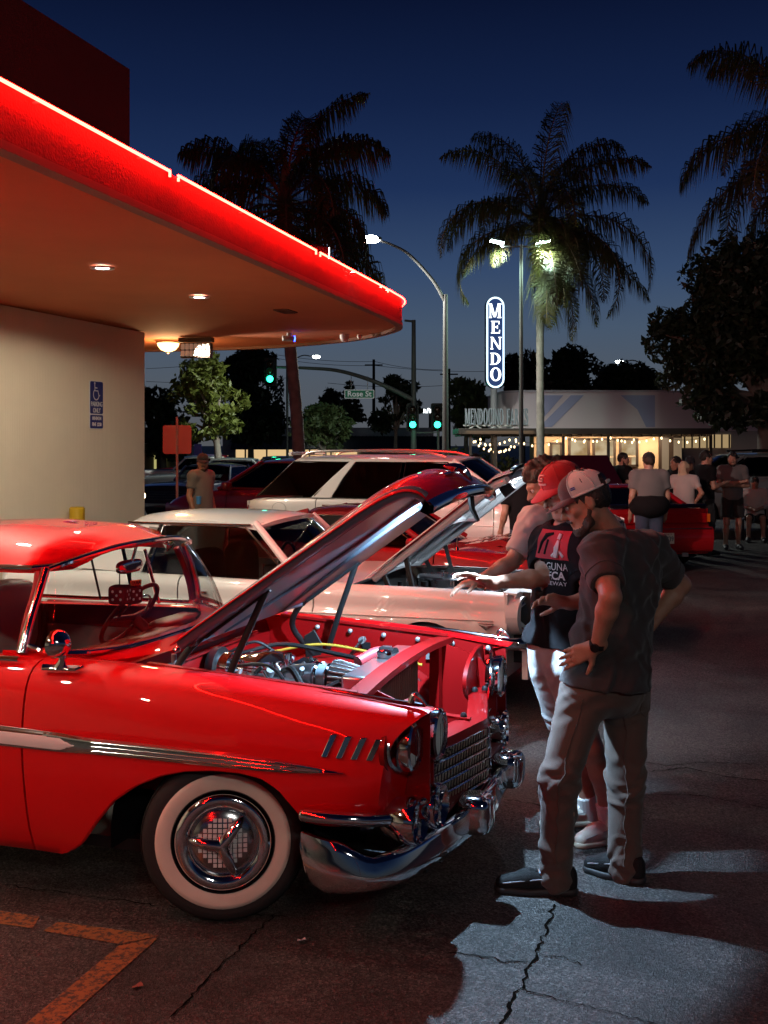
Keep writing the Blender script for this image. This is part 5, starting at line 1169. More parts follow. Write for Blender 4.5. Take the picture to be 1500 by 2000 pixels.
for s in (-1, 1):
    MB().tube([(a, s * (roofhw(a) + .004), roofz(a, 1) - .004) for a in lin(-.96, -2.8, 24)], .012, 8).build('drip_rail', CHROME, car)
    MB().slab([[(-2.50 - .35 * f, s * .66, 1.35 - .12 * f), (-2.55 - .45 * f, s * .72, 1.18 - .05 * f), (-2.60 - .5 * f, s * .80, 1.0)] for f in lin(0, 1, 5)], (0, -s * .02, 0)).build('roof_pillar', RED, car)
    MB().tube([(a, s * .90, 1.018 - .006 * (a < -1.6)) for a in lin(-.93, -2.6, 12)], .012, 8).build('belt_moulding', CHROME, car)
    MB().slab([[(a, s * .86, z) for z in (.35, .70, 1.0)] for a in lin(-.95, -1.98, 6)], (0, -s * .03, 0)).build('door_card', UPH, car)
    MB().slab([[(a, s * .855, z) for z in (.86, .93, 1.005)] for a in lin(-.95, -1.98, 6)], (0, -s * .04, 0)).build('door_cap', UPH_R, car, bevel=.01)
    MB().slab([[(a, s * .84, z) for z in (.35, .70, .985)] for a in lin(-2.0, -2.7, 6)], (0, -s * .03, 0)).build('quarter_card', UPH_R, car)
    # vent window frame
    MB().tube([(-1.20, s * .79, 1.02), (-1.22, s * .665, 1.34)], .010, 8).build('vent_frame', CHROME, car); MB().tube([(-1.38, s * .82, 1.02), (-1.37, s * .675, 1.345)], .011, 8).build('vent_post', BLACK, car)
    MB().tube([(-1.62, s * .84, 1.02), (-1.60, s * .68, 1.35)], .007, 8).build('window_frame', BLACK, car)
    MB().slab([[(-1.22, s * .782, 1.03), (-1.36, s * .80, 1.03)], [(-1.235, s * .668, 1.33), (-1.36, s * .672, 1.34)]], (0, s * .003, 0)).build('vent_glass', GLASS, car)
rgl = MB().grid([[(-2.82 - .42 * f + .10 * (q * q) * f, q * (.60 + .08 * f), 1.305 + .09 * (1 - q * q) * (1 - f) - .29 * f) for f in lin(0, 1, 7)] for q in lin(-1, 1, 15)]).build('rear_window', GLASS, car, ang=180, fixn=False)
# dash, wheel, seats
MB().slab([[(-.80 - .14 * (abs(b) / .75) ** 2 - d, b, z) for d, z in ((0, .985), (.08, .985), (.15, .96), (.17, .86), (.16, .72))] for b in lin(-.78, .78, 20)], (0.02, 0, -.01)).build('dashboard', UPH_R, car, ang=50)
MB().ell((-.90, .40, .975), (.08, .18, .035), e=.6).build('instrument_hood', UPH_R, car)
wc = Vector((-1.16, .40, 1.015)); wn_ = Vector((-.78, 0, .60)).normalized(); wx = Vector((0, 1, 0)); wy = wn_.cross(wx)
sw_ = MB().tube([wc + wx * .205 * math.cos(q) + wy * .205 * math.sin(q) for q in lin(0, 2 * math.pi, 49)[:-1]], .0125, 10, closed=True).build('steering_wheel', UPH_R, car)
for q in (0, math.pi): MB().tube([wc - wn_ * .03, wc + (wx * math.cos(q)) * .20], [.02, .012], 8, flat=(1, 1, 1)).build('spoke', UPH_R, sw_)
MB().tube([wc + wx * .14 * math.cos(q) + wy * .14 * math.sin(q) - wn_ * .01 for q in lin(math.pi, 2 * math.pi, 20)], .006, 6).build('horn_ring', CHROME, sw_)
MB().cyl(wc - wn_ * .05, wc - wn_ * .45, .03).build('steering_column', UPH_R, sw_); MB().cyl(wc - wn_ * .06 + wx * .02, wc - wn_ * .06 + wx * .20 + wy * .06, .007).build('shift_lever', CHROME, sw_)
for s, b in ((1, .38), (-1, -.38)):
    MB().ell((-1.78, b, .60), (.28, .36, .12), e=.4).build('front_seat', UPH_R, car); bk = MB().ell((-2.02, b, .86), (.10, .36, .30), e=.45).build('seat_back', UPH_R, car); MB().ell((-1.965, b, .93), (.055, .30, .22), e=.5).build('seat_insert', UPH, bk)
MB().ell((-2.62, 0, .62), (.25, .72, .13), e=.4).build('rear_seat', UPH_R, car); MB().ell((-2.86, 0, .85), (.10, .72, .28), e=.4).build('rear_seat_back', UPH_R, car)
# rear-view mirror, dice
MB().tube([(-.88, 0, 1.445), (-.91, 0, 1.35)], .008, 8).build('mirror_stem', CHROME, car)
MB().ell((-.925, 0, 1.325), (.022, .115, .034), e=.6).build('rear_view_mirror', CHROME, car)
# wing mirror
MB().slab([[(-.78, -.955, 1.0), (-.62, -.945, 1.005)], [(-.80, -.92, 1.012), (-.60, -.91, 1.015)]], (0, 0, -.012)).build('mirror_foot', CHROME, car, bevel=.004)
MB().tube(spline([(-.70, -.935, 1.005), (-.685, -.94, 1.04), (-.69, -.945, 1.08)], 8), [.026, .022, .019, .017, .016, .015, .015, .015], 10).build('mirror_stem', CHROME, car)
MB().lathe([(.0005, .05), (.03, .046), (.052, .022), (.060, 0), (.062, -.006), (.056, -.010), (.0005, -.010)], (-.70, -.95, 1.105), (.90, -.30, 0.0), 36).build('wing_mirror', CHROME, car, ang=50)
MB().ell((-.36, -.55, 1.03), (.02, .015, .012)).build('washer_nozzle', CHROME, car)
# fuzzy dice, hung from the mirror
FD = mat('fuzzy_dice_cloth', (.20, .006, .01), .9, bump=(160, .6))
for k, (b, a, z, r) in enumerate(((-.035, -.96, 1.185, 12), (.055, -.95, 1.175, -20))):
    t = thing('fuzzy_dice', ('left' if k == 0 else 'right') + ' dark red die with white pips hanging from the mirror', 'dice', P0 + UX * a + LY * b + Vector((0, 0, z)), -TH + R(r), 'fuzzy dice')
    MB().ell((0, 0, 0), (.048, .048, .048), e=.35, nu=24, nv=14).build('cube', FD, t, ang=60)
    for (y, z_) in ((-.02, .02), (.02, .02), (0, 0), (-.02, -.02), (.02, -.02)): MB().ell((.047, y, z_), (.003, .007, .007), nu=8, nv=6).build('pip', SWHITE, t); MB().ell((y, -.047, z_), (.007, .003, .007), nu=8, nv=6).build('pip', SWHITE, t)
    MB().cyl((0, 0, .045), (-.0, 0, .13), .003, n=6).build('cord', BLACK, t)
t = thing('novelty_plate', 'small gold plaque hanging in front of the dice', 'plaque', P0 + UX * -.90 + LY * .02 + Vector((0, 0, 1.24)), -TH + R(70)); MB().box((0, 0, 0), (.07, .004, .028)).build('plate', mat('gold', (.5, .32, .08), .3, 1), t)
text_obj('lettering', 'OUIJA', .022, BLACK, t, (0, -.0035, 0), (R(90), 0, 0), .0005)
t = thing('roof_sticker', 'small purple decal on the red roof', 'sticker', P0 + UX * -1.30 + LY * .05 + Vector((0, 0, roofz(-1.30, .07) + .004)), -TH); MB().box((0, 0, 0), (.07, .04, .002)).build('decal', mat('purple_decal', (.25, .04, .25), .5), t)
# ================================================================ generic car shell
def at_ab(a, b): return P0 + UX * a + LY * b
def gcar(name, label, loc, rz, s, group=None):
    """s: dict of dimensions; builds body sides, hood, deck, ends, greenhouse, wheels"""
    c = thing(name, label, 'car', loc, rz, group); w = s['w']; fr, rr, wb = s['front'], s['rear'], s['wb']; P = s['paint']; zs = s.get('sill', .22)
    tx_, tz_ = zip(*s['top']); wx_, ww_ = zip(*s['plan'])
    ar = s.get('arch', .37)
    def zl(a):
        z = zs if -wb + .2 < a < -.2 else zs + .06
        for x0 in (0, -wb):
            d = abs(a - x0)
            if d < ar: z = max(z, s['wr'] + math.sqrt(ar * ar - d * d) * .96)
        return z
    def sec(a, end=0):
        W_ = interp(a, wx_, ww_) * w; zt_ = interp(a, tx_, tz_); zc = s.get('crease', .68)
        return [(a, W_ * .93, zs - .02), (a, W_ * .975, zs + .12), (a, W_ * .995, (zs + zc) / 2), (a, W_, zc - .02), (a, W_ * s.get('cw', .985), zc + .05), (a, W_ * .955, zt_ - .07), (a, W_ * .905, zt_ - .012), (a, W_ * .84, zt_)]
    st = sorted(set([rr, rr + .12, rr + .4, -wb, -wb + .5, -wb * .5, -.7, -.35, 0, fr * .5, fr - .15, fr])); net = Net([sec(a) for a in st]); tt = np.linspace(0, 1, len(st))
    cuts = [('rear_quarter', rr, s['doors'][0] - .006)] + [('door', s['doors'][i] + .006, s['doors'][i + 1] - .006) for i in range(len(s['doors']) - 1)] + [('front_fender', s['doors'][-1] + .006, fr)]
    tmap = lambda a: interp(a, st, tt)
    ch = s.get('chrome', CHROME)
    for sd in (-1, 1):
        for nm, a0, a1 in cuts:
            n_ = max(8, int((a1 - a0) / .05)); G = []
            for a in lin(a0, a1, n_): G.append([(p[0], sd * p[1], p[2]) for p in net.clipped(tmap(a), zl, 16)])
            b = MB(); b.slab(G, (0, -sd * .012, -.003)); pn = b.build(nm, P, c, ang=45)
            if nm == 'door': MB().tube([(a0 + .10, sd * (net.w_at(a0 + .1, s['zb'] - .12) + .012), s['zb'] - .12), (a0 + .24, sd * (net.w_at(a0 + .2, s['zb'] - .12) + .014), s['zb'] - .12)], .012, 6).build('handle', s.get('handle', ch), pn)
        for x0 in (0, -wb): MB().grid([[(x0 + ar * 1.02 * math.cos(q), sd * y, s['wr'] + ar * math.sin(q)) for y in (w * .45, w * .93)] for q in lin(-.1, math.pi + .1, 14)]).build('wheel_well', BLACK, c)
    hw = lambda a, k=.84: interp(a, wx_, ww_) * w * k
    zt = lambda a: interp(a, tx_, tz_)
    def deck(nm, a0, a1, crown):
        G = [[(a, q * hw(a) * 1.0, zt(a) + crown * (1 - q * q) * s.get('crownk', 1)) for q in lin(-1, 1, 15)] for a in lin(a0, a1, 14)]
        return MB().slab(G, (0, 0, -.02)).build(nm, P, c, ang=45)
    if not s.get('hood_open'): deck('hood', s['ws'][0] + .02, fr - .01, .03)
    if s['rg'][0] > rr + .15: deck('trunk_lid', rr + .01, s['rg'][0] - .01, .02)
    # ends
    for nm, a, sg in (('front_panel', fr, 1), ('rear_panel', rr, -1)):
        G = [[(a + sg * (.05 * (1 - q * q) - .0) * (1 if z > .3 else .6), q * hw(a, .97) , z) for z in lin(zs + .05, zt(a) + .0, 7)] for q in lin(-1, 1, 15)]
        MB().slab(G, (-sg * .02, 0, 0)).build(nm, P, c, ang=45)
    # greenhouse
    g = s.get('glass', GLASS_D); zb = s['zb']; zr = s['zr']; (wa, wt) = s['ws']; (ra, rt) = s['rg']; wbt = s.get('gw', .83) * w; wtp = s.get('rw', .66) * w
    bow = s.get('bow', .10)
    zwa = zt(wa) + .01; zra = s.get('zra', zt(ra) + .01)
    G = [[Vector((wa + bow * (1 - q * q), q * wbt, zwa)).lerp(Vector((wt + bow * .7 * (1 - q * q), q * wtp, zr - .02 + .04 * (1 - q * q))), f) for f in lin(0, 1, 6)] for q in lin(-1, 1, 13)]
    MB().grid(G).build('windshield', s.get('wsglass', g), c, ang=180, fixn=False)
    G = [[Vector((ra - bow * .6 * (1 - q * q), q * wbt * .97, zra)).lerp(Vector((rt - bow * .4 * (1 - q * q), q * wtp * .98, zr - .02 + .03 * (1 - q * q))), f) for f in lin(0, 1, 6)] for q in lin(-1, 1, 13)]
    MB().grid(G).build('rear_window', g, c, ang=180, fixn=False)
    G = [[(a, q * (wtp + .012) * (1 - .03 * abs((a - (wt + rt) / 2) / (wt - rt)) ** 2), zr + s.get('crown', .06) * (1 - abs(q) ** 2.5) - .03 * (abs((a - (wt + rt) / 2) / (wt - rt) * 2) ** 3)) for q in lin(-1, 1, 19)] for a in lin(rt - .03, wt + .03, 18)]
    for row in G:
        for j, p in enumerate(row):
            q = lin(-1, 1, 19)[j]; k_ = (1 - q * q); f = (p[0] - rt) / (wt - rt); row[j] = (p[0] + (bow * .7 * k_ if f > .5 else -bow * .4 * k_) * abs(f * 2 - 1), p[1], p[2])
    MB().slab(G, (0, 0, -.035)).build('roof', s.get('roof_paint', P), c, ang=45)
    for sd in (-1, 1):
        top = lambda f: Vector((rt + (wt - rt) * f, sd * wtp, zr - .025)); bot = lambda f: Vector((ra + (wa - ra) * f, sd * wbt, interp(ra + (wa - ra) * f, [ra, wa], [zb, zb])))
        MB().tube([Vector((wa, sd * wbt, zwa)), Vector((wt, sd * wtp, zr - .01))], [.035, .028], 8).build('front_pillar', s.get('pillar', P), c)
        if s.get('rpillar'):
            MB().slab([[Vector(p).lerp(Vector((p[0], sd * 0, p[2])), 0) for p in row] for row in [[(x, sd * y, z) for x, y, z in r_] for r_ in s['rpillar']]], (0, -sd * .03, 0)).build('rear_pillar', P, c, ang=45)
        else: MB().tube([Vector((ra, sd * wbt * .97, zra)), Vector((rt, sd * wtp, zr - .01))], [.05, .04], 8).build('rear_pillar', P, c)
        for (a0, a1, t0, t1) in s['side']:  # side windows: base a0..a1, top t0..t1
            y0 = sd * (wbt + .004); y1 = sd * (wtp + .004)
            MB().slab([[Vector((a0, y0, zb)), Vector((a1, y0, zb))], [Vector((t0, y1, zr - .04)), Vector((t1, y1, zr - .04))]], (0, -sd * .006, 0)).build('side_window', g, c)
            MB().tube([(a0, y0, zb), (t0, y1, zr - .04), (t1, y1, zr - .04), (a1, y0, zb)], .010, 6).build('window_moulding', s.get('wtrim', ch), c)
        MB().slab([[(s['side'][0][0] - .05, sd * (wbt + .0), zb - .02), (wa, sd * (wbt), zb - .02)], [(s['side'][0][0] - .05, sd * (interp(-1, wx_, ww_) * w * .85), zb - .035), (wa, sd * (interp(-.6, wx_, ww_) * w * .85), zb - .035)]], (0, 0, -.03)).build('belt_ledge', P, c)
    MB().box(((fr + rr) / 2, 0, zs + .02), (fr - rr - .3, w * 1.5, .06)).build('floor_pan', BLACK, c)
    if s.get('interior', True):
        for b in (w * .38, -w * .38):
            MB().ell((wa - 1.0, b, zb - .18), (.10, w * .28, .36), e=.5).build('seat_back', s.get('seat', BLACK), c); MB().ell((wa - .78, b, zb - .42), (.26, w * .28, .09), e=.5).build('seat_cushion', s.get('seat', BLACK), c)
        MB().tube([(wa - .55, w * .38 + .18 * math.cos(q), zb + .02 + .16 * math.sin(q)) for q in lin(0, 2 * math.pi, 25)[:-1]], .012, 6, closed=True).build('steering_wheel', BLACK, c)
    for x0 in (0, -wb):
        for sd in (-1, 1): wheel(c, (x0, sd * (w - .13), s['wr']), sd, s['wr'], s['wr'] * .62, s.get('wstyle', 'alloy'), width=.2)
    return c, net
def mustang_like():
    s = dict(w=.87, front=.60, rear=-3.72, wb=2.74, wr=.315, arch=.345, paint=WHITE_P, doors=[-2.02, -.92], zb=.90, zr=1.325, crown=.055, crease=.665, cw=.955, ws=(-1.04, -1.47), rg=(-3.0, -2.55), sill=.22,
             top=[(-3.72, .86), (-3.3, .90), (-2.6, .91), (-1.5, .885), (-1.0, .885), (0, .878), (.6, .862), (.78, .845)], plan=[(-3.75, .90), (-3.4, .97), (-2, 1), (0, 1), (.55, .985), (.78, .955)],
             side=[(-2.36, -1.12, -2.28, -1.56)], glass=glass('clear_dark_glass', (.5, .52, .52)), hood_open=True, gw=.84, rw=.70, wstyle='chrome', bow=.14, seat=BLACK,
             rpillar=[[(-2.42, .735, .905), (-2.66, .735, .91), (-3.02, .72, .92)], [(-2.36, .69, 1.10), (-2.55, .69, 1.12), (-2.82, .67, 1.12)], [(-2.32, .615, 1.30), (-2.42, .615, 1.31), (-2.58, .60, 1.305)]])
    return gcar('white_coupe', 'white classic pony coupe with hood up beside the red coupe', at_ab(-.19, 3.75), -TH, s)
mus, mn = mustang_like()
for sd in (-1, 1):
    MB().tube([(a, sd * .628, 1.298 - .0 * a) for a in lin(-1.5, -2.6, 14)], .010, 6).build('drip_rail', CHROME, mus)
    MB().tube([(a, sd * (mn.w_at(a, .665) + .002), .672) for a in lin(-3.4, .5, 40)], .006, 6).build('side_crease', WHITE_P, mus)
    MB().slab([[(-2.38, sd * .72, .92), (-2.62, sd * .72, .93)], [(-2.31, sd * .628, 1.26), (-2.40, sd * .628, 1.27)]], (0, sd * .006, 0)).build('quarter_window', glass('clear_dark_glass'), mus)
    # headlight in its scoop
    hl = MB().lathe([(.075, -.03), (.098, -.005), (.10, .012), (.09, .02), (.085, .005)], (.690, sd * .70, .70), (.92, sd * .38, 0), 32).build('headlight', CHROME, mus)
    MB().lathe([(.0005, -.04), (.05, -.03), (.085, .005)], (.690, sd * .70, .70), (.92, sd * .38, 0), 28).build('reflector', MATS['frosted_reflector'], hl); MB().lathe([(.086, .008), (.05, .028), (.0005, .036)], (.690, sd * .70, .70), (.92, sd * .38, 0), 28).build('lens', LENS, hl)
    G = []
    for q in lin(0, 2 * math.pi, 33): G.append([(.59, sd * (.70 + .155 * math.cos(q)), .70 + .15 * math.sin(q)), (.705 - .03 * math.cos(q), sd * (.70 + .138 * math.cos(q)), .70 + .138 * math.sin(q)), (.69, sd * (.685 + .105 * math.cos(q)), .70 + .105 * math.sin(q))])
    MB().grid(G).build('headlight_bucket', WHITE_P, mus, ang=60)
    MB().slab([[(.79 + dx, sd * b, z) for z in (.60, .70, .80)] for b, dx in ((.56, .02), (.45, .035), (.40, .02))], (-.03, 0, 0)).build('grille_gill', WHITE_P, mus)
    MB().ell((.80, sd * .60, .40), (.02, .07, .035)).build('turn_lamp', AMBER, mus)
    em = MB(); em.prism([(.40, sd * .874, .645), (.455, sd * .872, .605), (.51, sd * .868, .645), (.47, sd * .870, .635), (.455, sd * .872, .628), (.44, sd * .873, .635)], (0, sd * .006, 0)); em.bar((.40, sd * .876, .652), (.51, sd * .871, .652), .008, .006); em.build('fender_emblem', CHROME_D, mus)
MB().box((.76, 0, .70), (.03, .80, .20)).build('grille', mat('grille_black', (.015, .015, .016), .4), mus); MB().tube([(.79, .42 * math.cos(q), .70 + .10 * math.sin(q)) for q in lin(0, 2 * math.pi, 41)[:-1]], .010, 6, closed=True).build('grille_ring', CHROME, mus)
MB().ell((.80, 0, .70), (.012, .10, .05)).build('grille_emblem', CHROME, mus)
bp = spline([(.45, -.89), (.62, -.885), (.76, -.82), (.86, -.60), (.90, 0), (.86, .60), (.76, .82), (.62, .885), (.45, .89)], 40)
MB().grid(sweep([(a, b, 0) for a, b in bp], [(-.02, .56), (.012, .555), (.025, .53), (.022, .49), (.0, .47), (-.02, .47)])).build('front_bumper', CHROME, mus, ang=60)
MB().slab([[(.74 + .08 * (1 - (b / .85) ** 2), b, z) for z in (.26, .36, .47)] for b in lin(-.82, .82, 15)], (-.04, 0, 0)).build('front_valance', WHITE_P, mus)
MB().grid(sweep([(-3.5, .88, 0), (-3.72, .8, 0), (-3.8, 0, 0), (-3.72, -.8, 0), (-3.5, -.88, 0)], [(-.02, .56), (.02, .55), (.03, .50), (0, .46)])).build('rear_bumper', CHROME, mus, ang=60)
# raised hood
hv = Vector((math.cos(R(38)), 0, math.sin(R(38)))); hn2 = Vector((-hv.z, 0, hv.x)); h0 = Vector((-.56, 0, .905))
def mh(t, q, off=0.0):
    L_ = 1.42 * t; hw_ = .655 - .05 * t; bend = -.10 * max(0, t - .90) / .10
    return h0 + hv * L_ + Vector((0, q * hw_, 0)) + hn2 * (.045 * (1 - q * q) + bend * .5 + off)
mhd = MB().slab([[mh(t, q) for q in lin(-1, 1, 15)] for t in lin(0, 1, 20)], lambda p: Vector(p) - hn2 * .008).build('hood', WHITE_P, mus, ang=45)
MUND = mat('white_under_hood', (.62, .62, .62), .3, coat=.6)
MB().slab([[mh(t, q, -.035) for q in lin(-.94, .94, 11)] for t in lin(.02, .96, 14)], lambda p: Vector(p) + hn2 * .006).build('hood_liner', MUND, mhd)
for q in (-.9, -.45, .45, .9): MB().tube([mh(t, q * (1 if abs(q) > .5 else (1.2 - .7 * t)), -.055) for t in lin(.04, .94, 14)], .030, 8).build('hood_brace', MUND, mhd)
for t in (.05, .5, .94): MB().tube([mh(t, q, -.055) for q in lin(-.9, .9, 10)], .030, 8).build('hood_brace', MUND, mhd)
MB().box(mh(.86, -.2, -.09), (.10, .06, .16), Matrix.Rotation(R(-38), 3, 'Y')).build('hood_latch', BLACK, mhd)
MB().grid([[mh(1, q) + Vector((dx, 0, dz)) for dx, dz in ((-.02, .01), (.01, .012), (.018, -.01), (0, -.03))] for q in lin(-1, 1, 9)], cv=True).build('hood_lip', CHROME, mhd)
LM = mh(.9, .0, -.10)
lm_ = MB().box(LM, (.03, .12, .012)).build('work_light', BLACK, mhd); MB().box(LM + Vector((0, 0, -.009)), (.02, .10, .005)).build('led_strip', MATS['work_led'], lm_)
lamp('work_light_lamp', 'SPOT', LM + Vector((0, 0, -.02)), 120, (.70, .86, 1.0), .02, mus, spot=120, blend=.3)
lamp('work_light_spill', 'POINT', LM + Vector((0, 0, -.04)), 14, (.75, .88, 1.0), .03, mus)
for sd in (-1, 1):
    MB().bar(mh(.10, sd * .90, -.06), Vector((-.34, sd * .60, .80)), .022, .035).build('hinge_arm', BLACK, mus); MB().bar(mh(.26, sd * .90, -.06), Vector((-.16, sd * .60, .78)), .022, .035).build('hinge_arm', BLACK, mus); MB().bar(mh(.06, sd * .92, -.05), mh(.30, sd * .92, -.05), .02, .03).build('hinge_strap', BLACK, mus)
    MB().slab([[(a, sd * .665, z) for z in (.35, .6, .865)] for a in lin(-.60, .74, 10)], (0, sd * .01, 0)).build('inner_fender', mat('bay_black', (.02, .02, .02), .5), mus)
MB().slab([[(-.62, b, z) for z in (.3, .6, .88)] for b in lin(-.70, .70, 8)], (-.02, 0, 0)).build('firewall', MATS['bay_black'], mus)
MB().slab([[(-.60, b, .885), (-.82, b, .90), (-1.06, b, .895)] for b in lin(-.74, .74, 12)], (0, 0, -.02)).build('cowl', WHITE_P, mus)
MB().box((.1, 0, .55), (1.1, 1.2, .3)).build('engine_block', mat('engine_blue_black', (.02, .025, .04), .5), mus)
ac = MB().lathe([(.19, .80), (.20, .81), (.20, .865), (.21, .87), (.20, .885), (.04, .895), (.0005, .895)], (-.10, 0, 0), n=36).build('air_cleaner', CHROME_D, mus); MB().lathe([(.012, .89), (.012, .915), (.02, .92), (.0005, .925)], (-.10, 0, 0), n=12).build('wing_nut', CHROME, ac)
MB().box((.66, 0, .78), (.14, 1.28, .10)).build('radiator_support', WHITE_P, mus, bevel=.01); MB().box((.48, 0, .76), (.08, .6, .14)).build('radiator_tank', BLACK, mus)
random.seed(4)
for k in range(14): p = Vector((random.uniform(-.4, .45), random.uniform(-.5, .5), .78)); MB().cyl(p, p + Vector((0, 0, random.uniform(.03, .08))), random.uniform(.012, .035), n=10).build('engine_fitting', random.choice([CHROME, BLACK, BLACK, STEEL]), mus)
MB().slab([[(.74 - .10 * (abs(sd_) / .78) ** 4, sd_, .845), (.66, sd_, .865), (.56, sd_, .872)] for sd_ in lin(-.78, .78, 11)], (0, 0, -.015)).build('header_panel', WHITE_P, mus)
MB().lathe([(.012, 0), (.02, .01), (.014, .03), (.0005, .035)], (-.95, -.66, .905), n=10).build('washer_nozzle', BLACK, mus)
# ------------------------------------------------ dark red low coupe
s3 = dict(w=.90, front=.85, rear=-3.75, wb=2.74, wr=.32, arch=.355, paint=DRED, doors=[-2.1, -.95], zb=.90, zr=1.235, crown=.05, crease=.64, ws=(-.98, -1.5), rg=(-3.35, -2.35), zra=.95, sill=.2,
          top=[(-3.75, .88), (-3.3, .93), (-2.4, .92), (-1.2, .885), (-.7, .88), (0, .865), (.6, .82), (.85, .76)], plan=[(-3.8, .9), (-3.3, .98), (-2, .99), (0, 1), (.5, .98), (.85, .90)],
          side=[(-2.45, -1.10, -2.25, -1.56)], glass=glass('smoke_glass', (.2, .2, .21)), gw=.83, rw=.66, bow=.14, wstyle='chrome')
c3, n3 = gcar('dark_red_coupe', 'dark red low coupe with hood scoop between white coupe and white SUV', at_ab(0, 6.6), -TH, s3)
sc = MB().slab([[(a, b, interp(a, [-.75, -.35, -.30], [.90, .965, .94]) + .0) for b in lin(-.36, .36, 7)] for a in lin(-.75, -.28, 8)], (0, 0, -.06)).build('hood_scoop', DRED, c3)
for k in range(5): MB().box((-.66 + k * .09, -.22, .935 + k * .012), (.05, .22, .008)).build('scoop_louver', CHROME, sc); MB().box((-.66 + k * .09, .22, .935 + k * .012), (.05, .22, .008)).build('scoop_louver', CHROME, sc)
MB().tube([(-.72, -.70, .885), (-.70, -.70, 1.42)], [.006, .003], 6).build('antenna', CHROME, c3); MB().lathe([(.025, .88), (.02, .90), (.006, .915)], (-.72, -.70, 0), n=12).build('antenna_base', CHROME, c3)
for sd in (-1, 1):
    MB().bar((-.93, sd * .15 + .2, .90), (-1.12, sd * .15 - .12, 1.0), .012, .008).build('wiper', BLACK, c3); MB().ell((-1.12, sd * .96, .96), (.05, .07, .05), e=.7).build('wing_mirror', DRED, c3); MB().bar((-1.1, sd * .82, .91), (-1.12, sd * .93, .945), .02, .02).build('mirror_stem', DRED, c3)
    hl = MB().lathe([(.08, -.02), (.10, .0), (.09, .02)], (.86, sd * .62, .64), (1, 0, 0), 24).build('headlight', CHROME, c3); MB().lathe([(.09, 0), (.05, .02), (.0005, .03)], (.86, sd * .62, .64), (1, 0, 0), 24).build('lens', mat('lamp_glass_white', (.6, .6, .6), .15), hl)
MB().box((.89, 0, .62), (.02, .8, .14)).build('grille', BLACK, c3); MB().grid(sweep([(.6, -.9, 0), (.88, -.7, 0), (.95, 0, 0), (.88, .7, 0), (.6, .9, 0)], [(-.02, .50), (.02, .49), (.03, .44), (0, .40)])).build('front_bumper', CHROME, c3, ang=60)
MB().slab([[(-3.3, b, .99), (-3.75, b, .965)] for b in lin(-.80, .80, 9)], (0, 0, -.02)).build('deck_panel', DRED, c3)
# ------------------------------------------------ white SUV
s4 = dict(w=.98, front=.92, rear=-3.98, wb=2.99, wr=.39, arch=.43, paint=WHITE_P, doors=[-2.95, -1.85, -.55], zb=1.24, zr=1.735, crown=.055, crease=.88, cw=.975, ws=(-.30, -1.10), rg=(-3.86, -3.30), zra=1.22, sill=.30,
          top=[(-3.98, 1.16), (-3.8, 1.21), (-2.8, 1.22), (-1.2, 1.20), (-.4, 1.18), (.2, 1.13), (.7, 1.02), (.92, .90)], plan=[(-4.0, .88), (-3.6, .97), (-2, 1), (0, 1), (.55, .97), (.92, .86)],
          side=[(-1.78, -.50, -1.74, -1.18), (-2.72, -1.84, -2.42, -1.80), (-3.78, -2.98, -3.34, -2.52)], glass=GLASS_D, wsglass=glass('smoke_glass'), gw=.90, rw=.74, bow=.16, wtrim=BLACK_G, interior=False,
          rpillar=[[(-2.74, .895, 1.22), (-2.86, .895, 1.22), (-3.02, .895, 1.22)], [(-2.60, .82, 1.48), (-2.66, .82, 1.48), (-2.76, .82, 1.48)], [(-2.44, .735, 1.71), (-2.46, .735, 1.71), (-2.52, .735, 1.71)]])
c4, n4 = gcar('white_suv', 'white SUV with tinted windows and silver roof rails', at_ab(-.5, 9.9), -TH, s4)
for sd in (-1, 1):
    MB().tube(spline([(-3.25, sd * .64, 1.76), (-3.05, sd * .645, 1.83), (-2.2, sd * .65, 1.845), (-1.5, sd * .645, 1.82), (-1.22, sd * .64, 1.765)], 24), .018, 8).build('roof_rail', mat('satin_alloy', (.6, .58, .56), .3, .9), c4)
    MB().ell((-.64, sd * 1.06, 1.25), (.07, .11, .075), e=.6).build('wing_mirror', WHITE_P, c4); MB().box((-.60, sd * .95, 1.19), (.06, .14, .04)).build('mirror_stem', BLACK, c4)
    MB().tube([(a, sd * (n4.w_at(a, .86) + .001), .905 - .02 * (a + 1)) for a in lin(-3.3, .1, 24)], .006, 6).build('body_crease', WHITE_P, c4)
    MB().slab([[(a, sd * .985, z) for z in (.30, .40)] for a in (-2.5, -.5)], (0, sd * .01, 0)).build('sill_cladding', BLACK, c4)
    MB().slab([[(.72, sd * .84, .90), (.93, sd * .62, .86)], [(.70, sd * .86, .78), (.96, sd * .60, .76)]], (.02, sd * .01, 0)).build('headlight', mat('lamp_glass_white'), c4)
    MB().slab([[(-3.95, sd * .86, 1.10), (-4.03, sd * .50, 1.08)], [(-3.96, sd * .88, 1.00), (-4.04, sd * .50, .99)]], (-.01, sd * .01, 0)).build('tail_lamp', REDLENS, c4)
MB().tube([(-3.45, sd_, 1.80) for sd_ in lin(-.6, .6, 7)], .025, 8).build('roof_spoiler', WHITE_P, c4); MB().prism([(-3.15, 0, 1.79), (-3.32, 0, 1.79), (-3.30, 0, 1.86)], (0, .02, 0)).build('fin_antenna', WHITE_P, c4)
MB().tube([(-3.35, -.985 + .09 * 0, 1.06)] + [(-3.45 + .10 * math.cos(q), -.978, 1.07 + .08 * math.sin(q)) for q in lin(0, 2 * math.pi, 21)], .003, 5).build('fuel_flap', STEEL, c4)
MB().box((.95, 0, .78), (.03, .7, .3)).build('grille', BLACK, c4, bevel=.02); MB().box((-1.9, 0, 1.1), (2.6, 1.5, .5)).build('cabin_shadow', BLACK, c4)
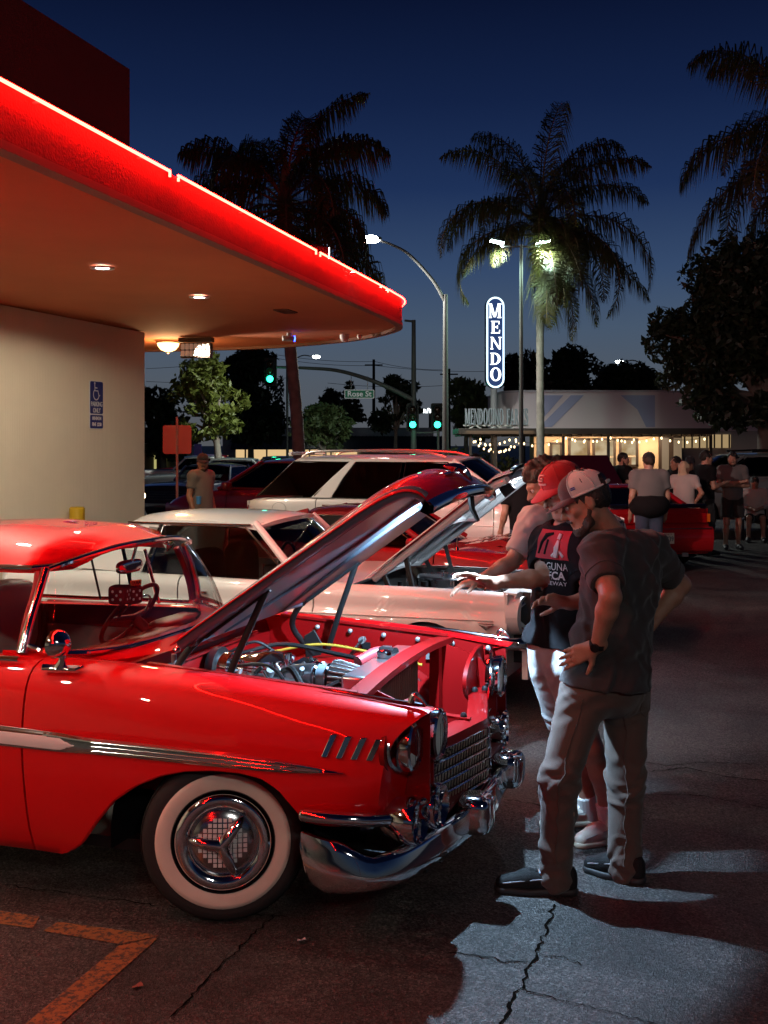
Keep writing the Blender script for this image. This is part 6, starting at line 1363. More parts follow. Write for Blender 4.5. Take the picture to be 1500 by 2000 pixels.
# ------------------------------------------------ maroon SUV facing the other way
s5 = dict(s4); s5.update(paint=MAROON, wtrim=BLACK_G, wsglass=GLASS_D, glass=GLASS_D, zr=1.66, interior=False, rpillar=None, side=[(-1.78, -.50, -1.74, -1.18), (-3.6, -1.84, -3.2, -1.80)])
c5, n5 = gcar('maroon_suv', 'dark maroon SUV facing left behind the white SUV', W(505, 900, 19.6).xy.to_3d() + Vector((-.35, 0, 0)), R(180) - TH - R(14), s5)
for sd in (-1, 1): MB().ell((-.62, sd * 1.06, 1.24), (.07, .10, .075), e=.6).build('wing_mirror', MAROON, c5); MB().slab([[(.74, sd * .84, .90), (.95, sd * .62, .86)], [(.72, sd * .86, .76), (.98, sd * .60, .74)]], (.02, sd * .01, 0)).build('headlight', mat('lamp_glass_white'), c5)
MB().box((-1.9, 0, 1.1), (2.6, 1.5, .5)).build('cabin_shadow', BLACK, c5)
# ------------------------------------------------ dark blue classic with lit lamp
s6 = dict(w=.93, front=.85, rear=-3.9, wb=2.9, wr=.33, arch=.37, paint=BLUE_P, doors=[-2.2, -.95], zb=.97, zr=1.36, crown=.06, crease=.66, ws=(-1.0, -1.40), rg=(-3.0, -2.5), sill=.24,
          top=[(-3.9, .90), (-3, .97), (-1, .96), (0, .95), (.6, .92), (.85, .88)], plan=[(-3.9, .92), (-3, 1), (0, 1), (.6, .98), (.85, .94)], side=[(-2.4, -1.05, -2.3, -1.45)], glass=glass('clear_dark_glass'), gw=.84, rw=.68, bow=.12, seat=UPH_R, wstyle='chrome')
c6, n6 = gcar('blue_classic_car', 'dark blue classic car with one glowing headlight at left', Vector((W(360, 900, 28.2).x, 28.2, 0)), R(-106), s6)
for sd in (-1, 1):
    hl = MB().lathe([(.09, -.02), (.115, .0), (.10, .03)], (.86, sd * .70, .66), (1, 0, 0), 24).build('headlight', CHROME, c6)
    MB().lathe([(.10, .01), (.06, .03), (.0005, .04)], (.86, sd * .70, .66), (1, 0, 0), 24).build('lens', emitter('headlamp_on', (1, .82, .50), 7) if sd < 0 else mat('lamp_glass_white'), hl)
for k in range(4): MB().box((.90, 0, .58 + k * .06), (.02, 1.1, .022)).build('grille_bar', CHROME, c6)
MB().grid(sweep([(.6, -.94, 0), (.90, -.75, 0), (.97, 0, 0), (.90, .75, 0), (.6, .94, 0)], [(-.02, .50), (.03, .48), (.03, .40), (0, .36)])).build('front_bumper', CHROME, c6, ang=60)
MB().ell((-.1, 0, .99), (.08, .015, .01)).build('hood_emblem', CHROME, c6)
# ------------------------------------------------ red coupe seen from behind with its hood raised
s7 = dict(w=.86, front=.80, rear=-3.35, wb=2.47, wr=.30, arch=.34, paint=DRED, doors=[-1.95, -.75], zb=.90, zr=1.235, crown=.04, crease=.62, ws=(-.85, -1.38), rg=(-2.75, -2.10), sill=.2,
          top=[(-3.35, .94), (-3.1, .955), (-2.6, .95), (-1, .90), (0, .85), (.8, .70)], plan=[(-3.4, .95), (-3, .99), (0, 1), (.5, .96), (.8, .88)], side=[(-2.05, -.95, -1.95, -1.42)], glass=glass('smoke_glass'), gw=.83, rw=.66, bow=.12, hood_open=True)
R7 = Vector((W(1288, 1050, 17.2).x, 17.2, 0)); HZ = R(90 + 11)
c7, n7 = gcar('red_coupe', 'dark red coupe seen from behind with licence plate 3BTA439', R7 + Vector((math.cos(HZ), math.sin(HZ), 0)) * 3.35, HZ, s7)
MB().box((-3.415, 0, .80), (.02, 1.50, .15)).build('tail_light_bar', REDLENS, c7, bevel=.008)
for sd in (-1, 1): MB().box((-3.405, sd * .735, .80), (.035, .14, .13)).build('turn_lamp', AMBER, c7, bevel=.006)
MB().box((-3.42, .30, .80), (.025, .30, .10)).build('reverse_panel', mat('lamp_glass_white'), c7)
MB().slab([[(-3.36 - .10 * k, b, z) for k, z in ((.6, .66), (1, .62), (1.05, .45), (.8, .32), (.3, .27))] for b in lin(-.84, .84, 13)], (.05, 0, 0)).build('rear_bumper', DRED, c7, ang=50)
for sd in (-1, 1): MB().slab([[(-3.36, sd * .84, z), (-2.95, sd * .875, z)] for z in (.30, .48, .64)], (0, -sd * .03, 0)).build('bumper_corner', DRED, c7)
MB().bar((-3.475, -.80, .645), (-3.475, .80, .645), .012, .014).build('bumper_strip', CHROME_D, c7)
pt = MB().box((-3.478, -.02, .50), (.012, .32, .165)).build('licence_plate', mat('plate_cream', (.66, .60, .50), .5), c7, bevel=.004)
text_obj('lettering', '3BTA439', .105, mat('plate_navy', (.02, .02, .08), .5), pt, (-3.486, -.02, .488), (R(90), 0, R(-90)), .001, sx=.74, bold=.001); text_obj('lettering', 'JUN  CALIFORNIA  94', .028, mat('plate_red', (.4, .03, .02), .5), pt, (-3.486, -.02, .563), (R(90), 0, R(-90)), .001, sx=.9)
MB().slab([[(-3.30 + .06 * f, b, .955 + .055 * f) for f in (0, .5, 1)] for b in lin(-.78, .78, 9)], (-.07, 0, 0)).build('rear_spoiler', BLACK_G, c7, ang=50)
hr = R(40); hq = Vector((math.cos(hr), 0, math.sin(hr)))
MB().slab([[Vector((-.72, b * (1 - .12 * t), .92)) + hq * (1.25 * t) + Vector((-.05 * (1 - (b / .7) ** 2), 0, 0)) for b in lin(-.70, .70, 11)] for t in lin(0, 1, 10)], (.02, 0, -.01)).build('hood', MAROON, c7)
MB().bar((.45, .4, .80), Vector((-.72, .4, .92)) + hq * .9, .012, .012).build('hood_prop', STEEL, c7); MB().box((.1, 0, .6), (1.2, 1.2, .3)).build('engine', BLACK, c7)
MB().box((-3.30, -.4, .24), (.2, .1, .06)).build('exhaust_tip', STEEL, c7)
# ------------------------------------------------ silver SUV and edge vehicle at right
s8 = dict(s4); s8.update(paint=SILVER_P, glass=glass('smoke_glass'), wsglass=glass('green_glass', (.35, .45, .38)), wtrim=BLACK, zr=1.68, rpillar=None, w=.92, interior=False, side=[(-1.78, -.50, -1.74, -1.18), (-2.72, -1.84, -2.70, -1.80), (-3.7, -2.80, -3.4, -2.76)])
c8, n8 = gcar('silver_suv', 'silver green SUV with roof rack parked behind the group of people', Vector((W(1335, 900, 25).x, 25, 0)), R(180 + 8), s8)
for sd in (-1, 1): MB().tube([(a, sd * .62, 1.79 - .03 * abs(a + 2.2)) for a in lin(-3.3, -1.3, 10)], .025, 6).build('roof_rack', BLACK, c8); MB().ell((-.62, sd * 1.02, 1.2), (.06, .09, .07), e=.6).build('wing_mirror', BLACK, c8)
s9 = dict(s5); s9.update(paint=BLACK_G, w=.92)
c9, n9 = gcar('black_suv', 'black SUV cut by the right edge behind the seated person', Vector((W(1640, 900, 23.5).x, 23.5, 0)), R(172), s9)
# far parked cars in the left gap
for k, (px, Y, P_, lb, rz) in enumerate([(345, 36, SILVER_P, 'far silver sedan left of the standing man', R(178)), (300, 42, WHITE_P, 'far white sedan beside the cream wall', R(185)), (455, 41, BLACK_G, 'far black sedan under the lit street tree', R(175)), (500, 46, MATS['dark_red_car_paint'], 'far reddish sedan left of the maroon SUV', R(4))]):
    s_ = dict(s6); s_.update(paint=P_, zr=1.42, wstyle='alloy', glass=glass('smoke_glass'), side=[(-2.6, -1.7, -2.35, -1.66), (-1.66, -.85, -1.62, -1.30)], ws=(-.80, -1.25), doors=[-2.6, -1.68, -.75])
    f_, nn_ = gcar('parked_sedan', lb, Vector((W(px, 900, Y).x, Y, 0)), rz, s_, 'far parked sedans')
    for sd in (-1, 1): MB().ell((.84, sd * .66, .68), (.03, .12, .07)).build('headlight', mat('lamp_glass_white'), f_)
# ================================================================ people: smooth implicit bodies meshed with surface nets
from mathutils.bvhtree import BVHTree
def V3(*a): return np.array(a, float)
def sdf_mesh(prims, vox, cuts=(), disp=None):
    lo = np.full(3, 9e9); hi = -lo
    for p in prims:
        if p[0] == '-': continue
        pts = [p[1], p[2]] if p[0] == 'c' else [p[1]]; r = max(p[3], p[4]) if p[0] == 'c' else max(p[2])
        for q in pts: lo = np.minimum(lo, np.array(q) - r); hi = np.maximum(hi, np.array(q) + r)
    lo -= vox * 3; hi += vox * 3; n = np.ceil((hi - lo) / vox).astype(int) + 1
    D = np.full(n, .5, np.float32); ax = [lo[i] + vox * np.arange(n[i]) for i in range(3)]
    for p in prims:
        sub = p[0] == '-'; q = p[1:] if sub else p
        if q[0] == 'c': A, B, r0, r1 = np.array(q[1], float), np.array(q[2], float), q[3], q[4]; k = q[5] if len(q) > 5 else .02; mn = np.minimum(A, B) - max(r0, r1); mx = np.maximum(A, B) + max(r0, r1)
        else: C_, rad, M = np.array(q[1], float), np.array(q[2], float), q[3]; k = q[4] if len(q) > 4 else .02; mn = C_ - max(rad); mx = C_ + max(rad)
        m = k + vox * 3; i0 = np.clip(np.floor((mn - m - lo) / vox).astype(int), 0, n); i1 = np.clip(np.ceil((mx + m - lo) / vox).astype(int) + 1, 0, n)
        if (i1 <= i0).any(): continue
        sl_ = tuple(slice(i0[j], i1[j]) for j in range(3))
        X, Y, Z = np.meshgrid(*[ax[j][sl_[j]] for j in range(3)], indexing='ij')
        if q[0] == 'c':
            ba = B - A; L2 = max(ba @ ba, 1e-9); px, py, pz = X - A[0], Y - A[1], Z - A[2]
            t = np.clip((px * ba[0] + py * ba[1] + pz * ba[2]) / L2, 0, 1)
            d = np.sqrt((px - ba[0] * t) ** 2 + (py - ba[1] * t) ** 2 + (pz - ba[2] * t) ** 2) - (r0 + (r1 - r0) * t)
        else:
            px, py, pz = X - C_[0], Y - C_[1], Z - C_[2]
            if M is not None:
                M = np.array(M, float); px, py, pz = [M[j][0] * px + M[j][1] * py + M[j][2] * pz for j in range(3)]
            k0 = np.sqrt((px / rad[0]) ** 2 + (py / rad[1]) ** 2 + (pz / rad[2]) ** 2) + 1e-6; k1 = np.sqrt((px / rad[0] ** 2) ** 2 + (py / rad[1] ** 2) ** 2 + (pz / rad[2] ** 2) ** 2) + 1e-6
            d = k0 * (k0 - 1) / k1
        o = D[sl_]
        if sub: h = np.clip(.5 - .5 * (o + d) / k, 0, 1); D[sl_] = o * (1 - h) - d * h + k * h * (1 - h)
        else: h = np.clip(.5 + .5 * (o - d) / k, 0, 1); D[sl_] = o * (1 - h) + d * h - k * h * (1 - h)
    if cuts:
        X, Y, Z = np.meshgrid(*ax, indexing='ij')
        for c, nrm in cuts: D = np.maximum(D, (X - c[0]) * nrm[0] + (Y - c[1]) * nrm[1] + (Z - c[2]) * nrm[2])
    S = D < 0; nx, ny, nz = D.shape; cnt = np.zeros((nx - 1, ny - 1, nz - 1), np.int8)
    for a in (0, 1):
        for b in (0, 1):
            for c in (0, 1): cnt += S[a:nx - 1 + a, b:ny - 1 + b, c:nz - 1 + c]
    act = (cnt > 0) & (cnt < 8); I = np.argwhere(act); idx = np.full(act.shape, -1); idx[act] = np.arange(len(I))
    acc = np.zeros((len(I), 3)); num = np.zeros(len(I))
    for axis in range(3):
        for a in (0, 1):
            for b in (0, 1):
                o1 = np.zeros(3, int); o = [j for j in range(3) if j != axis]; o1[o[0]] = a; o1[o[1]] = b; o2 = o1.copy(); o2[axis] = 1
                d1 = D[tuple((I + o1).T)]; d2 = D[tuple((I + o2).T)]; cr_ = (d1 < 0) != (d2 < 0); t = np.where(cr_, d1 / np.where(cr_, d1 - d2, 1), 0)
                pt = np.repeat(o1[None].astype(float), len(I), 0); pt[:, axis] = t; acc += pt * cr_[:, None]; num += cr_
    V = (I + acc / num[:, None]) * vox + lo; F = []
    for axis in range(3):
        o = [(axis + 1) % 3, (axis + 2) % 3]; s0 = [slice(None)] * 3; s1 = [slice(None)] * 3; s0[axis] = slice(0, -1); s1[axis] = slice(1, None)
        ch = S[tuple(s0)] != S[tuple(s1)]; E = np.argwhere(ch); E = E[(E[:, o[0]] > 0) & (E[:, o[1]] > 0) & (E[:, o[0]] < D.shape[o[0]] - 1) & (E[:, o[1]] < D.shape[o[1]] - 1)]
        if not len(E): continue
        u_ = np.zeros(3, int); u_[o[0]] = 1; w_ = np.zeros(3, int); w_[o[1]] = 1
        q = np.stack([idx[tuple((E - u_ - w_).T)], idx[tuple((E - w_).T)], idx[tuple(E.T)], idx[tuple((E - u_).T)]], 1)
        ins = S[tuple(E.T)]; q = np.where(ins[:, None], q, q[:, ::-1]); F.append(q)
    F = np.concatenate(F); F = F[(F >= 0).all(1)]
    if disp is not None:
        e1 = V[F[:, 2]] - V[F[:, 0]]; e2 = V[F[:, 3]] - V[F[:, 1]]; fn = np.cross(e1, e2); N = np.zeros_like(V)
        for j in range(4): np.add.at(N, F[:, j], fn)
        N /= np.linalg.norm(N, axis=1)[:, None] + 1e-9; V = V + N * disp(V)[:, None]
    return V, F
def body_obj(name, prims, vox, m, parent, base, cuts=(), disp=None):
    V, F = sdf_mesh(prims, vox, cuts, disp); me = np_mesh(name, V - np.array(base), F); finish(me, 180); return link(name, me, m, parent)
def folds(amp, f=(9, 9, 16), seed=0, dirn=(0, 0, 1)):
    r = np.random.default_rng(seed); ph = r.random(8) * 6.3
    def fn(V):
        x, y, z = V[:, 0] * f[0], V[:, 1] * f[1], V[:, 2] * f[2]
        w = np.sin(x * 1.3 + ph[0] + 1.2 * np.sin(z * .5 + ph[1])) + np.sin(y * 1.7 + z * .9 + ph[2] + np.sin(x + ph[3])); w2 = np.sin(z * 1.1 + x * 2.1 + y * .7 + ph[4] + 1.5 * np.sin(y * 1.1 + ph[5]))
        return amp * (.32 * w + .5 * (1 - 2 * np.abs(w2)) * (.6 + .4 * np.sin(x * .6 + ph[6])))
    return fn
def creases(amp, zones, n, seed, wid=(.010, .022), ln=(.05, .16), tilt=.5):
    """random localised cloth folds; zones [(centre, radius)]"""
    r = np.random.default_rng(seed); K = []
    for i in range(n):
        c, rad = zones[r.integers(len(zones))]; d = r.normal(size=3); d /= np.linalg.norm(d); p = np.array(c) + d * rad * r.random() ** .5
        t = r.normal(size=3); t[2] *= tilt; t /= np.linalg.norm(t); q = np.cross(t, r.normal(size=3)); q /= np.linalg.norm(q); q[2] += .4 * (1 if q[2] > 0 else -1); q -= t * (q @ t); q /= np.linalg.norm(q)
        K.append((p, t, q, r.uniform(*wid), r.uniform(*ln), amp * r.uniform(.4, 1.0)))
    def fn(V):
        o = np.zeros(len(V))
        for p, t, q, w, L, a in K:
            e = V - p; al = e @ t; pe = e @ q + .25 * al * al / L; th = e @ np.cross(t, q)
            g_ = np.exp(-(al / L) ** 2 - (th / .13) ** 2); o += a * g_ * (np.exp(-(pe / w) ** 2) - .7 * np.exp(-((pe - 1.6 * w) / w) ** 2))
        return o
    return fn
def unit(v): v = np.array(v, float); return v / (np.linalg.norm(v) + 1e-9)
def hand(wr, d, n, side, curl=25, spread=.10, s=1.0, thumb=.7):
    """prims of a hand: d pointing direction, n palm normal, side +1 when the thumb lies toward +d x n"""
    d = unit(d); n = unit(n - d * np.dot(n, d)); lt = np.cross(d, n) * side; P = []; wr = np.array(wr, float); k = .006
    P.append(('c', wr - d * .02, wr + d * .03 * s, .028 * s, .026 * s, .015))
    fl = [(.030, .098, (.040, .026, .020)), (.010, .103, (.045, .030, .022)), (-.011, .099, (.042, .028, .021)), (-.030, .088, (.033, .021, .018))]
    for i, (lo_, ln, seg) in enumerate(fl):
        kn = wr + d * ln * s + lt * lo_ * s; P.append(('c', wr + d * .025 * s + lt * lo_ * .55 * s, kn, .0165 * s, .0125 * s, .014))
        p = kn; dd = unit(d + lt * lo_ * spread * 30); ang = 0
        for j, L_ in enumerate(seg):
            ang += R(curl * (.8 if j == 0 else 1.0) * (1 + .12 * (i - 1))); q = p + (dd * math.cos(ang) + n * math.sin(ang)) * L_ * s; r0 = (.0098 - .0012 * j) * s
            P.append(('c', p, q, r0, r0 - .001, k)); p = q
    t0 = wr + d * .030 * s + lt * .022 * s; td = unit(d * .6 + lt * thumb + n * .35); t1 = t0 + td * .042 * s; t2 = t1 + unit(td + d * .35) * .032 * s; t3 = t2 + unit(td + d * .6) * .024 * s
    return P + [('c', t0, t1, .0165 * s, .012 * s, .012), ('c', t1, t2, .0115 * s, .0105 * s, k), ('c', t2, t3, .0105 * s, .008 * s, k)]
def head_prims(c, f, u, s=1.0, chinneck=None):
    f = unit(f); u = unit(np.array(u) - f * np.dot(u, f)); r = np.cross(f, u); M = [r, f, u]; c = np.array(c, float)
    g = lambda a, b, d: c + (r * a + f * b + u * d) * s
    P = [('e', g(0, -.012, .028), (.074 * s, .096 * s, .092 * s), M, .02), ('e', g(0, .030, -.040), (.060 * s, .066 * s, .082 * s), M, .03)]
    for a in (-1, 1):
        P += [('c', g(a * .052, -.005, -.055), g(a * .020, .062, -.112), .022 * s, .018 * s, .03), ('c', g(a * .012, .090, .022), g(a * .045, .072, .020), .011 * s, .010 * s, .012), ('e', g(a * .048, .058, -.022), (.022 * s, .02 * s, .02 * s), M, .02), ('e', g(a * .078, -.014, -.010), (.010 * s, .021 * s, .031 * s), M, .008), ('-', 'e', g(a * .090, -.010, -.008), (.008 * s, .010 * s, .017 * s), M, .005)]
    P += [('c', g(0, .086, .010), g(0, .116, -.034), .0095 * s, .0125 * s, .010), ('c', g(-.011, .100, -.036), g(.011, .100, -.036), .009 * s, .009 * s, .008), ('c', g(-.020, .090, -.062), g(.020, .090, -.062), .008 * s, .008 * s, .006), ('c', g(-.017, .088, -.075), g(.017, .088, -.075), .0085 * s, .0085 * s, .006), ('e', g(0, .078, -.105), (.022 * s, .02 * s, .018 * s), M, .02)]
    for a in (-1, 1): P.append(('-', 'e', g(a * .031, .097, .003), (.017 * s, .012 * s, .009 * s), M, .008))
    return P, g, (r, f, u)
def skinm(name, c): return mat(name, c, .46, sss=.10, bump=(150, .22, 6), var=(26, .55, (c[0] * .80, c[1] * .66, c[2] * .62)))
SK1 = skinm('light_skin', (.42, .23, .16)); SK2 = skinm('tan_skin', (.34, .18, .12)); HAIR_B = mat('black_hair', (.010, .008, .007), .5, bump=(140, .9)); HAIR_BR = mat('brown_hair', (.035, .02, .012), .5, bump=(120, .9)); HAIR_BL = mat('blonde_hair', (.55, .42, .28), .5, bump=(120, .9))
BEARD = mat('dark_beard', (.035, .022, .016), .7, bump=(260, .9)); EYE = mat('eye', (.5, .48, .46), .2); IRIS = mat('iris', (.02, .012, .01), .15)
def cloth(name, c, b=.25, scale=420): return mat(name, c, .88, sheen=.15, bump=(scale, b, 3), var=(7, .35, tuple(x * .75 for x in c)))
def make_person(label, J, vox=.018, shirt=None, pants=None, shoe=BLACK, skin=SK1, hair=HAIR_B, sleeve=.55, pant_end=1.0, cap=None, group=None, beard=False, socks=None, hem=None, seed=0, cloth_amp=.006, long_hair=False, hands=None, bulk=1.0, belly=1.0, extra=None, hairstyle='short'):
    base = (J['base'][0], J['base'][1], 0.0); t = thing('person', label, 'person', base, 0, group); b_ = np.array(base)
    s = J.get('s', 1.0); a = {k: np.array(v, float) for k, v in J.items() if isinstance(v, (tuple, list, np.ndarray, Vector)) and len(v) == 3}
    rv, fv = a['rv'], a['fv']; up = np.array((0, 0, 1.0)); upt = unit(a['neck'] - a['pelvis']); rv = unit(rv); fv2 = unit(np.cross(upt, rv)) ; fv2 = fv2 if np.dot(fv2, fv) > 0 else -fv2; Mt = [rv, fv2, upt]
    hp, g, (hr_, hf_, hu_) = head_prims(a['head'], a['hf'], a['hu'], s)
    wst = a.get('waist', a['pelvis'] * .55 + a['chest'] * .45)
    tor = [('e', a['chest'], (.185 * s * bulk, .118 * s * bulk, .21 * s), Mt, .05), ('e', wst, (.160 * s * belly, .115 * s * belly, .18 * s), Mt, .06), ('e', a['pelvis'], (.168 * s * belly, .118 * s * belly, .14 * s), Mt, .05), ('c', a['shL'], a['shR'], .062 * s * bulk, .062 * s * bulk, .06), ('c', a['neck'] - up * .03, a['shL'], .055, .055 * s, .05), ('c', a['neck'] - up * .03, a['shR'], .055, .055 * s, .05)]
    neck = [('c', a['neck'] - upt * .03, g(0, -.022, -.075), .060 * s, .054 * s, .03)]
    legs = []; arms = []
    for q in 'LR':
        hip, kn, an, toe = a['hip' + q], a['kn' + q], a['an' + q], a['toe' + q]
        calf = kn * .65 + an * .35 - unit(toe - an) * .018
        legs += [('c', hip, kn, .082 * s, .054 * s, .05), ('c', kn, calf, .052 * s, .053 * s, .03), ('c', calf, an, .050 * s, .036 * s, .03), ('c', an, an * .5 + toe * .5 + (0, 0, -.02), .034, .03, .03), ('c', an - unit(toe - an) * .03, an, .03, .035, .02)]
        sh, el, wr = a['sh' + q], a['el' + q], a['wr' + q]; mid = el * .72 + wr * .28
        arms += [('c', sh, sh * .45 + el * .55, .056 * s * bulk, .049 * s * bulk, .03), ('c', sh * .45 + el * .55, el, .049 * s * bulk, .041 * s, .02), ('c', el, mid, .041 * s, .043 * s, .02), ('c', mid, wr, .043 * s, .027 * s, .02)]
        hd = (hands or {}).get(q)
        if hd: arms += hand(wr, hd[0], np.array(hd[1], float), hd[2], *(hd[3:]))
        else: arms += hand(wr, wr - el, fv if q == 'L' else fv, 1, 35) if vox < .012 else [('c', wr, wr + unit(wr - el) * .09, .033, .028, .02), ('c', wr + unit(wr - el) * .09, wr + unit(wr - el) * .155 + fv * .02, .026, .016, .02)]
    core = [(p[0], p[1], p[2], p[3] * .9, p[4] * .9, p[5]) if p[0] == 'c' else (p[0], p[1], tuple(x * .9 for x in p[2]), p[3], p[4]) for p in tor]
    body_obj('body', core + neck + hp + arms + legs, vox, skin, t, base)
    for e_ in (-1, 1):
        if vox < .012: MB().ell(Vector(g(e_ * .031, .082, .003) - b_), (.0125, .0125, .0125), nu=12, nv=8).build('eye', EYE, t, ang=180); MB().ell(Vector(g(e_ * .031, .0925, .003) - b_), (.006, .006, .006), nu=8, nv=6).build('iris', IRIS, t, ang=180)
    # shirt
    hz = hem if hem is not None else a['pelvis'] + upt * -.06
    if shirt is not None:
        ease = .016 if vox < .012 else .020; pr = [(p[0], p[1], p[2], p[3] + ease, p[4] + ease, p[5]) if p[0] == 'c' else (p[0], p[1], tuple(x + ease * 1.3 for x in p[2]), p[3], p[4]) for p in tor] + ([('e', a['pelvis'] - upt * .04, (.200 * s * belly, .152 * s * belly, .16 * s), Mt, .04)] if vox < .012 else [])
        for q in 'LR':
            sh, el, wr = a['sh' + q], a['el' + q], a['wr' + q]; L1 = min(sleeve, 1.0); e1 = sh + (el - sh) * L1
            pr.append(('c', sh, e1, .070 * s * bulk, (.070 if sleeve <= 1 else .058) * s * bulk, .04))
            if sleeve > 1: pr.append(('c', el, el + (wr - el) * (sleeve - 1), .056 * s, .042 * s, .03))
            else: pr.append(('-', 'e', e1 + unit(el - sh) * .085, (.085,) * 3, None, .006)); pr.append(('c', sh, e1 - unit(el - sh) * .012, .060 * s * bulk, .057 * s * bulk, .01))
        pr.append(('-', 'e', a['neck'] + upt * .065 + fv2 * .025, (.078, .085, .075), Mt, .012))
        zn = [(wst, .2), (a['chest'], .2), (a['pelvis'], .2), (a['shL'], .12), (a['shR'], .12), (a['chest'] - fv2 * .1, .2), (wst - fv2 * .1, .2)]
        f0 = folds(cloth_amp * .35, (5, 5, 7), seed); f1 = creases(cloth_amp * 1.3, zn, 80, seed, (.012, .026), (.07, .22), 1.6) if vox < .012 else (lambda V: 0)
        body_obj('shirt', pr, vox, shirt, t, base, cuts=[(hz, -upt)], disp=lambda V: f0(V) + f1(V))
    if pants is not None:
        pr = [('e', a['pelvis'] + upt * .01, (.180 * s * belly, .130 * s * belly, .15 * s), Mt, .05)]
        cuts = [(a['pelvis'] + upt * .10, upt)]
        for q in 'LR':
            hip, kn, an = a['hip' + q], a['kn' + q], a['an' + q]; e = min(1, pant_end)
            if pant_end >= 1: pr += [('c', hip, kn, .102 * s, .078 * s, .06), ('c', kn, an + (0, 0, -.03), .078 * s, .066 * s, .03)]
            else: pr += [('c', hip, hip + (kn - hip) * pant_end / .5 * .92, .105 * s, .092 * s, .05), ('-', 'c', hip + (kn - hip) * (pant_end / .5 + .05), hip + (kn - hip) * (pant_end / .5 + .5), .12, .12, .006)]
        body_obj('trousers' if pant_end >= 1 else 'shorts', pr, vox, pants, t, base, cuts=cuts, disp=(creases(cloth_amp * .8, [(a[x], rr_) for x, rr_ in (('hipL', .12), ('hipR', .12), ('knL', .13), ('knR', .13), ('anL', .14), ('anR', .14), ('knL', .25), ('knR', .25))], 110, seed + 5) if vox < .012 else folds(cloth_amp * .5, (8, 8, 14), seed)))
    for q in 'LR':
        an, toe = a['an' + q], a['toe' + q]; d = unit((toe - an) * (1, 1, 0)); hl = an - d * .055; hl = np.array((hl[0], hl[1], .045)); tt = np.array((toe[0], toe[1], .036)); md = hl * .45 + tt * .55 + (0, 0, .015); lat = np.array((-d[1], d[0], 0))
        pr = [('c', hl, md, .040, .044, .03), ('c', md, tt - d * .035, .042, .037, .03), ('c', hl + (0, 0, .045), np.array((an[0], an[1], .085)), .036, .040, .03)]
        so = body_obj('shoe', pr, min(vox, .010), shoe, t, base, cuts=[((0, 0, .012), (0, 0, -1)), ((0, 0, .115), (0, 0, 1))])
        if vox < .012:
            pr2 = [('c', (hl[0], hl[1], .016), (md[0], md[1], .016), .043, .049, .03), ('c', (md[0], md[1], .016), (tt[0] - d[0] * .035, tt[1] - d[1] * .035, .016), .048, .042, .03)]
            body_obj('sole', pr2, .007, J.get('sole', BLACK), so, base, cuts=[((0, 0, .001), (0, 0, -1)), ((0, 0, .030), (0, 0, 1))])
            lc = MB()
            for i in range(5):
                c0 = np.array((an[0], an[1], 0)) + d * (.045 + i * .022); z = .110 - i * .0085
                lc.tube([Vector(c0 - lat * .026 - b_ + (0, 0, z - .010)), Vector(c0 - b_ + (0, 0, z + .004)), Vector(c0 + lat * .026 - b_ + (0, 0, z - .010))], .0048, 5)
            tg = MB(); c1 = np.array((an[0], an[1], 0)) + d * .035; tg.slab([[Vector(c1 + lat * x - b_ + (0, 0, .108 + .012 * f) - d * .012 * f * 0) for x in (-.016, 0, .016)] for f in (0, 1, 2)], Vector(d) * .012); tg.build('tongue', J.get('tongue', BLACK), so)
            for sd_ in (-1, 1):
                MB().tube([Vector(c - b_) for c in spline([tuple(hl + lat * sd_ * .040 + (0, 0, .030)), tuple(np.array((an[0], an[1], .075)) + d * .02 + lat * sd_ * .044), tuple(md + lat * sd_ * .046 + (0, 0, .012)), tuple(tt + lat * sd_ * .034 - d * .03 + (0, 0, .012))], 14)], .0028, 5).build('piping', J.get('pipe', mat('grey_piping', (.25, .24, .26), .6)), so)
            lc.build('laces', J.get('lace', mat('grey_lace', (.3, .32, .35), .8)), so)
        if socks is not None:
            body_obj('sock', [('c', an + (0, 0, -.03), an + (a['kn' + q] - an) * .30, .044, .050, .02)], min(vox, .008), socks, t, base, cuts=[(an + (a['kn' + q] - an) * .27, unit(a['kn' + q] - an))], disp=lambda V: .0015 * np.sin(np.arctan2(V[:, 1] - an[1], V[:, 0] - an[0]) * 26))
    # hair
    if hair is not None:
        nz_ = folds(.010, (45, 45, 45), seed + 9)
        hpz = [('e', g(0, -.018, .034), (.082 * s, .102 * s, .096 * s), [hr_, hf_, hu_], .02), ('e', g(0, -.038, .002), (.078 * s, .074 * s, .066 * s), [hr_, hf_, hu_], .02)]
        if long_hair: hpz += [('c', g(.04, -.03, -.02), g(.06, -.01, -.17), .055, .05, .03), ('c', g(-.04, -.03, -.02), g(-.06, -.01, -.17), .055, .05, .03), ('c', g(0, -.05, 0), g(0, -.06, -.18), .06, .06, .03)]
        if hairstyle == 'curly':
            rr = np.random.default_rng(seed)
            for _ in range(120):
                d = unit(rr.normal(size=3)); 
                if d[1] > .75 and d[2] < .4: continue
                hpz.append(('e', g(d[0] * .085, d[1] * .100 - .02, d[2] * .095 + .035), (.026,) * 3, None, .008))
        body_obj('hair', hpz + [('-', 'e', g(0, .085, -.055), (.078 * s, .075 * s, .098 * s), [hr_, hf_, hu_], .02), ('-', 'e', g(.085, .02, -.045), (.03, .045, .05), [hr_, hf_, hu_], .015), ('-', 'e', g(-.085, .02, -.045), (.03, .045, .05), [hr_, hf_, hu_], .015)], min(vox, .010), hair, t, base, disp=nz_)
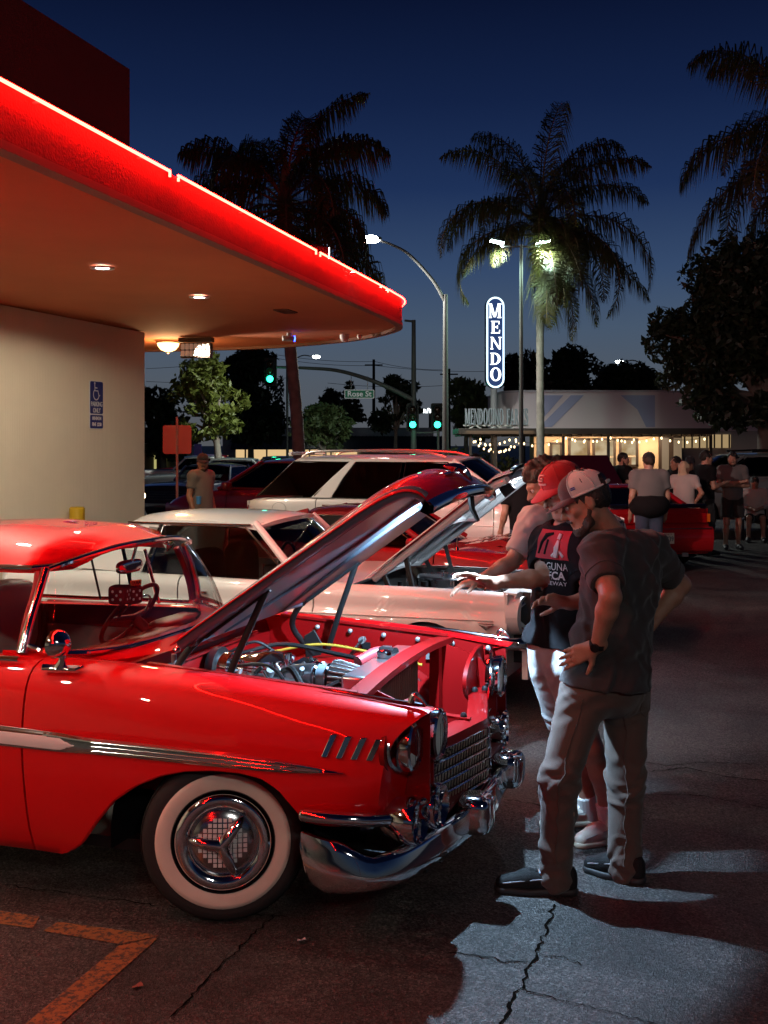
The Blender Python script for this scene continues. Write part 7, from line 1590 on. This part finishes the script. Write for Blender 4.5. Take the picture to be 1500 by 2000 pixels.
    if beard:
        bp_ = []
        for e_ in (-1, 1): bp_ += [('c', g(e_ * .062, .0, -.04), g(e_ * .052, .022, -.085), .016, .020, .02), ('c', g(e_ * .052, .022, -.085), g(e_ * .018, .066, -.114), .023, .023, .02), ('c', g(e_ * .026, .088, -.062), g(e_ * .004, .102, -.050), .007, .008, .006)]
        body_obj('beard', bp_ + [('e', g(0, .076, -.106), (.028, .026, .026), [hr_, hf_, hu_], .02)], min(vox, .009), BEARD, t, base, disp=folds(.004, (120, 120, 120), seed))
    if cap: make_cap(t, b_, g, (hr_, hf_, hu_), cap, vox)
    if extra: extra(t, b_, g, a)
    return t
def make_cap(t, b_, g, fr_, cap, vox):
    cm, fm, bm_ = cap['crown'], cap.get('front', cap['crown']), cap.get('brim', cap['crown']); tilt = cap.get('tilt', 0); n = 28
    def dome(az, el, off=0.0):
        x, y, z = (.086 + off) * math.cos(el) * math.sin(az), (.107 + off) * math.cos(el) * math.cos(az), (.088 + off) * math.sin(el) ** .9 if el > 0 else (.088) * el
        return Vector(g(x, y - .012 + .01 * math.sin(el), .045 + z) - b_)
    def seg(nm, a0, a1, m, e0=-.12, parent=t):
        return MB().slab([[dome(R(a), e) for e in lin(e0, math.pi / 2, 12)] for a in lin(a0, a1, max(4, int((a1 - a0) / 9)))], lambda p: Vector(p) + (Vector(g(0, -.01, .03) - b_) - Vector(p)).normalized() * .004).build(nm, m, parent, ang=60)
    cr_ = seg('cap_front', -58, 58, fm)
    if cap.get('mesh'):
        seg('cap_back', 58, 150, cm); seg('cap_back', -150, -58, cm); seg('cap_back', 150, 210, cm, .42)
        MB().tube([dome(R(a), -.05, .003) for a in lin(148, 212, 9)], .009, 6, flat=(1, 1, 1)).build('cap_strap', cm, t)
        for a in (58, -58, 115, -115): MB().tube([dome(R(a), e, .0015) for e in lin(-.1, 1.5, 10)], .0035, 5).build('cap_seam', mat('cap_seam', (.45, .42, .42), .8), t)
        MB().tube([dome(R(a), -.09, -.002) for a in lin(58, 148, 12)], .006, 6).build('cap_band', mat('cap_band', (.6, .57, .56), .8), t); MB().tube([dome(R(a), -.09, -.002) for a in lin(-148, -58, 12)], .006, 6).build('cap_band', mat('cap_band'), t)
    else:
        seg('cap_back', 58, 302, cm)
        for a in (0, 60, 120, 180, 240, 300): MB().tube([dome(R(a), e, .001) for e in lin(-.1, 1.5, 9)], .002, 5).build('cap_seam', cm, t)
    MB().ell(dome(0, math.pi / 2, .003), (.008, .008, .005), nu=10, nv=6).build('cap_button', fm, t)
    G = []
    for f in lin(0, 1, 9):
        row = []
        for q in lin(-1, 1, 17):
            a = R(62 * q); p = Vector(dome(a, -.10)); ln = cap.get('brim_len', .075) * (1 - abs(q) ** 2.4) + .004
            fw = Vector(fr_[1]); dn = -Vector(fr_[2]); row.append(p + fw * ln * f + dn * (ln * f * .30 + .018 * q * q * f))
        G.append(row)
    MB().slab(G, Vector(fr_[2]) * .004).build('cap_brim', bm_, t, ang=60)
    if cap.get('deco'): cap['deco'](t, b_, dome)
def seams(t, b_, part, paths, r=.0022, m=None, off=.001):
    o = [c for c in t.children if c.name.split('.')[0] == part][0]; me = o.data
    bv = BVHTree.FromPolygons([v.co.copy() for v in me.vertices], [tuple(p.vertices) for p in me.polygons])
    for P in paths:
        pts = []
        for p in P:
            h = bv.find_nearest(Vector(np.array(p) - b_))
            if h[0] is not None: pts.append(h[0] + (Vector(np.array(p) - b_) - h[0]).normalized() * off)
        if len(pts) > 1: MB().tube(pts, r, 5).build('seam', m or o.data.materials[0], o)
def ring(c, ax, r, n=28):
    x, y, z = frame(Vector(ax)); return [np.array(Vector(c) + (x * math.cos(q) + y * math.sin(q)) * r) for q in lin(0, 2 * math.pi, n)]
def garment_seams(t, b_, a, upt):
    P = []
    for q in 'LR':
        d = a['el' + q] - a['sh' + q]; P += [ring(a['sh' + q] + d * .50, d, .09)]
    P += [ring(a['neck'] + upt * .005, upt, .10)]
    seams(t, b_, 'shirt', P, .003)
    if any(c.name.startswith('trousers') for c in t.children):
        cam_ = np.array((0, 0, CH)); P = []
        for q in 'LR':
            h, k, n_ = a['hip' + q], a['kn' + q], a['an' + q]; out = unit((cam_ - h) * (1, 1, 0)) * .14
            P.append([h + out + (0, 0, .02)] + [h + (k - h) * f + out for f in lin(.05, .95, 16)] + [k + (n_ - k) * f + out for f in lin(.05, .95, 16)])
        c = a['hipR'] + np.array((.07, -.16, .07)); rt = np.array((.75, .65, 0)) * .13
        P.append([c, c + rt * .5, c + rt, c + rt * .95 + (0, 0, -.13), c + rt * .5 + (0, 0, -.16), c + rt * .05 + (0, 0, -.13), c])
        seams(t, b_, 'trousers', P, .0026)
def JP(px, py, Y): return tuple(W(px, py, Y))
def std(X, Y, ang, H=1.78, arms='down', lean=0.0, look=None, step=.0, s=None):
    """standing joints; ang = heading of the chest in degrees (0=+x, 90=away from the camera)"""
    k = H / 1.78; f = np.array((math.cos(R(ang)), math.sin(R(ang)), 0)); r = np.array((f[1], -f[0], 0)); u = np.array((0, 0, 1.0)); o = np.array((X, Y, 0.0))
    P = lambda a, b, c: o + (r * a + f * b) * k + u * c * k
    J = dict(base=(X, Y), rv=r, fv=f, s=k, pelvis=P(0, 0, .95), chest=P(0, lean * .6, 1.27), neck=P(0, lean, 1.48), head=P(0, lean + .03, 1.625), hu=u)
    lk = R(ang if look is None else look); J['hf'] = np.array((math.cos(lk), math.sin(lk), -.12))
    for q, sg in (('L', -1), ('R', 1)):
        J['hip' + q] = P(sg * .095, 0, .88); J['kn' + q] = P(sg * .11, .03 + sg * step * .5, .48); J['an' + q] = P(sg * .12, -.02 + sg * step, .085); J['toe' + q] = P(sg * .15, .19 + sg * step, .03); J['sh' + q] = P(sg * .19, lean, 1.42)
        if arms == 'down': J['el' + q] = P(sg * .25, lean - .03, 1.14); J['wr' + q] = P(sg * .25, lean + .06, .90)
        elif arms == 'cross': J['el' + q] = P(sg * .26, .05, 1.15); J['wr' + q] = P(-sg * .08, .19, 1.18 + .03 * sg)
        elif arms == 'talk': J['el' + q] = P(sg * .24, .02, 1.14); J['wr' + q] = P(sg * .16, .25, 1.14 + .06 * sg)
        elif arms == 'lap': J['el' + q] = P(sg * .25, .06, 1.16); J['wr' + q] = P(sg * .07, .26, 1.10)
        elif arms == 'hip': J['el' + q] = P(sg * .34, -.06, 1.18); J['wr' + q] = P(sg * .19, .02, 1.0)
    return J
# ------------------------------------------------ near man in charcoal shirt
def SJ(**k): return {a: (np.array(W(*v)) if len(v) == 3 else v) for a, v in k.items()}
A = SJ(shL=(1172, 1082, 4.83), shR=(1270, 1082, 5.12), elL=(1193, 1166, 4.62), elR=(1330, 1142, 5.22), wrL=(1166, 1262, 4.73), wrR=(1268, 1222, 5.08), neck=(1213, 1052, 4.99), head=(1143, 978, 4.95), chest=(1212, 1148, 4.99), waist=(1195, 1255, 4.97), pelvis=(1184, 1335, 4.97),
       hipL=(1138, 1362, 4.89), hipR=(1222, 1358, 5.06), knL=(1092, 1520, 4.84), knR=(1222, 1525, 5.06), anL=(1085, 1700, 4.88), anR=(1220, 1685, 5.03), toeL=(968, 1735, 4.90), toeR=(1142, 1708, 5.14))
A.update(base=(.92, 4.95), s=1.04, rv=np.array((.65, .76, 0)), fv=np.array((-.76, .65, 0)), hf=np.array((-.90, .12, -.40)), hu=np.array((-.40, .06, .90)), sole=mat('dark_sole', (.02, .02, .022), .6), lace=mat('steel_blue_lace', (.25, .30, .36), .7))
CHAR = cloth('charcoal_cotton', (.028, .025, .026)); TROU = cloth('taupe_chino', (.086, .058, .046), .25, 300); MESHW = mat('white_cap_mesh', (.80, .76, .74), .8, bump=(520, .9)); CAPD = cloth('dark_maroon_cap', (.055, .010, .014))
def flag(t, b_, dome):
    for i in range(7): MB().slab([[dome(R(a), e + .02, .003) for a in (-74, -62)] for e in lin(.16 + i * .075, .195 + i * .075, 3)], (0, 0, .001)).build('flag_stripe', SWHITE if i > 1 else mat('flag_blue', (.05, .06, .3), .7), t)
def watch(t, b_, g, a):
    garment_seams(t, b_, a, unit(a['neck'] - a['pelvis']))
    d = unit(a['wrL'] - a['elL']); c = a['wrL'] - d * .012; x, y, z = frame(Vector(d)); cv = Vector(c - b_)
    MB().lathe([(.034, -.012), (.0365, -.011), (.0365, .011), (.034, .012)], cv, Vector(d), 28).build('watch_strap', BLACK, t)
    n = Vector((-.35, -.9, .1)); n = (n - z * n.dot(z)).normalized(); MB().cyl(cv + n * .032, cv + n * .043, .019, n=20).build('watch_case', BLACK_G, t)
make_person('man in charcoal T-shirt and white mesh cap, hands on hips', A, .0068, CHAR, TROU, mat('black_sneaker', (.006, .006, .007), .7, bump=(200, .4), spec=.3), SK2, HAIR_B, sleeve=.60, cap=dict(crown=MESHW, front=CAPD, brim=CAPD, mesh=True, deco=flag), beard=True, seed=3, cloth_amp=.0095, bulk=1.08, belly=1.20, hem=np.array(W(1186, 1336, 4.97)),
            hands={'L': ((-.80, .30, -.42), (.25, .90, -.15), 1, 14, .08, 1.0, .9), 'R': ((-.5, .3, -.6), (-.6, .2, .3), 1, 20)}, extra=watch)
# ------------------------------------------------ man with red cap and white shorts
B = SJ(shR=(1068, 1062, 5.60), shL=(1138, 1066, 5.33), elR=(1062, 1128, 5.44), wrR=(960, 1139, 5.30), elL=(1158, 1172, 5.22), wrL=(1108, 1178, 5.18), neck=(1106, 1030, 5.47), head=(1098, 955, 5.42), chest=(1110, 1105, 5.46), waist=(1104, 1190, 5.46), pelvis=(1092, 1262, 5.48),
       hipR=(1074, 1300, 5.55), hipL=(1106, 1300, 5.40), knR=(1116, 1455, 5.68), knL=(1154, 1462, 5.42), anR=(1154, 1588, 5.76), anL=(1192, 1606, 5.52), toeR=(1056, 1604, 5.72), toeL=(1126, 1648, 5.42))
B.update(base=(.84, 5.5), s=1.02, rv=np.array((-.6, .8, 0)), fv=np.array((-.8, -.6, 0)), hf=np.array((-.80, -.36, -.42)), hu=np.array((-.36, -.18, .88)), tongue=mat('red_tongue', (.35, .01, .015), .7), pipe=mat('stitch_grey', (.35, .36, .36), .7), sole=mat('cream_sole', (.62, .56, .44), .6), lace=mat('white_lace', (.75, .75, .73), .8))
BLKT = mat('black_cotton', (.007, .0065, .008), .95, bump=(420, .25, 3), spec=.2); WSH = cloth('white_shorts_cloth', (.46, .46, .45), .25); REDC = cloth('red_cap_cloth', (.42, .008, .012))
def gcap(t, b_, dome):
    Wc_ = mat('cap_print', (.7, .35, .36), .7); P = lambda x, y: dome(R(x), y, .003)
    for pts in ([(14, .72), (-12, .72), (-16, .60), (-14, .42), (8, .42), (10, .56), (-2, .56)],): MB().tube([P(-x * 1.1, y) for x, y in pts], .0042, 5).build('cap_logo', Wc_, t)
    for i in range(6):
        MB().tube([P(16 - i * 6.5, .30), P(14.5 - i * 6.5, .20), P(12 - i * 6.5, .21), P(12.4 - i * 6.5, .29)], .0024, 4).build('cap_lettering', Wc_, t)
def print_(t, b_, g, a):
    garment_seams(t, b_, a, unit(a['neck'] - a['pelvis']))
    sh = [c for c in t.children if c.name.startswith('shirt')][0]; me = sh.data; bv = BVHTree.FromPolygons([v.co.copy() for v in me.vertices], [tuple(p.vertices) for p in me.polygons])
    f = Vector((-.8, -.6, 0)); x = Vector((.6, -.8, 0)); o = Vector(W(1116, 1100, 5.46)) - Vector(b_) - Vector((.0, .0, 0))
    def proj(u, v, off=.003):
        q = o + x * u + Vector((0, 0, v)) + f * .5; hit = bv.ray_cast(q, -f)
        return (hit[0] + hit[1].normalized() * off * (1 if hit[1].dot(f) > 0 else -1)) if hit[0] is not None else q - f * .4
    def sheet_(nm, u0, u1, v0, v1, m, off): MB().grid([[proj(u, v, off) for v in lin(v0, v1, 9)] for u in lin(u0, u1, 13)]).build(nm, m, t, ang=180, fixn=False)
    PR = mat('print_red', (.38, .012, .022), .8); PW = mat('print_white', (.62, .58, .58), .8)
    sheet_('print_panel', -.10, .12, .03, .165, PR, .003)
    fg = MB(); fg.tube([proj(.045, .04, .005), proj(.05, .085, .005), proj(.06, .12, .005)], [.012, .018, .010], 6); fg.tube([proj(.02, .045, .005), proj(.055, .08, .005), proj(.085, .045, .005)], .008, 6); fg.tube([proj(.06, .125, .005), proj(.065, .15, .005)], [.012, .010], 6); fg.build('print_figure', PW, t)
    bl = MB(); bl.tube([proj(-.07, .05, .005), proj(-.06, .10, .005), proj(-.03, .14, .005), proj(.01, .15, .005)], [.006, .009, .012, .006], 5); bl.tube([proj(-.03, .05, .005), proj(-.02, .12, .005)], .006, 5); bl.build('print_silhouette', BLKT, t)
    for txt, sz, u, v, sx in (('LAGUNA', .050, .022, -.005, .86), ('SECA', .052, .030, -.048, .98), ('RACEWAY', .027, .022, -.084, 1.2)):
        ob = text_obj('print_lettering', txt, sz, PW, t, ext=0, sx=1.0, bold=.0014 if sz > .05 else 0)
        for vv in ob.data.vertices: vv.co = proj(u + vv.co.x * sx, v + vv.co.y, .0045)
make_person('man in red cap, black LAGUNA SECA T-shirt and white shorts, reaching out', B, .0070, BLKT, WSH, mat('white_sneaker', (.68, .64, .56), .5, bump=(150, .2)), SK1, HAIR_BR, sleeve=.55, pant_end=.42, cap=dict(crown=REDC, deco=gcap, brim_len=.08), beard=False, seed=7, cloth_amp=.007, hem=np.array(W(1094, 1258, 5.48)), socks=cloth('white_sock', (.72, .72, .72)),
            hands={'R': ((-.88, -.10, .34), (-.25, -.25, -.85), 1, 15, .26, 1.0, 1.0), 'L': ((-.85, -.25, .22), (.1, -.55, -.6), -1, 24, .2, 1.0, 1.0)}, extra=print_)
# ------------------------------------------------ curly haired person in pale T-shirt
C = std(1.10, 6.45, 172, 1.80, lean=.06, look=190)
C.update({k: np.array(W(*v)) for k, v in dict(head=(1062, 945, 6.3), neck=(1072, 1002, 6.35), chest=(1082, 1075, 6.37), shL=(1042, 1020, 6.18), shR=(1075, 1012, 6.55), elL=(1000, 1098, 6.1), wrL=(938, 1133, 6.05), elR=(1010, 1090, 6.7), wrR=(975, 1118, 6.6)).items()}); C['hf'] = np.array((-.8, -.15, -.45))
make_person('curly dark haired person in pale pink T-shirt behind the red cap', C, .010, cloth('pale_pink_cotton', (.52, .40, .36)), cloth('dark_jeans', (.03, .035, .05)), BLACK, SK2, HAIR_BR, hairstyle='curly', sleeve=.7, seed=12, hands={'L': ((-.9, -.1, -.2), (0, .1, -1), 1, 22)})
# ------------------------------------------------ background people
GR = cloth('heather_grey_cotton', (.14, .13, .13), .2); BK = BLKT; DEN = cloth('blue_denim', (.035, .05, .09), .2); WH = cloth('white_cotton', (.46, .41, .39), .2); KH = cloth('black_shorts_cloth', (.014, .013, .014), .2); NAVYC = cloth('navy_cap_cloth', (.01, .01, .016))
def bg_at(px, Y): return W(px, 900, Y).x
VSN = mat('dark_sneaker_white_sole', (.03, .03, .035), .6)
def jacket(t, b_, g, a):
    body_obj('tied_jacket', [('e', a['pelvis'] + (0, 0, .06), (.30, .25, .20), [a['rv'], a['fv'], np.array((0, 0, 1.0))], .03)], .016, BK, t, (b_[0], b_[1], 0), disp=folds(.008, seed=2))
make_person('broad man in grey T-shirt seen from behind by the red coupe', std(bg_at(1268, 16.4), 16.4, 92, 1.84, 'down'), .016, GR, DEN, BLACK, SK1, HAIR_BR, cap=dict(crown=NAVYC), bulk=1.18, belly=1.2, extra=jacket, group=None, seed=20)
make_person('bearded man in black T-shirt standing beyond the raised hood', std(bg_at(1215, 21), 21, 20, 1.80, 'down', look=-15), .016, BK, DEN, BLACK, SK1, HAIR_B, beard=True, seed=21)
make_person('blonde woman in white top among the group', std(bg_at(1336, 19.2), 19.2, 60, 1.66, 'hip', look=20), .016, WH, DEN, BLACK, SK1, HAIR_BL, long_hair=True, seed=22, bulk=.9)
make_person('dark haired woman half hidden behind the blonde woman', std(bg_at(1322, 20.4), 20.4, 200, 1.74, 'down'), .016, BK, DEN, BLACK, SK2, HAIR_B, long_hair=True, seed=23, bulk=.9)
make_person('person in dark cap behind the blonde woman', std(bg_at(1348, 20.8), 20.8, 250, 1.73, 'down'), .016, BK, DEN, BLACK, SK2, HAIR_B, cap=dict(crown=NAVYC), seed=24)
make_person('tall man in black T-shirt talking, seen in profile', std(bg_at(1377, 19.6), 19.6, 15, 1.85, 'talk', look=5), .016, BK, KH, BLACK, SK1, HAIR_B, seed=25, pant_end=1)
make_person('man with crossed arms in grey T-shirt and black shorts', std(bg_at(1430, 20.6), 20.6, -95, 1.82, 'cross', look=-110, step=.04), .014, GR, KH, VSN, SK1, HAIR_B, beard=True, pant_end=.46, seed=26)
S_ = std(bg_at(1474, 22.5), 22.5, -105, 1.74, 'lap')
for k_, v_ in list(S_.items()):
    if isinstance(v_, np.ndarray) and k_ not in ('rv', 'fv', 'hf', 'hu') and k_[:2] not in ('kn', 'an', 'to'): S_[k_] = v_ - np.array((0, 0, .43))
for q in 'LR': sg = -1 if q == 'L' else 1; f_ = S_['fv']; r_ = S_['rv']; o_ = np.array((S_['base'][0], S_['base'][1], 0)); S_['kn' + q] = o_ + f_ * .42 + r_ * sg * .13 + (0, 0, .48); S_['an' + q] = o_ + f_ * .40 + r_ * sg * .14 + (0, 0, .085); S_['toe' + q] = o_ + f_ * .60 + r_ * sg * .16 + (0, 0, .03)
S_['hf'] = np.array((-.2, -.85, -.5))
make_person('seated person in pale top looking down at right edge', S_, .016, WH, KH, VSN, SK1, HAIR_B, pant_end=.46, seed=27, sleeve=1.5)
ch = thing('folding_chair', 'dark folding chair under the seated person', 'chair', (S_['base'][0], S_['base'][1], 0), R(-105 + 90)); 
MB().box((0, .02, .43), (.46, .44, .03)).build('seat', mat('navy_canvas', (.01, .015, .05), .8), ch); MB().box((0, .26, .72), (.46, .03, .40)).build('backrest', MATS['navy_canvas'], ch)
for x_ in (-.22, .22):
    for y_ in (-.2, .24): MB().tube([(x_, y_, 0), (x_, y_ * .9, .43 if y_ < 0 else .9)], .012, 6).build('leg', BLACK, ch)
make_person('person in black T-shirt leaning by the white raised hood', std(bg_at(1024, 13.6), 13.6, 120, 1.72, 'down', lean=.10), .016, BK, DEN, BLACK, SK1, HAIR_B, seed=28)
make_person('black haired man looking left beyond the white SUV', std(bg_at(930, 21), 21, 190, 1.78, 'down'), .016, BK, DEN, BLACK, SK1, HAIR_B, seed=29)
make_person('brown haired person seen from behind above the red cap', std(bg_at(1088, 20), 20, 90, 1.77, 'down'), .018, BK, DEN, BLACK, SK1, HAIR_BR, seed=30)
M_ = std(bg_at(393, 17), 17, -28, 1.82, 'down', look=-80)
make_person('smiling man in grey T-shirt and cap left of the SUVs', M_, .014, GR, DEN, BLACK, SK2, HAIR_B, cap=dict(crown=NAVYC), beard=True, seed=31, bulk=1.02, belly=1.12)
cup = thing('blue_cup', 'light blue cup in front of the smiling man in grey', 'cup', Vector(W(388, 978, 16.6)) + Vector((0, 0, 0)), 0); MB().lathe([(.0005, -.05), (.032, -.05), (.040, .06), (.038, .06), (.031, -.04)], n=18).build('cup_body', mat('blue_plastic', (.05, .25, .6), .4), cup); MB().lathe([(.042, .055), (.042, .065), (.0005, .07)], n=18).build('lid', mat('blue_plastic'), cup)
# bits of litter on the asphalt
random.seed(9)
for px, py, lb in ((590, 1842, 'crumpled pale scrap of paper on the asphalt'), (268, 1930, 'small reddish leaf scrap near the orange line')):
    p = GP(px, py); t = thing('paper_scrap', lb, 'litter', p, random.random())
    G = [[(x * .018 + random.uniform(-.004, .004), y * .010 + random.uniform(-.003, .003), .006 + random.uniform(0, .012)) for x in range(-1, 2)] for y in range(-1, 2)]
    MB().slab(G, (0, 0, .0015)).build('sheet', mat('pale_paper', (.5, .5, .52), .8) if px > 400 else mat('dry_leaf', (.2, .06, .04), .8), t)
